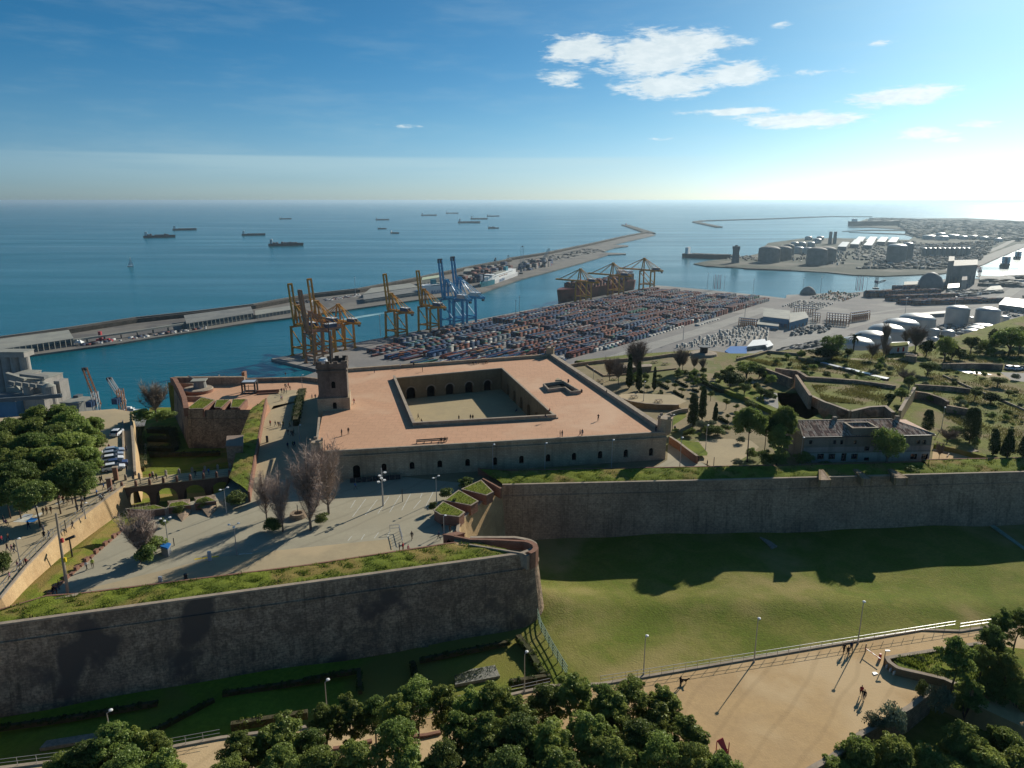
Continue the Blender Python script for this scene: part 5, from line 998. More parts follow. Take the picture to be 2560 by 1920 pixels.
# brick stepped wall along the fort side of the left ditch, sunlit counterscarp opposite
dw = scarp('ditch_wall', 'crenellated brick wall along the fort side of the left ditch', [Vector((-76.2, 93.5)), Vector((-73.7, 101.1)), Vector((-74.1, 113.9)), Vector((-74.2, 125.4))][::-1][::-1], [173.2, 172.2, 170.8, 169.6], 174.2, m_brick, .5, None, cordon=False)
for k in range(16):
 t_ = (k + .5) / 16; a = Vector((-74.0, 101.1)).lerp(Vector((-74.3, 125.0)), t_); MB().box(a.x, a.y, 174.0, .5, .9, .75 if k % 2 else .35, 0).obj('merlon', m_brick, dw)
cs_ = scarp('counterscarp_wall', 'sunlit golden rendered wall dropping from the forecourt into the left ditch', [Vector((-85.4, 146)), Vector((-85.3, 121.5)), Vector((-83.2, 110)), Vector((-80.6, 99.8)), Vector((-83.5, 91)), Vector((-88, 84))][::1][::-1][::-1], [169.2, 169.8, 171.1, 172.3, 173.2, 173.6], 174.3, m_plaster, -.7, m_coping, .4, cordon=False)
# faces of the counterscarp look east: build them explicitly
pts = [Vector((-85.1, 146)), Vector((-85.0, 121.5)), Vector((-82.9, 110)), Vector((-80.3, 99.8)), Vector((-83.0, 91)), Vector((-88, 83))]; zb = [169.1, 169.7, 171.0, 172.2, 173.2, 173.6]
mb = MB()
for i in range(5): a, b = pts[i], pts[i+1]; mb.face([(a.x + .8, a.y, zb[i] - .4), (b.x + .8, b.y, zb[i+1] - .4), (b.x, b.y, 174.3), (a.x, a.y, 174.3)][::-1])
mb.obj('rendered_face', m_plaster, cs_)
pts = [Vector((-85.2, 150)), Vector((-98.2, 175)), Vector((-108.2, 193.3)), Vector((-113.2, 203))]; mb = MB(); zb = [166.8, 164.5, 163, 163]
for i in range(3): a, b = pts[i], pts[i+1]; mb.face([(a.x, a.y, 174.3), (b.x, b.y, 174.3), (b.x + 1.2, b.y, zb[i+1] - .5), (a.x + 1.2, a.y, zb[i] - .5)][::-1])
mb.obj('rendered_face', m_plaster, cs_)
# parapet walls along the road
rw = thing('road_parapet', 'low parapet wall between the car park road and the deep ditch', 'parapet', (-100, 170, 174))
MB().rail([Vector((-86.3, 152.5)), Vector((-98.4, 175)), Vector((-108.4, 193.3))], .5, 173.9, 174.9).obj('wall', m_coping, rw)
MB().rail([Vector((-91.0, 156.5)), Vector((-101.5, 176)), Vector((-110.6, 193.0))], .35, 173.9, 174.6).obj('kerb_wall', m_coping, rw)
# left bastion
lb = scarp('bastion_wall', 'shadowed stone wall of the left bastion rising from the deep ditch', [LB[0], LB[1], LB[2]], 162.5, 176.0, m_rampart, 1.2, None, cordon=True)
scarp('flank_wall', 'stone flank wall of the bastion along the ditch behind the bridge', [LB[2], LB[3], LB[4], LB[5], Vector((-62.6, 143.5)), Vector((-66.5, 138.2)), Vector((-72.5, 133.5)), Vector((-74.2, 125.4))], [162.5, 164, 165.5, 168, 169, 169.2, 169.4, 169.6], [176, 176, 176, 176, 174, 174, 174, 174], m_rampart2, .8, None, cordon=False)
fk_i = QQ('r', 176, (1630, 475), (1500, 1110), (1400, 1660)); fk_o = [LB[2], LB[3], LB[4], LB[5]]
turf_bank('parapet_bank', 'long grass strip on the bastion flank between ditch and castle approach', [LB[2], LB[3], LB[4], LB[5], Vector((-62.2, 146))], [Vector(p[:2]) for p in QQ('r', 176, (1630, 475), (1510, 1100), (1455, 1390))] + [Vector(p[:2]) for p in QQ('f', 176, (215, 1220),)], 176.05, 176.2, 174, dens=2.0, th=.3, tm=m_tuft2)
block_bed('first grass-topped merlon on the bastion beside the gun platform', 'r', [(440, 605), (640, 450), (840, 490), (665, 620), (450, 625)], 176.3)
block_bed('second grass-topped merlon on the bastion front', 'r', [(870, 490), (1070, 485), (940, 605), (840, 600)], 176.3)
block_bed('third grass-topped merlon on the bastion front', 'r', [(1120, 480), (1325, 475), (1215, 600), (1090, 600)], 176.3)
for k, (x0, y0, x1, y1) in enumerate([(665, 640, 845, 510), (940, 630, 1070, 510), (1215, 625, 1330, 490)]):
 MB().rail(QQ('r', 176.3, (x0, y0 - 5), (x1, y1 - 5)), .6, 174, 176.35).obj('brick_cheek', m_brick, lb)
MB().rail(QQ('r', 176, (205, 165), (250, 180), (340, 340), (400, 480), (430, 640)), 1.4, 174, 176.6, side=-.6).obj('west_parapet', m_brick, lb)
MB().rail([LB[0] + Vector((.8, -.8)), Vector(Q('r', 1300, 150, 176.3)[:2])], 1.3, 174, 176.7).obj('north_parapet', m_rampart2, lb)
MB().rail([Vector(Q('r', 1305, 160, 175.4)[:2]), Vector(Q('r', 2212, 140, 175.3)[:2]), Vector((-54.5, 233))], .9, 174, 175.4).obj('low_parapet', m_rampart2, lb)
MB().box(*Q('r', 1300, 165, 174)[:2], 174, 1, 2.2, 2.6).obj('brick_pier', m_brick, lb); MB().box(*Q('r', 1065, 235, 174)[:2], 174, 1.2, 1.2, 1.6).obj('brick_pier', m_brick, lb)
gp = thing('gun_emplacement', 'round white gun platform with grey turret and sloped slabs on the bastion', 'gun emplacement', tuple(Q('r', 590, 375, 174)))
p = Q('r', 590, 365, 174); MB().lathe([(4.6, 0), (4.6, 1.0)], p.x, p.y, 174, 28).obj('brick_ring', m_brick, gp); MB().lathe([(4.7, 1.0), (4.5, 1.25)], p.x, p.y, 174, 28).obj('platform', m_coping, gp)
MB().lathe([(2.1, 1.25), (1.8, 3.6)], p.x + .3, p.y + 1, 174, 12).obj('turret', m_shed2, gp); MB().box(p.x + .2, p.y + 1, 177.6, 4.6, 4, .25, .2).obj('turret_roof', m_shed, gp); MB().tube((p.x - 1, p.y + 2, 177.3), (p.x - 5, p.y + 4.6, 178.3), .3, .2, 8).obj('gun_barrel', m_shed2, gp)
for x0, y0, x1, y1 in [(310, 230, 510, 240), (330, 320, 480, 310), (370, 440, 620, 440), (620, 440, 830, 490)]: MB().rail(QQ('r', 175.2, (x0, y0), (x1, y1)), .35, 174, 175.3).obj('low_wall', m_coping, gp)
fr = thing('steel_frame', 'black open cube-shaped steel frame structure on the bastion terrace', 'frame structure', tuple(Q('r', 1360, 390, 174)))
a, b = Q('r', 1270, 400, 174), Q('r', 1465, 395, 174); d = b - a; nrm = Vector((-d.y, d.x, 0)).normalized() * d.length * .8
cs4 = [a, b, b + nrm, a + nrm]; mb = MB()
for i in range(4):
 for z_ in (174.2, 177.7): A1, B1 = Vector((cs4[i].x, cs4[i].y, z_)), Vector((cs4[(i+1)%4].x, cs4[(i+1)%4].y, z_)); mb.beam(A1, B1, .45)
 mb.beam((cs4[i].x, cs4[i].y, 174), (cs4[i].x, cs4[i].y, 177.9), .45)
mb.obj('frame', m_dark, fr); m1 = (a + b) / 2; MB().beam((m1.x, m1.y, 174), (m1.x, m1.y, 177), .15).beam((a.x, a.y, 176.6), (b.x, b.y, 176.6), .15).obj('glazing_bars', m_dark, fr); c_ = sum(cs4, Vector()) / 4; MB().face([(q_.x, q_.y, 177.95) for q_ in cs4]).obj('roof_panel', m_solar, fr)
rs = thing('stair_wall', 'low brick wall with dark slot running right from the steel frame', 'wall', tuple(Q('r', 1480, 340, 174))); MB().rail(QQ('r', 174.9, (1480, 345), (1830, 325)), .4, 174, 174.9).rail(QQ('r', 174.9, (1480, 370), (1820, 350)), .4, 174, 174.5).obj('wall', m_brick, rs)
hut = thing('flank_hut', 'square flat-roofed stone lookout box on the bastion flank', 'hut', tuple(Q('r', 1140, 1110, 177.5)))
P_ = QQ('r', 178, (1030, 1045), (1275, 1030), (1265, 1190), (1015, 1195)); MB().prism(P_, 164, 177.7).obj('wall', m_rampart2, hut); c_ = sum(P_, Vector()) / 4; MB().prism([p.lerp(c_, -.05) for p in P_], 177.7, 178).obj('roof', M('hut_roof_slab', (.30, .22, .17), (.25, .19, .15), .5, .9, fine=.2), hut)
# bridge
br = thing('arched_bridge', 'four-arched brick footbridge over the left ditch to the fort gate', 'bridge', (-75, 150, 169))
bA, bB = Vector((-86.8, 144.6, 174)), Vector((-62.0, 152.9, 174)); bd = (bB - bA); bl = bd.length; bd.normalize(); bn_ = Vector((-bd.y, bd.x, 0)); BWD = 4.6
def arch_wall(mb, A, d, L, z0, z1, arches, depth, n_in, front=True, k=8, back=True):
 """wall from A along d with round-arched openings [(s0, s1, zspring)] and their reveals"""
 xs = [0.];
 P3 = lambda s_, z_, off=0.: A.x * 1 and (A.x + d.x * s_ + n_in.x * off, A.y + d.y * s_ + n_in.y * off, z_)
 cur = 0.
 for off in ([0., depth] if back else [0.]):
  cur = 0.; fl = off > 0
  def F(q): mb.face(q[::-1] if fl else q)
  for (s0, s1, zs, zb0) in arches:
   F([P3(cur, z0, off), P3(s0, z0, off), P3(s0, z1, off), P3(cur, z1, off)])
   r_ = (s1 - s0) / 2; c_ = (s0 + s1) / 2
   if zb0 > z0: F([P3(s0, z0, off), P3(s1, z0, off), P3(s1, zb0, off), P3(s0, zb0, off)])
   rise = min(r_, z1 - zs - .3)
   arc_ = [(c_ - r_ * math.cos(math.pi * j / k), zs + rise * math.sin(math.pi * j / k)) for j in range(k + 1)]
   for j in range(k): F([P3(*arc_[j], off), P3(*arc_[j+1], off), P3(arc_[j+1][0], z1, off), P3(arc_[j][0], z1, off)])
   cur = s1
  F([P3(cur, z0, off), P3(L, z0, off), P3(L, z1, off), P3(cur, z1, off)])
 for (s0, s1, zs, zb0) in arches:
  r_ = (s1 - s0) / 2; c_ = (s0 + s1) / 2; rise = min(r_, z1 - zs - .3)
  arc_ = [(s0, zb0)] + [(c_ - r_ * math.cos(math.pi * j / k), zs + rise * math.sin(math.pi * j / k)) for j in range(k + 1)] + [(s1, zb0)]
  for j in range(len(arc_) - 1): mb.face([P3(*arc_[j]), P3(*arc_[j], depth), P3(*arc_[j+1], depth), P3(*arc_[j+1])])
  if zb0 > z0: mb.face([P3(s0, zb0), P3(s1, zb0), P3(s1, zb0, depth), P3(s0, zb0, depth)])
 return mb
ar = [(2.2 + k * 5.7, 2.2 + k * 5.7 + 4.4, 170.6, 168.5) for k in range(4)]
arch_wall(MB(), bA, bd, bl, 168.5, 173.9, ar, BWD, bn_).obj('arches', M('bridge_masonry', (.22, .155, .12), (.17, .12, .095), .4, .9, .03, 4, brick=(.4, .14, .02, .65, .8), streak=.3), br)
MB().rail([bA + bn_ * BWD / 2, bB + bn_ * BWD / 2], BWD + .5, 173.9, 174.08).obj('deck', m_sand2, br)
for k in range(9):
 for s_ in (0, BWD):
  p = bA + bd * (1.5 + k * 2.75) + bn_ * s_; MB().box(p.x, p.y, 174, .5, .5, 1.15, .33).lathe([(.28, 1.15), (.2, 1.35), (.05, 1.45)], p.x, p.y, 174, 6).obj('bollard_post', m_coping if s_ else m_brick, br)
for s_ in (0, BWD):
 p0, p1 = bA + bd * 1.5 + bn_ * s_, bA + bd * 23.5 + bn_ * s_; MB().tube(p0 + Vector((0, 0, .9)), p1 + Vector((0, 0, .9)), .03, .03, 4).tube(p0 + Vector((0, 0, .5)), p1 + Vector((0, 0, .5)), .03, .03, 4).obj('railing', m_dark, br)
for k, s_ in enumerate((-1.2, BWD + 1.0)):
 p = bA - bd * .6 + bn_ * s_; tg = thing('gate_pillar', ['nearer', 'farther'][k] + ' tall brick gate pillar at the bridge entrance', 'gate pillar', (p.x, p.y, 174)); MB().box(p.x, p.y, 174, .9, .9, 2.9, .33).obj('pillar', m_brick, tg); MB().box(p.x, p.y, 176.9, 1.1, 1.1, .2, .33).obj('cap', m_coping, tg)
# redans by the bridge
block_bed('grass-topped wedge block at the ditch edge by the pale bare tree', 's', [(200, 480), (560, 435), (690, 475), (480, 500)], 175.6, tuft=True)
block_bed('grass-topped wedge block in the middle by the bridge arches', 's', [(740, 460), (775, 410), (930, 385), (1035, 430)], 175.6)
block_bed('bushy grass-topped wedge block nearest the bastion by the bridge', 's', [(1090, 410), (1120, 360), (1250, 320), (1370, 375)], 175.6)
for k, pp_ in enumerate([[(740, 470), (1035, 440), (1045, 540), (920, 655)], [(1090, 420), (1370, 385), (1375, 500), (1270, 600)]]):
 P_ = QQ('s', 174, *pp_); tg = thing('ramp_slab', 'wedge shaped pale stone apron below the %s bridge-side block' % ['middle', 'right'][k], 'ramp', tuple(P_[0])); MB().prism([Vector((p.x, p.y)) for p in P_], 173.9, [175.5, 175.5, 174.4, 174.05]).obj('slab', m_rampart2, tg)
# ------------------------------------------------------------------ castle
RZ = 181.0
FL, FR = Vector((-43.6, 148.5, RZ)), Vector((37.2, 162.6, RZ)); BR_, BL_ = Vector((14.6, 248.0, RZ)), Vector((-58.5, 223.5, RZ))
ca = thing('castle', 'square stone castle block with salmon terrace roof around a sunken courtyard', 'castle', (0, 190, 174))
CT = [Q('f', 1480, 232, RZ), Q('g', 462, 146, RZ), Q('g', 930, 572, RZ), Q('f', 1652, 640, RZ)]     # back-left, back-right, front-right, front-left
mb = MB(); OT = [BL_, BR_, FR, FL]
for i in range(4): j = (i + 1) % 4; mb.face([tuple(OT[i]), tuple(CT[i]), tuple(CT[j]), tuple(OT[j])][::-1] if ((CT[i]-OT[i]).cross(CT[j]-OT[i])).z < 0 else [tuple(OT[i]), tuple(CT[i]), tuple(CT[j]), tuple(OT[j])])
# light well hole is built proud of the terrace as a walled pit
mb.obj('terrace_roof', m_terr, ca)
fd = (FR - FL); flen = fd.length; fd.normalize(); fn = Vector((-fd.y, fd.x, 0))
ops = []
WX = [('f', 1383, 965, 1030), ('f', 1625, 952, 1015), ('f', 1865, 938, 1000), ('g', 170, 925, 990), ('g', 405, 912, 980), ('g', 635, 898, 965), ('g', 865, 885, 950), ('g', 1090, 873, 938), ('g', 1315, 858, 922), ('g', 1537, 845, 912), ('g', 1755, 832, 898)]
for t_, x_, y0, y1 in WX:
 p = QW(t_, x_, (y0 + y1) / 2, FL, FR); s_ = (p - Vector((FL.x, FL.y, p.z))).dot(fd); zt_ = QW(t_, x_, y0, FL, FR).z; zb_ = QW(t_, x_, y1, FL, FR).z; ops.append((s_ - .55, s_ + .55, zt_ - .5, zb_))
p = QW('f', 1145, 1020, FL, FR); s_ = (p - Vector((FL.x, FL.y, p.z))).dot(fd); ops.insert(0, (s_ - .8, s_ + .8, 176.6, 174.2))
for k in range(1, 4): ops.insert(0, (ops[0][0] - 2.5 - 3.9, ops[0][0] - 3.9 - 2.5 + 1.1, ops[4 - 3][2] if False else 177.6, 176.2))
ops = sorted(ops); ops = [o for o in ops if o[0] > 1]
FLo, FRo = FL, FR
mb = MB(); arch_wall(mb, Vector((FL.x, FL.y, 0)), fd, flen, 173.5, RZ + .02, ops, .7, fn, back=False); mb.obj('facade', m_stone, ca)
for (s0, s1, zs, zb_) in ops:
 A0 = Vector((FL.x, FL.y, 0)) + fd * s0 + fn * .55; B0 = Vector((FL.x, FL.y, 0)) + fd * s1 + fn * .55
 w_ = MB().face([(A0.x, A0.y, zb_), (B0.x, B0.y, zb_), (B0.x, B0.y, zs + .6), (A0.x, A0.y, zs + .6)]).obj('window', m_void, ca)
 M3 = MB(); a3, b3 = A0 - fn * .58 - fd * .14, B0 - fn * .58 + fd * .14
 M3.beam((a3.x, a3.y, zb_), (a3.x, a3.y, zs), .26, .1).beam((b3.x, b3.y, zb_), (b3.x, b3.y, zs), .26, .1).beam((a3.x, a3.y, zb_ - .1), (b3.x, b3.y, zb_ - .1), .16, .22).obj('stone_surround', m_coping, w_)
 m_ = (A0 + B0) / 2 - fn * .06; MB().beam((m_.x, m_.y, zb_), (m_.x, m_.y, zs + .55), .06).beam(A0 - fn * .06 + Vector((0, 0, (zs + zb_) / 2)), B0 - fn * .06 + Vector((0, 0, (zs + zb_) / 2)), .06).obj('window_bars', m_dark, w_)
for A1, B1, nm in ((FR, BR_, 'side_wall'), (BL_, FL, 'side_wall'), (BR_, BL_, 'rear_wall')):
 MB().face([(A1.x, A1.y, 173), (B1.x, B1.y, 173), (B1.x, B1.y, RZ), (A1.x, A1.y, RZ)]).obj(nm, m_stone, ca)
MB().rail([FL - fn * .02, FR - fn * .02], .5, RZ - 1.5, RZ - 1.15, side=-1).rail([FL - fn * .02, FR - fn * .02], .35, RZ - .35, RZ + .05, side=-1).obj('cornice', m_stone, ca)
MB().rail([FL - fn * .35, FR - fn * .35], .55, RZ + .05, RZ + .22, side=1).obj('roof_edge', m_coping, ca)
MB().rail([FR, BR_], 1.5, RZ, RZ + 1.15, side=1).obj('parapet', m_coping, ca)
MB().rail([BR_, BL_], .9, RZ, RZ + 1.1, side=1).obj('parapet', m_stone, ca)
MB().rail([FL, Vector((-49.6, 174, RZ))], .5, RZ, RZ + .25, side=-1).obj('roof_edge', m_coping, ca)
# courtyard
cd = [(CT[(i + 1) % 4] - CT[i]) for i in range(4)]
MB().face([(p.x, p.y, 174.02) for p in CT[::-1]]).obj('courtyard_floor', m_court, ca)
bdv = cd[0].normalized(); bnv = Vector((-bdv.y, bdv.x, 0))
aw = []
for t_, x_, y0, y1, hw in [('f', 1617, 305, 400, 38), ('f', 1790, 290, 385, 34), ('f', 1952, 275, 370, 33), ('f', 2118, 258, 355, 32), ('g', 343, 245, 330, 30)]:
 a_1 = QW(t_, x_ - hw, y1, CT[0], CT[1]); b_1 = QW(t_, x_ + hw, y1, CT[0], CT[1]); zt_ = QW(t_, x_, y0, CT[0], CT[1]).z
 s0 = (a_1 - CT[0]).dot(bdv); s1 = (b_1 - CT[0]).dot(bdv); aw.append((s0, s1, max(175.2, zt_ - (s1 - s0) / 2), 174.0))
arch_wall(MB(), Vector((CT[0].x, CT[0].y, 0)), bdv, cd[0].length, 174, RZ, aw, .8, bnv, back=False).obj('court_wall', m_courtw, ca)
for (s0, s1, zs, zb_) in aw:
 A0 = Vector((CT[0].x, CT[0].y, 0)) + bdv * (s0 - .3) + bnv * .75; B0 = Vector((CT[0].x, CT[0].y, 0)) + bdv * (s1 + .3) + bnv * .75
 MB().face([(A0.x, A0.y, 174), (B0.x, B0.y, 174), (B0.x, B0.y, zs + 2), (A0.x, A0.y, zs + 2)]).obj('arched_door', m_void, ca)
 M2 = MB(); c_ = (s0 + s1) / 2; r_ = (s1 - s0) / 2 + .25
 pr_1 = None
 for j in range(9):
  an = math.pi * j / 8; s_ = c_ - r_ * math.cos(an); z_ = zs + min(r_, RZ - zs - .4) * math.sin(an); p = Vector((CT[0].x, CT[0].y, 0)) + bdv * s_ - bnv * .02; p.z = z_
  if pr_1 is not None: M2.beam(pr_1, p, .3)
  pr_1 = p
 M2.obj('arch_ring', m_coping, ca)
rdv = cd[1].normalized(); rnv = Vector((-rdv.y, rdv.x, 0)); L_ = cd[1].length
aw = [(L_ * f_, L_ * f_ + 3.0, 176.3, 174.0) for f_ in (.12, .26, .40, .54, .68, .82)]
arch_wall(MB(), Vector((CT[1].x, CT[1].y, 0)), rdv, L_, 174, RZ, aw, .8, rnv, back=False).obj('court_wall', m_courtw, ca)
for (s0, s1, zs, zb_) in aw:
 A0 = Vector((CT[1].x, CT[1].y, 0)) + rdv * (s0 - .2) + rnv * .75; B0 = Vector((CT[1].x, CT[1].y, 0)) + rdv * (s1 + .2) + rnv * .75
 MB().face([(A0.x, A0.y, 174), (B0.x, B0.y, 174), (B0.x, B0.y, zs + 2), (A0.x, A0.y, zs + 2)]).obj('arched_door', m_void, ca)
for i in (2, 3): A1, B1 = CT[i], CT[(i + 1) % 4]; MB().face([(A1.x, A1.y, 174), (B1.x, B1.y, 174), (B1.x, B1.y, RZ), (A1.x, A1.y, RZ)]).obj('court_wall', m_courtw, ca)
MB().rail(CT[::-1], .55, RZ, RZ + .3, side=-1, close=True).obj('court_kerb', m_coping, ca)
MB().rail([CT[0], CT[3], CT[2]], .6, RZ + .3, RZ + 1.0, side=-1).obj('court_parapet', m_stone, ca)
MB().rail([CT[0], CT[3], CT[2]], .75, RZ + 1.0, RZ + 1.12, side=-1).obj('court_coping', m_coping, ca)
# stepped light well on the terrace
lw = [Q('g', *q, RZ) for q in [(825, 295), (900, 285), (925, 275), (1000, 270), (1140, 365), (1110, 365), (1035, 330), (870, 345)]]
lw = [Q('g', 825, 300, RZ), Q('g', 995, 275, RZ), Q('g', 1140, 362, RZ), Q('g', 1062, 368, RZ), Q('g', 1010, 330, RZ), Q('g', 870, 348, RZ)]
MB().rail(lw, .4, RZ, RZ + 1.0, close=True).obj('stair_well_wall', m_coping, ca); MB().prism(lw, RZ + .01, RZ + .03).obj('stair_well_floor', m_void, ca); MB().prism(QQ('g', RZ, (925, 278), (945, 258), (985, 275)), RZ, RZ + 1.3).obj('stair_hood', m_stone, ca)
# tower
TL, TR = Q('f', 812, 512, RZ), Q('f', 1092, 498, RZ); td = (TR - TL).normalized(); tn = Vector((-td.y, td.x, 0)); TW = (TR - TL).length
tz_ = lambda y: QW('f', 950, y, TL, TR).z
zt0, zt1, zt2, zt3 = tz_(400), tz_(185), tz_(128), tz_(95)
tow = thing('watchtower', 'square crenellated stone watchtower on the castle corner with flag mast', 'tower', (TL.x, TL.y, RZ))
def sq(z0, z1, ins, name, mat):
 c = [TL - td * (-ins) + tn * ins, TR - td * ins + tn * ins, TR - td * ins + tn * (TW * .95 - ins), TL + td * ins + tn * (TW * .95 - ins)]; return MB().prism(c, z0, z1).obj(name, mat, tow), c
_, base_c = sq(174, zt0, 0, 'base_storey', m_stone)
Lf = TW - .9; A0 = TL + td * .45 + tn * .4
def tow_front(z0, z1, ins, wx, y0, y1, nm):
 A = TL + td * ins + tn * ins; Lx = TW - 2 * ins; p = QW('f', wx, (y0 + y1) / 2, A, A + td); s_ = (p - Vector((A.x, A.y, p.z))).dot(td); za, zb_ = QW('f', wx, y0, A, A + td).z, QW('f', wx, y1, A, A + td).z
 return A, s_, za, zb_
m_tow = M('tower_masonry', (.25, .205, .165), (.17, .14, .115), .25, .9, .05, 3, brick=(.55, .3, .03, .62, .8), streak=.5, fine=.35, stain=(.09, .075, .065), stscale=.12, strange=(.52, .64))
_, up_c = sq(zt0, zt2, .45, 'shaft', m_tow); MB().rail([p for p in up_c], .55, zt1 + .3, zt1 + .75, close=True, side=0).obj('string_course', m_tow, tow)
MB().rail(up_c, .7, zt2 - .4, zt2, close=True).obj('corbel_course', m_tow, tow)
MB().rail(up_c, .55, zt2, zt2 + .75, close=True, side=0).obj('parapet', m_tow, tow)
for i in range(4):
 a, b = up_c[i], up_c[(i + 1) % 4]
 for k in range(4): t_ = (k + .35) / 3.7; p = a.lerp(b, min(1, t_)); MB().box(p.x, p.y, zt2 + .75, 1.1, .5, .6, math.atan2((b-a).y, (b-a).x)).obj('merlon', m_tow, tow)
for (ins, wx, y0, y1) in ((0.0, 957, 432, 490), (.45, 945, 252, 312)):
 A, s_, za, zb_ = tow_front(0, 0, ins, wx, y0, y1, ''); c_ = Vector((A.x, A.y, 0)) + td * s_ - tn * .02
 q = [c_ - td * .5, c_ + td * .5]; w_ = MB().face([(q[0].x, q[0].y, zb_), (q[1].x, q[1].y, zb_), (q[1].x, q[1].y, za - .5), (c_.x + td.x * .3, c_.y + td.y * .3, za - .1), (c_.x - td.x * .3, c_.y - td.y * .3, za - .1), (q[0].x, q[0].y, za - .5)]).obj('window', m_void, tow)
 M2 = MB()
 for s2 in (-1, 1): e_ = c_ + td * .62 * s2 - tn * .02; M2.beam((e_.x, e_.y, zb_), (e_.x, e_.y, za - .4), .24, .16)
 e0, e1 = c_ - td * .7 - tn * .02, c_ + td * .7 - tn * .02; M2.beam((e0.x, e0.y, zb_ - .1), (e1.x, e1.y, zb_ - .1), .22, .2).beam((e0.x + .1, e0.y, za), (e1.x - .1, e1.y, za), .22, .24).obj('window_surround', m_coping, w_)
cc = sum(up_c, Vector()) / 4; MB().prism(up_c, zt2 - .02, zt2 + .03).obj('roof_deck', m_tow, tow); MB().lathe([(1.3, 0), (1.3, 1.2), (.7, 1.7)], cc.x - 2.2, cc.y - 1, zt2 + .03, 12).obj('water_tank', m_white, tow)
mt = thing('flag_mast', 'tall black bare flag mast rising from the watchtower', 'mast', (cc.x - .4, cc.y, zt2)); MB().tube((cc.x - .4, cc.y, zt2), (cc.x - .4, cc.y, ztop('m', 1200, 600, cc.y)), .28, .12, 8).obj('pole', m_dark, mt)
def turret(label, x, y, z, r_, h):
 t_ = thing('corner_turret', label, 'turret', (x, y, z)); MB().lathe([(r_ * .8, -.8), (r_, 0), (r_, h - .5), (r_ * 1.12, h - .35), (r_ * 1.12, h)], x, y, z, 8).obj('shaft', m_stone, t_)
 for k in range(8):
  a = 6.2832 * (k + .5) / 8
  if k % 2 == 0: MB().box(x + math.cos(a) * r_ * .95, y + math.sin(a) * r_ * .95, z + h, .7, .35, .6, a + R(90)).obj('merlon', m_coping, t_)
 MB().lathe([(r_ * .85, 0), (r_ * .85, .02)], x, y, z + h, 8).obj('top', m_coping, t_)
 return t_
turret('small crenellated stone turret on the front-left corner of the castle', FL.x + .3, FL.y + .6, RZ - 1.2, 1.3, 3.6); turret('small crenellated stone turret on the front-right corner of the castle', FR.x - .3, FR.y + 1.2, RZ, 1.75, 3.4); turret('square stone turret at the rear-right corner of the castle', BR_.x - 1, BR_.y, RZ, 1.5, 3.4)
# ------------------------------------------------------------------ barracks house with tiled roof
HB = [Vector((Q('t', 118, 1300, 174).x, 160.2, 174)), Vector((Q('t', 1345, 1270, 174).x, 161.8, 174))]
h0, h1 = QW('t', 105, 1022, HB[0], HB[1]), QW('t', 1365, 1005, HB[0], HB[1]); HZ = 180.6
hA, hB = Vector((h0.x, 160.2, HZ)), Vector((h1.x, 161.8, HZ)); hd = (hB - hA); HL = hd.length; hd.normalize(); hn = Vector((-hd.y, hd.x, 0)); HD = 12.
ho = thing('tiled_house', 'long two-storey stone house with weathered clay tile roof behind the far rampart', 'house', (hA.x, hA.y, 174))
m_hstone = M('house_masonry', (.27, .235, .185), (.21, .18, .14), .3, .9, .04, 4, streak=.35, fine=.3); m_hren = M('house_render', (.42, .40, .34), (.33, .32, .28), .3, .9, streak=.3, fine=.2)
fA, fB = hA + hd * .5, hB - hd * .5
def hwin(t_, x_, y0, y1, w2): p = QW(t_, x_, (y0+y1)/2, fA, fB); s_ = (p - fA).dot(hd); return (s_ - w2, s_ + w2, max(174.3, QW(t_, x_, y1, fA, fB).z), QW(t_, x_, y0, fA, fB).z)
W_up = [hwin('t', x, 1070, 1110, .4) for x in (180, 410, 475, 605, 1205, 1262)]; W_md = [hwin('t', 715, 1120, 1170, .6)]
W_lo = [hwin('t', x, 1200, 1250, .8) for x in (272, 380, 595, 1160, 1265)] + [hwin('t', 492, 1195, 1280, .6), hwin('t', 710, 1235, 1270, .6)]
def grid_wall(mb, A, d, L, z0, z1, op):
 xs = sorted({0., L, *[o[0] for o in op], *[o[1] for o in op]}); zs = sorted({z0, z1, *[o[2] for o in op], *[o[3] for o in op]})
 for i in range(len(xs) - 1):
  for j in range(len(zs) - 1):
   cx, cz = (xs[i] + xs[i+1]) / 2, (zs[j] + zs[j+1]) / 2
   if any(o[0] < cx < o[1] and o[2] < cz < o[3] for o in op): continue
   mb.face([(A.x + d.x * xs[i], A.y + d.y * xs[i], zs[j]), (A.x + d.x * xs[i+1], A.y + d.y * xs[i+1], zs[j]), (A.x + d.x * xs[i+1], A.y + d.y * xs[i+1], zs[j+1]), (A.x + d.x * xs[i], A.y + d.y * xs[i], zs[j+1])])
 return mb
allop = W_up + W_md + W_lo; Lw = (fB - fA).length
zmid1, zmid2 = QW('t', 600, 1182, fA, fB).z, QW('t', 600, 1125, fA, fB).z
clip = lambda o, a, b: [(q[0], q[1], max(q[2], a), min(q[3], b)) for q in o if q[3] > a and q[2] < b]
grid_wall(MB(), fA, hd, Lw, 173.8, zmid1, clip(allop, 173.8, zmid1)).obj('ground_floor_wall', m_hren, ho); grid_wall(MB(), fA, hd, Lw, zmid1, zmid2, clip(allop, zmid1, zmid2)).obj('middle_band', M('pinkish_render', (.36, .29, .25), (.28, .23, .20), .3, .9, streak=.3), ho); grid_wall(MB(), fA, hd, Lw, zmid2, HZ + .05, clip(allop, zmid2, HZ)).obj('upper_wall', m_hstone, ho)
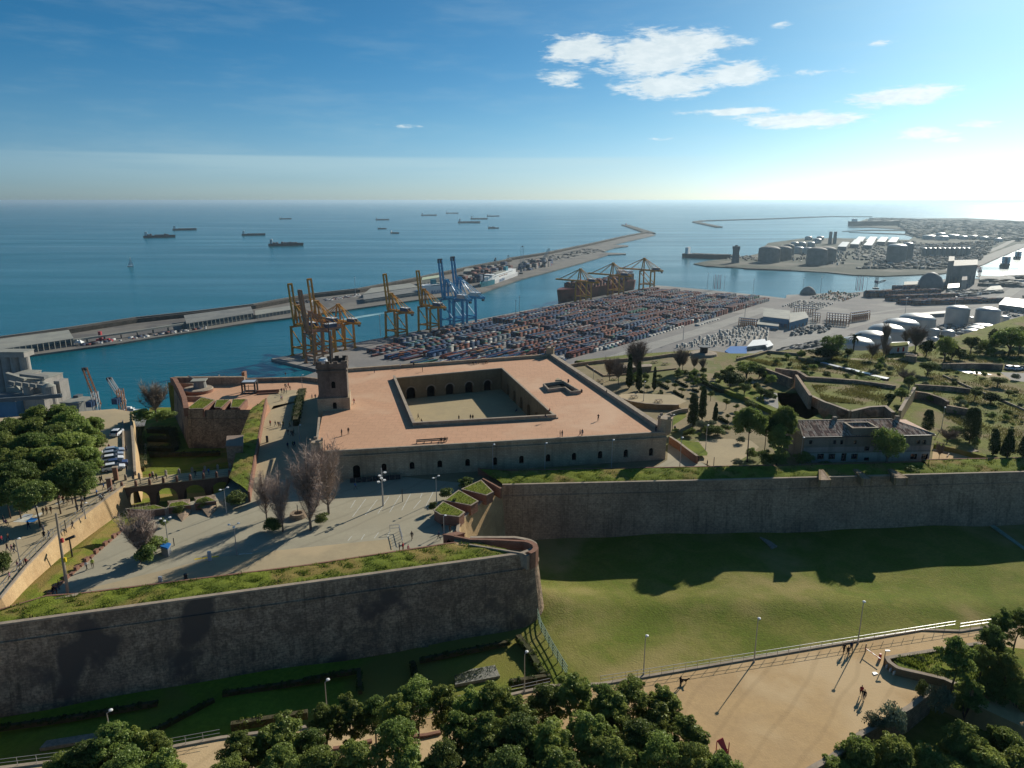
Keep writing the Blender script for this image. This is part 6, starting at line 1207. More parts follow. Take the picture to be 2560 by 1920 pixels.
for q in allop:
 A0, B0 = fA + hd * q[0] + hn * .35, fA + hd * q[1] + hn * .35; w_ = MB().face([(A0.x, A0.y, q[2]), (B0.x, B0.y, q[2]), (B0.x, B0.y, q[3]), (A0.x, A0.y, q[3])]).obj('window', m_glass, ho)
 mb = MB(); a0, b0 = fA + hd * q[0], fA + hd * q[1]
 mb.face([(a0.x, a0.y, q[2]), (b0.x, b0.y, q[2]), (B0.x, B0.y, q[2]), (A0.x, A0.y, q[2])]).face([(a0.x, a0.y, q[3]), (A0.x, A0.y, q[3]), (B0.x, B0.y, q[3]), (b0.x, b0.y, q[3])]).face([(a0.x, a0.y, q[2]), (A0.x, A0.y, q[2]), (A0.x, A0.y, q[3]), (a0.x, a0.y, q[3])]).face([(b0.x, b0.y, q[2]), (b0.x, b0.y, q[3]), (B0.x, B0.y, q[3]), (B0.x, B0.y, q[2])])
 mb.obj('reveal', m_hstone, w_); m_ = (A0 + B0) / 2 - hn * .04; MB().beam((m_.x, m_.y, q[2]), (m_.x, m_.y, q[3]), .07).beam((A0.x, A0.y, (q[2]+q[3])/2), (B0.x, B0.y, (q[2]+q[3])/2), .06).obj('glazing_bar', m_white if q in W_lo else m_dark, w_)
for z_ in (zmid1, zmid2): MB().rail([fA - hn * .02, fB - hn * .02], .14, z_ - .12, z_ + .12, side=-1).obj('string_course', m_hstone, ho)
g2 = [fB, fB + hn * (HD - 1), fA + hn * (HD - 1), fA]
for i in range(3): A1, B1 = g2[i], g2[i+1]; MB().face([(A1.x, A1.y, 173.8), (B1.x, B1.y, 173.8), (B1.x, B1.y, HZ), (A1.x, A1.y, HZ)]).obj('side_wall', m_hstone, ho)
r0 = QW('t', 130, 885, hA + hn * 6, hB + hn * 6); RH = HZ + 2.1; ra = hA + hd * 1.4 + hn * 6; rb = hB - hd * 7.5 + hn * 6; c4 = [hA, hB, hB + hn * HD, hA + hn * HD]
ra.z = rb.z = RH; P4 = [Vector((p.x, p.y, HZ + .1)) for p in c4]
MB().face([P4[0], P4[1], rb, ra]).face([P4[1], P4[2], rb]).face([P4[2], P4[3], ra, rb]).face([P4[3], P4[0], ra]).face([P4[3], P4[2], P4[1], P4[0]]).obj('roof', m_rooft, ho)
mb = MB(); nt = int(HL / .34)
for k in range(nt):                                           # barrel-tile ribs down the front slope and the right hip
 s_ = HL * (k + .5) / nt; top = 1.0
 if s_ > HL - 7.5: top = (HL - s_) / 7.5
 if s_ < 1.4: top = s_ / 1.4
 a = hA + hd * s_ + Vector((0, 0, .12)); b = hA + hd * s_ + hn * 6 * top; b.z = HZ + .14 + 2.1 * top
 nseg = max(1, int(top * 6))
 for q in range(nseg):
  j_ = rng.uniform(-.03, .03); mb.beam(a.lerp(b, q / nseg) + hd * j_, a.lerp(b, (q + 1) / nseg - .01) + hd * j_, .17, .12, c=jit(rng.choice([(.62, .44, .34), (.48, .28, .20), (.62, .52, .42), (.56, .46, .37), (.36, .20, .15)])))
rt = mb.obj('tile_ribs', M('loose_clay_tiles', (1, 1, 1), None, 1, .9, attr=True), ho); rt['kind'] = 'stuff'
MB().rail([ra, rb], .4, RH - .05, RH + .2).obj('ridge', m_coping, ho); MB().beam(P4[1] + Vector((0, 0, .05)), rb, .3).obj('hip_ridge', m_coping, ho); MB().beam(P4[0] + Vector((0, 0, .05)), ra, .3).obj('hip_ridge', m_coping, ho)
MB().rail([hA - hn * .1, hB - hn * .1], .25, HZ - .15, HZ + .08, side=-1).obj('eaves', m_dark, ho)
for x_, y_ in ((405, 880), (1000, 872)): p = QW('t', x_, y_, ra, rb); MB().box(p.x, p.y, RH - 1, .9, .9, 1.9).obj('chimney', m_hstone, ho)
e0, e1 = QW('t', 585, 985, hA, hB), QW('t', 820, 985, hA, hB); s0, s1 = (e0 - hA).dot(hd), (e1 - hA).dot(hd); dq = [hA + hd * s0 + hn * .3, hA + hd * s1 + hn * .3, hA + hd * s1 + hn * 4.6, hA + hd * (s0 + .2) + hn * 4.6]
MB().rail(dq, .35, HZ - .2, HZ + 1.9, close=True).obj('roof_well', m_hstone, ho); MB().rail(dq, .5, HZ + 1.9, HZ + 2.0, close=True).obj('well_coping', m_coping, ho); MB().prism(dq, HZ + .5, HZ + .6).obj('well_floor', m_rooft, ho)
# ------------------------------------------------------------------ garden walls and ruin
def wall(name, label, t, pts, z0, z1, wd, mat, cap=None, cat='wall', zq=None):
 P_ = QQ(t, zq or z1, *pts); r = thing(name, label, cat, (P_[0].x, P_[0].y, z0)); MB().rail(P_, wd, z0, z1).obj('masonry', mat, r)
 if cap: MB().rail(P_, wd + .15, z1, z1 + .12).obj('coping', cap, r)
 return r
wall('garden_wall', 'long low wall closing the rear of the garden against the port', 'q', [(-100, 440), (0, 418), (350, 372), (1130, 318), (1460, 270), (1750, 262)], 173, 175.2, .6, m_rampart2)
rc = [Q('q', *q, 175.6) for q in [(700, 955), (860, 1005), (1050, 1035), (1280, 1052), (1450, 1056), (1580, 1058)]]; r = thing('retaining_wall', 'curved brown retaining wall below the garden benches', 'wall', tuple(rc[0])); MB().rail([Vector(p[:2]) for p in rc], .6, 170, 175.6).obj('masonry', m_courtw, r); MB().rail([Vector(p[:2]) for p in rc], .7, 175.6, 175.72).obj('coping', m_coping, r)
sheet('raised_garden', [p for p in rc] + QQ('q', 175.6, (1700, 1000), (1500, 900), (1350, 900), (900, 880), (640, 900)), 175.62, m_sand2)
rc2 = [Q('q', *q, 175.2) for q in [(1230, 1330), (1290, 1260), (1400, 1190), (1520, 1145), (1620, 1120), (1720, 1110)]]; r = thing('curved_wall', 'pale curved coping wall sweeping to the castle front-right turret', 'wall', tuple(rc2[0])); MB().rail(rc2, .5, 173.5, 175.2).obj('masonry', m_coping, r)
wall('ramp_wall', 'stepped red brick wall descending right of the castle corner', 'o', [(460, 440), (600, 530), (700, 610), (810, 690), (880, 740)], 174, 175.9, .5, m_brick, m_coping)
for k, (pp_, mat) in enumerate([([(560, 480), (900, 520), (1040, 690), (1030, 730), (880, 735), (600, 540)], m_grass)]): sheet('ramp_lawn', QQ('o', 174.9, *pp_), 174.9, mat)
wall('low_wall', 'low dark kerb wall angled across the rear garden', 'q', [(170, 440), (430, 600), (760, 580), (1540, 490)], 174, 174.5, .5, m_rampart2)
wall('park_kerb', 'yellow-green grassy ridge wall running down beside the track', 'w', [(-100, 380), (150, 500), (290, 545), (440, 620), (690, 740)], 174, 175.4, 1.2, m_grass)
def tall(label, t, top, zt, zb, mat=m_rampart2, wd=.9, cap=None):
 P_ = QQ(t, zt, *top); r = thing('ruined_wall', label, 'ruined wall', (P_[0].x, P_[0].y, zb)); MB().rail(P_, wd, zb, zt).obj('masonry', mat, r)
 if cap: MB().rail(P_, wd + .1, zt, zt + .1).obj('coping', cap, r)
 return r
sheet('ruin_platform', QQ('w', 176.4, (1130, 545), (1320, 630), (1420, 640), (1640, 740), (2080, 680), (2300, 380), (1100, 300), (1010, 290)), 176.4, m_dry)
tall('ruined bastion wall, left battered face in the old lunette', 'w', [(960, 285), (1140, 545)], 178.3, 173.5); tall('ruined bastion wall, jagged front edge of the old lunette', 'w', [(1140, 545), (1320, 630), (1400, 655), (1640, 745)], 177.0, 173.5, cap=m_coping); tall('ruined bastion wall, front right of the old lunette', 'w', [(1640, 745), (1880, 690), (2080, 680), (2180, 760)], 177.0, 173.5, cap=m_coping)
tall('long shadowed rear wall of the old lunette', 'w', [(700, 200), (980, 235), (1100, 310), (1700, 350), (2212, 420)], 177.6, 174, m_rampart, 1.2); tall('low wall spur left of the old lunette', 'w', [(560, 200), (720, 260), (900, 330)], 177.4, 174, m_rampart); tall('bright upright masonry face at the right of the old lunette', 't', [(1170, 565), (1080, 700), (1030, 790)], 177.8, 173.5, m_plaster, .8, m_coping)
tall('curved low wall right of the old lunette', 't', [(1170, 600), (1300, 620), (1440, 670), (1490, 700)], 176.4, 174, m_rampart); tall('short wall piece beyond the curved wall', 't', [(1480, 735), (1680, 770)], 176.2, 174, m_rampart); tall('low dark wall running right across the upper meadow', 't', [(1170, 535), (1500, 555), (1700, 580)], 175.6, 174, m_rampart); tall('dark retaining wall below the far right grove', 't', [(1440, 340), (1700, 335), (2010, 345)], 176.2, 174, m_rampart); tall('thin kerb wall running diagonally across the right meadow', 't', [(1440, 445), (1700, 560), (1950, 660), (2212, 770)], 174.6, 174, m_coping, .4)
tall('grassy terrace wall behind the row of cone cypresses', 't', [(1360, 1100), (1600, 1150), (1900, 1230), (2212, 1300), (2400, 1340)], 175.2, 174, m_grass, 1.6); tall('low wall at the meadow top left', 't', [(60, 275), (190, 295), (370, 265)], 175.2, 174, m_rampart2, .6); tall('low rim wall at the near edge of the meadow above the port', 'w', [(210, 80), (470, 20), (600, -20), (1050, 20)], 175, 173, m_rampart2, .7)
tall('white low wall at the far right car park edge', 't', [(2030, 345), (2212, 360), (2400, 375)], 175.5, 174, m_coping, .6); tall('low pale railing wall in front of the terrace garden', 't', [(1330, 1280), (1640, 1285), (2010, 1270)], 174.7, 174, m_coping, .4)
tall('white-walled bed wall beside the tree-shaded path', 't', [(1350, 1160), (1500, 1190), (1480, 1220)], 174.3, 174, m_coping, .25)
for k, pp_ in enumerate([[(1260, 130), (1310, 128), (1525, 182), (1480, 190)], [(1510, 190), (1560, 186), (1775, 240), (1740, 250)], [(1755, 255), (1800, 247), (1925, 272), (1890, 285)], [(1890, 295), (1945, 287), (2130, 325), (2090, 340)]]):
 P_ = QQ('w', 174.9, *pp_); tg = thing('skylight_slab', 'pale grey flat roof panel in the meadow, %s of four' % ['first from the left', 'second from the left', 'third', 'rightmost'][k], 'roof panel', tuple(P_[0])); MB().prism(P_, 174.0, 174.85).obj('base', m_rampart2, tg); MB().prism([p.lerp(sum(P_, Vector()) / 4, -.02) for p in P_], 174.85, 174.95).obj('panel', m_solar, tg)
kb = thing('round_kiosk', 'small grey round-roofed blockhouse at the far corner of the garden', 'blockhouse', tuple(Q('q', 1980, 260, 174))); p = Q('q', 1960, 290, 174); MB().lathe([(5.5, 0), (5.2, .9), (3.8, 1.0)], p.x, p.y, 174, 20).obj('ring_wall', m_coping, kb); MB().lathe([(1.6, 0), (1.6, 2.2), (2.6, 2.4), (2.6, 2.7)], p.x, p.y, 174.9, 10).obj('cabin', m_dark, kb)
ck = thing('stone_shelter', 'small flat-roofed stone shelter between the two bare trees in the garden', 'shelter', tuple(Q('q', 800, 490, 174))); P_ = QQ('q', 176, (560, 505), (1160, 470), (1150, 435), (600, 450)); MB().prism(P_, 174, 175.9).obj('wall', m_rampart2, ck); MB().prism([p.lerp(sum(P_, Vector()) / 4, -.04) for p in P_], 175.9, 176.15).obj('roof', m_coping, ck)
ww = thing('white_hut', 'low white-walled cabin with red shutters and grassy roof in the right grove', 'cabin', tuple(Q('t', 1020, 240, 174))); P_ = QQ('t', 177, (950, 170), (1100, 165), (1080, 150), (990, 150)); MB().prism(QQ('t', 174, (930, 245), (1100, 235), (1110, 205), (940, 210)), 174, 177.4).obj('wall', m_white, ww); MB().prism(QQ('t', 177.4, (920, 185), (1110, 170), (1100, 140), (940, 150)), 177.42, 177.8).obj('roof', m_dry, ww)
for x_ in (1010, 1060): p = QW('t', x_, 215, Q('t', 930, 245, 174), Q('t', 1100, 235, 174)); MB().box(p.x, p.y - .06, 174.6, .8, .1, 1.8).obj('shutter', m_red, ww)
sh = thing('stone_hut', 'pair of flat-roofed low stone sheds in the right meadow', 'shed', tuple(Q('t', 1150, 300, 174))); MB().prism(QQ('t', 174, (1080, 320), (1180, 330), (1190, 300), (1080, 295)), 174, 176.4).obj('wall', m_rampart2, sh); MB().prism(QQ('t', 176.4, (1070, 255), (1170, 262), (1150, 238), (1100, 235)), 176.42, 176.7).obj('roof', m_coping, sh)
# near promenade: retaining walls, planter
wall('planter_wall', 'curved stone planter wall with pale plaques beside the sandy promenade', 'l', [(1850, 530), (1530, 580), (1150, 640), (1065, 655), (1085, 690), (1150, 735), (1200, 750), (1380, 790), (1545, 830), (1700, 900)], 165.8, 167.2, .5, m_courtw, m_coping)
sheet('planter_bed', QQ('l', 167.0, (1850, 540), (1530, 590), (1100, 660), (1160, 725), (1380, 775), (1545, 820), (2212, 1050), (2400, 600)), 167.05, m_grass)
wall('retaining_wall', 'stone retaining wall with pale coping at the lower right edge of the promenade', 'l', [(1345, 880), (1425, 935), (1250, 1070), (830, 1300), (610, 1480), (380, 1610)], 158, 166.5, .6, m_rampart2, m_coping)
for k, (x_, y_) in enumerate([(1075, 715), (1105, 745), (1135, 770)]): p = Q('l', x_, y_ - 15, 166.9); tg = tag(MB().box(p.x - .28, p.y - .2, 166.3, .45, .1, .55, .5).obj('wall_plaque', m_white), 'small pale square plaque on the planter wall, %s of three' % ['left', 'middle', 'right'][k], 'plaque')
# lawn furniture in the moat
gb = thing('gravel_bed', 'pale gravel plant bed on the sunny lawn below the rampart', 'flower bed', tuple(Q('j', 1200, 1000, 163))); P_ = QQ('j', 163.3, (1040, 1020), (1160, 968), (1320, 940), (1355, 1015), (1045, 1075)); MB().prism(P_, 162.6, 163.12).obj('gravel', m_pebble, gb)
P_ = QQ('i', 163.3, (270, 1515), (320, 1460), (700, 1400), (720, 1440)); gb = thing('gravel_bed', 'shaded pale gravel bed at the bottom left of the moat', 'flower bed', tuple(P_[0])); MB().prism(P_, 162.6, 163.1).obj('gravel', m_pebble, gb)
tag(MB().rail(QQ('h', 163.1, (2000, 1435), (2212, 1590), (2500, 1800)), .9, 162.7, 163.05).obj('drain_path', M('mossy_path', (.26, .34, .28), (.18, .25, .2), 1, .9)), kind='structure')
tag(MB().prism(QQ('h', 163.1, (430, 1512), (500, 1540), (548, 1575), (510, 1590), (480, 1555)), 162.7, 163.02).obj('bare_patch', m_pebble), kind='structure')
# ------------------------------------------------------------------ vegetation
def leaf_cloud(centers, radii, per, size, seed, up=.25, squash=1., inner=.55):
 """small leaf-sized triangles spread through clumps; numpy, returns (n,3,3)"""
 g = np.random.default_rng(seed); c = np.repeat(np.asarray(centers, float), per, axis=0); r = np.repeat(np.asarray(radii, float), per)
 n = len(c); d = g.normal(size=(n, 3)); d /= np.linalg.norm(d, axis=1, keepdims=True); d[:, 2] = np.where(d[:, 2] < -.3, -d[:, 2] * .6, d[:, 2])
 rr = r * (inner + (1 - inner) * g.random(n) ** .6); p = c + d * rr[:, None] * np.array([1, 1, squash])
 nrm = d * .8 + g.normal(size=(n, 3)) * .55 + np.array([0, 0, up]); nrm /= np.linalg.norm(nrm, axis=1, keepdims=True)
 t = np.cross(nrm, g.normal(size=(n, 3))); t /= np.linalg.norm(t, axis=1, keepdims=True); b = np.cross(nrm, t); s = size * (.6 + .8 * g.random(n))[:, None]
 return np.stack([p + t * s, p - t * s * .5 + b * s * .8, p - t * s * .5 - b * s * .8], axis=1)
def branch_limbs(mb, p, tips, r0, k=2):
 for q in tips:
  mid = Vector(p).lerp(Vector(q), .5) + Vector((rng.uniform(-.3, .3), rng.uniform(-.3, .3), .2)); mb.tube(p, mid, r0, r0 * .6, 5, cap=False).tube(mid, q, r0 * .6, r0 * .2, 4, cap=False)
def make_pine(seed, W_=6., H=10., crown=.45, leaf=m_pine, dens=1., bark=m_bark, size=.145, kind='pine_tree', flat=.62):
 rr = random.Random(seed); root = thing(kind, 'x', 'tree', local=True); PROTOS.append(root)
 ch = H * crown; cz = H - ch * .55; cen, rad = [], []
 nb = int(30 * W_ / 6 * dens) + 10
 for k in range(nb):
  a = rr.random() * 6.283; q = math.sqrt(rr.random()); x, y = math.cos(a) * q * W_ * .40, math.sin(a) * q * W_ * .40
  topz = H - .4 - (q ** 2) * ch * .55 * rr.uniform(.7, 1.2); z = topz - (rr.random() ** 1.6) * ch * .55
  cen.append((x, y, z)); rad.append(W_ * rr.uniform(.11, .19))
 sub_c, sub_r = [], []
 for (c, r_) in zip(cen, rad):
  for _ in range(4): v_ = Vector((rr.gauss(0, 1), rr.gauss(0, 1), rr.gauss(0, .7))).normalized() * r_ * .8; sub_c.append((c[0] + v_.x, c[1] + v_.y, c[2] + v_.z * flat)); sub_r.append(r_ * rr.uniform(.45, .75))
 tris = leaf_cloud(sub_c + cen, sub_r + [r_ * .85 for r_ in rad], int(76), size, seed, .3, flat)
 tri_obj('crown', tris, leaf, root)
 mb = MB(); lean = Vector((rr.uniform(-.5, .5), rr.uniform(-.5, .5), 0)); f = Vector((lean.x, lean.y, H * (1 - crown) * .9)); m_ = Vector((lean.x * .3, lean.y * .6, H * .3)); r0 = .035 * H * .6
 mb.tube((0, 0, -.4), m_, r0, r0 * .8, 8, cap=False).tube(m_, f, r0 * .8, r0 * .6, 7, cap=False); branch_limbs(mb, f, rr.sample(cen, min(9, len(cen))), r0 * .45)
 mb.obj('trunk', bark, root)
 return root
pines = [make_pine(11, 6.4, 10, .5), make_pine(12, 5.6, 9.5, .62), make_pine(13, 7.2, 10.5, .5), make_pine(14, 6.0, 9.8, .45), make_pine(15, 6.8, 10.2, .6, m_pine2), make_pine(16, 5.2, 9, .7)]
bigp = [make_pine(21, 11, 12.5, .5, m_pine, 1.0, size=.2), make_pine(22, 12, 13, .42, m_pine2, 1., size=.22), make_pine(23, 9, 12, .55, m_pine, 1., size=.22)]
def plant(pool, k, t_, x, y, wpx, zg, topz=None, Wp=None, label='', group=None, sc_=None, below=None):
 """crown top seen at tile pixel, crown width in tile pixels, ground height zg; height follows the prototype"""
 pr = pool[k % len(pool)]; dims = pr['dims']
 sc = 1.
 for _ in range(4):
  p = Q(t_, x, y, zg + dims[1] * sc); dep = p.y * math.cos(PITCH) + (CZ - p.z) * math.sin(PITCH); sc = wpx * TILE[t_][2] / 1.15732 * dep / FPX / dims[0]
  sc = max(.45, min(1.7, sc))
 szz = max(.75, min(1.25, 1 / sc)) if sc_ is None else 1
 p = Q(t_, x, y, zg + dims[1] * sc * szz)
 return copy_tree(pr, (p.x, p.y, zg), rng.random() * 6.28, (sc, sc, sc * szz), label, group)
for i, d in enumerate([(6.4, 10), (5.6, 9.5), (7.2, 10.5), (6., 9.8), (6.8, 10.2), (5.2, 9)]): pines[i]['dims'] = d
for i, d in enumerate([(11, 12.5), (12, 13), (9, 12)]): bigp[i]['dims'] = d
TREES = []
GP = 'pine trees along the near promenade'
for i, (t_, x, y, wd_) in enumerate([('j', 130, 1230, 185), ('j', 300, 1160, 190), ('j', 480, 1185, 180), ('j', 625, 1175, 210), ('j', 775, 1050, 235), ('j', 960, 1080, 190), ('j', 1150, 1120, 210), ('j', 1310, 1085, 230), ('j', 1480, 1190, 260), ('j', 1660, 1085, 210), ('j', 1850, 1040, 250), ('j', 2090, 1100, 240),
 ('j', 620, 1340, 260), ('j', 1070, 1270, 220), ('j', 1260, 1300, 250), ('j', 1230, 1440, 320), ('j', 1500, 1320, 300), ('j', 1700, 1350, 300), ('j', 1960, 1300, 300), ('j', 110, 1530, 260), ('j', 2080, 1450, 280), ('j', 350, 1480, 240), ('j', 720, 1540, 260), ('j', 950, 1500, 260), ('j', 1420, 1550, 300), ('j', 1750, 1550, 300),
 ('k', 225, 1050, 230), ('k', 450, 1105, 230), ('k', 90, 1150, 240), ('k', 400, 1220, 260), ('k', 620, 1330, 280), ('k', 260, 1330, 260), ('k', 640, 1500, 260), ('k', 420, 1450, 280), ('k', 850, 1560, 250), ('k', 120, 1480, 260),
 ('i', 750, 1385, 330), ('i', 930, 1400, 260), ('i', 550, 1490, 230), ('i', 1080, 1430, 190), ('i', 420, 1560, 220), ('i', 1110, 1550, 240), ('i', 1950, 1310, 270), ('i', 1640, 1430, 230), ('i', 1830, 1390, 220), ('i', 2130, 1400, 200), ('i', 1950, 1530, 260), ('i', 1560, 1610, 260), ('i', 850, 1560, 300)]):
 o = plant(pines, i * 5 + i // 6, t_, x, y - 8, wd_ * 1.22, 165.9, label='aleppo pine with bushy grey-green crown beside the near promenade', group=GP); TREES.append(o)
GR = 'pine trees of the lower right corner'
for i, (t_, x, y, wd_, zg) in enumerate([('l', 820, 1330, 330, 160), ('l', 1120, 1320, 360, 160), ('l', 1400, 1400, 360, 159), ('l', 1740, 1230, 360, 160), ('l', 2060, 1260, 320, 160), ('l', 1900, 1420, 380, 159), ('l', 1150, 1480, 380, 158), ('l', 620, 1500, 320, 159), ('l', 2200, 1450, 380, 159), ('l', 1600, 1520, 380, 158)]):
 plant(bigp, 2 + i * 3, t_, x, y, wd_, zg, label='bright green umbrella pine in the dense lower right clump', group=GR)
for i, (t_, x, y, wd_, zg, lb_) in enumerate([('l', 1670, 490, 300, 166.5, 'dark round pine just right of the promenade planter'), ('l', 2060, 245, 200, 167, 'tall pine at the right edge, left of two tall ones'), ('l', 2190, 240, 220, 167, 'tallest pine at the right edge of the view'), ('l', 1890, 560, 200, 166, 'dark pine behind the round planter pine'), ('l', 1980, 380, 250, 166, 'pine low at the right edge below the two tall ones'), ('l', 1780, 820, 260, 162, 'dark shaded pine by the lower sandy path'), ('l', 2100, 620, 260, 164, 'green pine at the right edge above the sandy path'), ('l', 2190, 820, 240, 162, 'pine at the right edge beside the sandy path'), ('l', 1950, 760, 220, 163, 'shaded pine between planter and path')]):
 plant(pines, i, t_, x, y, wd_, zg, label=lb_, group='trees behind the promenade planter')
GL = 'pine trees of the left grove'
for i, (x, y, wd_) in enumerate([(300, 485, 280), (520, 455, 260), (90, 580, 300), (560, 530, 340), (300, 580, 300), (580, 700, 400), (260, 700, 320), (60, 730, 280), (720, 620, 230), (600, 940, 350), (110, 960, 330), (30, 860, 260), (350, 830, 380), (280, 1120, 320), (660, 1050, 260), (790, 680, 200), (480, 830, 320), (120, 1100, 280), (460, 1010, 300), (720, 820, 240), (180, 840, 300), (-80, 700, 300), (-100, 1000, 300), (800, 560, 160), (440, 640, 300), (40, 1150, 240)]):
 plant(bigp, i * 2 + (i // 5), 'e', x, y, wd_, 172.5 if y < 900 else 173.5, label='sunlit umbrella pine in the dense grove left of the forecourt', group=GL)
# the shaded group of pines left of the tiled house, the tree in front of it
def at_y(pr, t_, x, ytop, Y, zg, wpx, lb_, group=None):
 r_ = ray(*vp(t_, x, ytop)); p = Vector((r_.x * Y / r_.y, Y, zg)); zt = CZ + r_.z * Y / r_.y; d = pr['dims']; dep = Y * math.cos(PITCH) + (CZ - zt) * math.sin(PITCH); k = wpx * TILE[t_][2] / 1.15732 * dep / FPX / d[0]
 return copy_tree(pr, tuple(p), rng.random() * 6.28, (k, k, (zt - zg) / d[1]), lb_, group)
for pr, t_, x, y, Y, w2, lb_ in [(bigp[1], 'w', 400, 700, 161, 400, 'spreading dark pine leaning left of the tiled house'), (bigp[1], 'w', 820, 690, 163, 310, 'tall dark pine touching the left end of the tiled house'), (bigp[2], 'w', 760, 930, 159, 310, 'lower dark pine right in front of the two larger ones'), (bigp[1], 'w', 600, 800, 163, 300, 'dark pine between the spreading pine and the house pine')]:
 at_y(pr, t_, x, y, Y, 174, w2, lb_, 'pines left of the tiled house')
def make_ball(seed, kind, W_, H, z0, leaf, n, per, size, squash=.8, trunk=None, cat='tree', bark=m_gbark, up=.2):
 rr = random.Random(seed); root = thing(kind, 'x', cat, local=True); PROTOS.append(root); c, r_ = [], []
 for k in range(n):
  v_ = Vector((rr.gauss(0, 1), rr.gauss(0, 1), rr.gauss(0, 1))).normalized() * (rr.random() ** .33); c.append((v_.x * W_ * .36, v_.y * W_ * .36, z0 + (H - z0) * (.5 + v_.z * .38))); r_.append(W_ * rr.uniform(.16, .25))
 tri_obj('crown', leaf_cloud(c, r_, int(per * 1.6), size, seed, up, squash), leaf, root)
 if trunk: mb = MB().tube((0, 0, -.3), (0, 0, z0 + (H - z0) * .45), trunk, trunk * .6, 7, cap=False); branch_limbs(mb, (0, 0, z0 * .9), rr.sample(c, min(5, n)), trunk * .5); mb.obj('trunk', bark, root)
 root['dims'] = (W_, H); return root
def make_cyp(seed, W_, H, point=1., leaf=m_cyp, kind='cypress_tree'):
 rr = random.Random(seed); root = thing(kind, 'x', 'cypress', local=True); PROTOS.append(root); c, r_ = [], []
 for k in range(int(130 * H / 8)):
  t_ = rr.random(); wv = W_ / 2 * (min(1, t_ / .12) ** .6) * ((1 - t_) ** (.42 * point)); a = rr.random() * 6.283; c.append((math.cos(a) * wv * .62, math.sin(a) * wv * .62, .3 + t_ * (H - .5))); r_.append(max(.2, wv * .46))
 tri_obj('crown', leaf_cloud(c, r_, 80, .13, seed, .1, 1.5), leaf, root); MB().tube((0, 0, -.2), (0, 0, H * .7), .16, .05, 6).obj('trunk', m_gbark, root); root['dims'] = (W_, H); return root
slim = make_cyp(31, 1.9, 9.5, .9); med = make_cyp(32, 3.0, 8.0, .55); cone = make_cyp(33, 3.4, 6.5, 1.2); bullet = make_cyp(34, 4.6, 9.0, .5)
def at(pr, t_, x, y, zg, label, hpx=None, wpx=None, group=None, h=None, w_=None, rz=None):
 """stand a prototype on the ground seen at the pixel; hpx = height in tile pixels"""
 p = Q(t_, x, y, zg); dims = pr['dims']; sz = sx_ = 1
 if hpx: sz = (ztop(t_, x, y - hpx, p.y) - zg) / dims[1]
 dep = p.y * math.cos(PITCH) + (CZ - p.z) * math.sin(PITCH); sx_ = wpx * TILE[t_][2] / 1.15732 * dep / FPX / dims[0] if wpx else sz
 if not hpx: sz = sx_
 return copy_tree(pr, (p.x, p.y, zg), rng.random() * 6.28 if rz is None else rz, (sx_, sx_, sz), label, group)
GC = 'cypresses in the castle garden'
for t_, x, y, h_, w2, pr, lb_ in [('q', 815, 800, 520, 115, slim, 'tallest slim cypress behind the castle parapet, left of three'), ('q', 960, 840, 450, 110, slim, 'slim cypress, middle of the three in the castle garden'), ('q', 1200, 835, 365, 78, slim, 'shorter slim cypress, right of the three in the castle garden'), ('q', 1790, 1390, 500, 190, med, 'broad dark cypress beside the castle corner, front left of a pair'), ('q', 1935, 1290, 520, 130, med, 'dark cypress just behind the broad one'), ('q', 2135, 1320, 300, 95, slim, 'small brownish cypress right of the broad pair'),
 ('t', 1285, 985, 200, 120, bullet, 'rounded cypress right behind the tiled house end'), ('t', 1690, 1090, 320, 180, bullet, 'biggest bullet-shaped cypress right of the tiled house'), ('t', 1915, 1210, 245, 125, cone, 'cone-shaped cypress, left of the three at the right edge'), ('t', 2045, 1240, 260, 140, cone, 'cone-shaped cypress, middle of the three at the right edge'), ('t', 2200, 1265, 270, 150, cone, 'cone-shaped cypress, right of the three, cut by the frame edge')]:
 at(pr, t_, x, y, 174, lb_, h_, w2, GC)
bushes = [make_ball(41, 'bush', 3.0, 2.2, .1, m_bush, 22, 70, .10, .8, cat='bush'), make_ball(42, 'bush', 2.6, 2.4, .1, m_pine2, 20, 70, .10, .9, cat='bush'), make_ball(43, 'bush', 3.0, 2.0, .1, m_silverleaf, 20, 70, .10, .8, cat='bush')]
rnd_t = [make_ball(44, 'broadleaf_tree', 5.5, 6.5, 1.8, m_bush, 34, 80, .17, .85, .22), make_ball(45, 'broadleaf_tree', 6, 7, 1.4, m_pine2, 36, 85, .17, .85, .24), make_ball(46, 'broadleaf_tree', 5, 5.5, .8, m_cyp, 34, 90, .16, .9, .2)]
topi = make_ball(47, 'topiary_tree', 2.0, 2.4, 1.1, m_topi, 18, 70, .08, .6, .07, cat='topiary')
at_y(rnd_t[1], 't', 950, 935, 157.5, 174, 330, 'broad dark leafy tree standing in front of the tiled house')
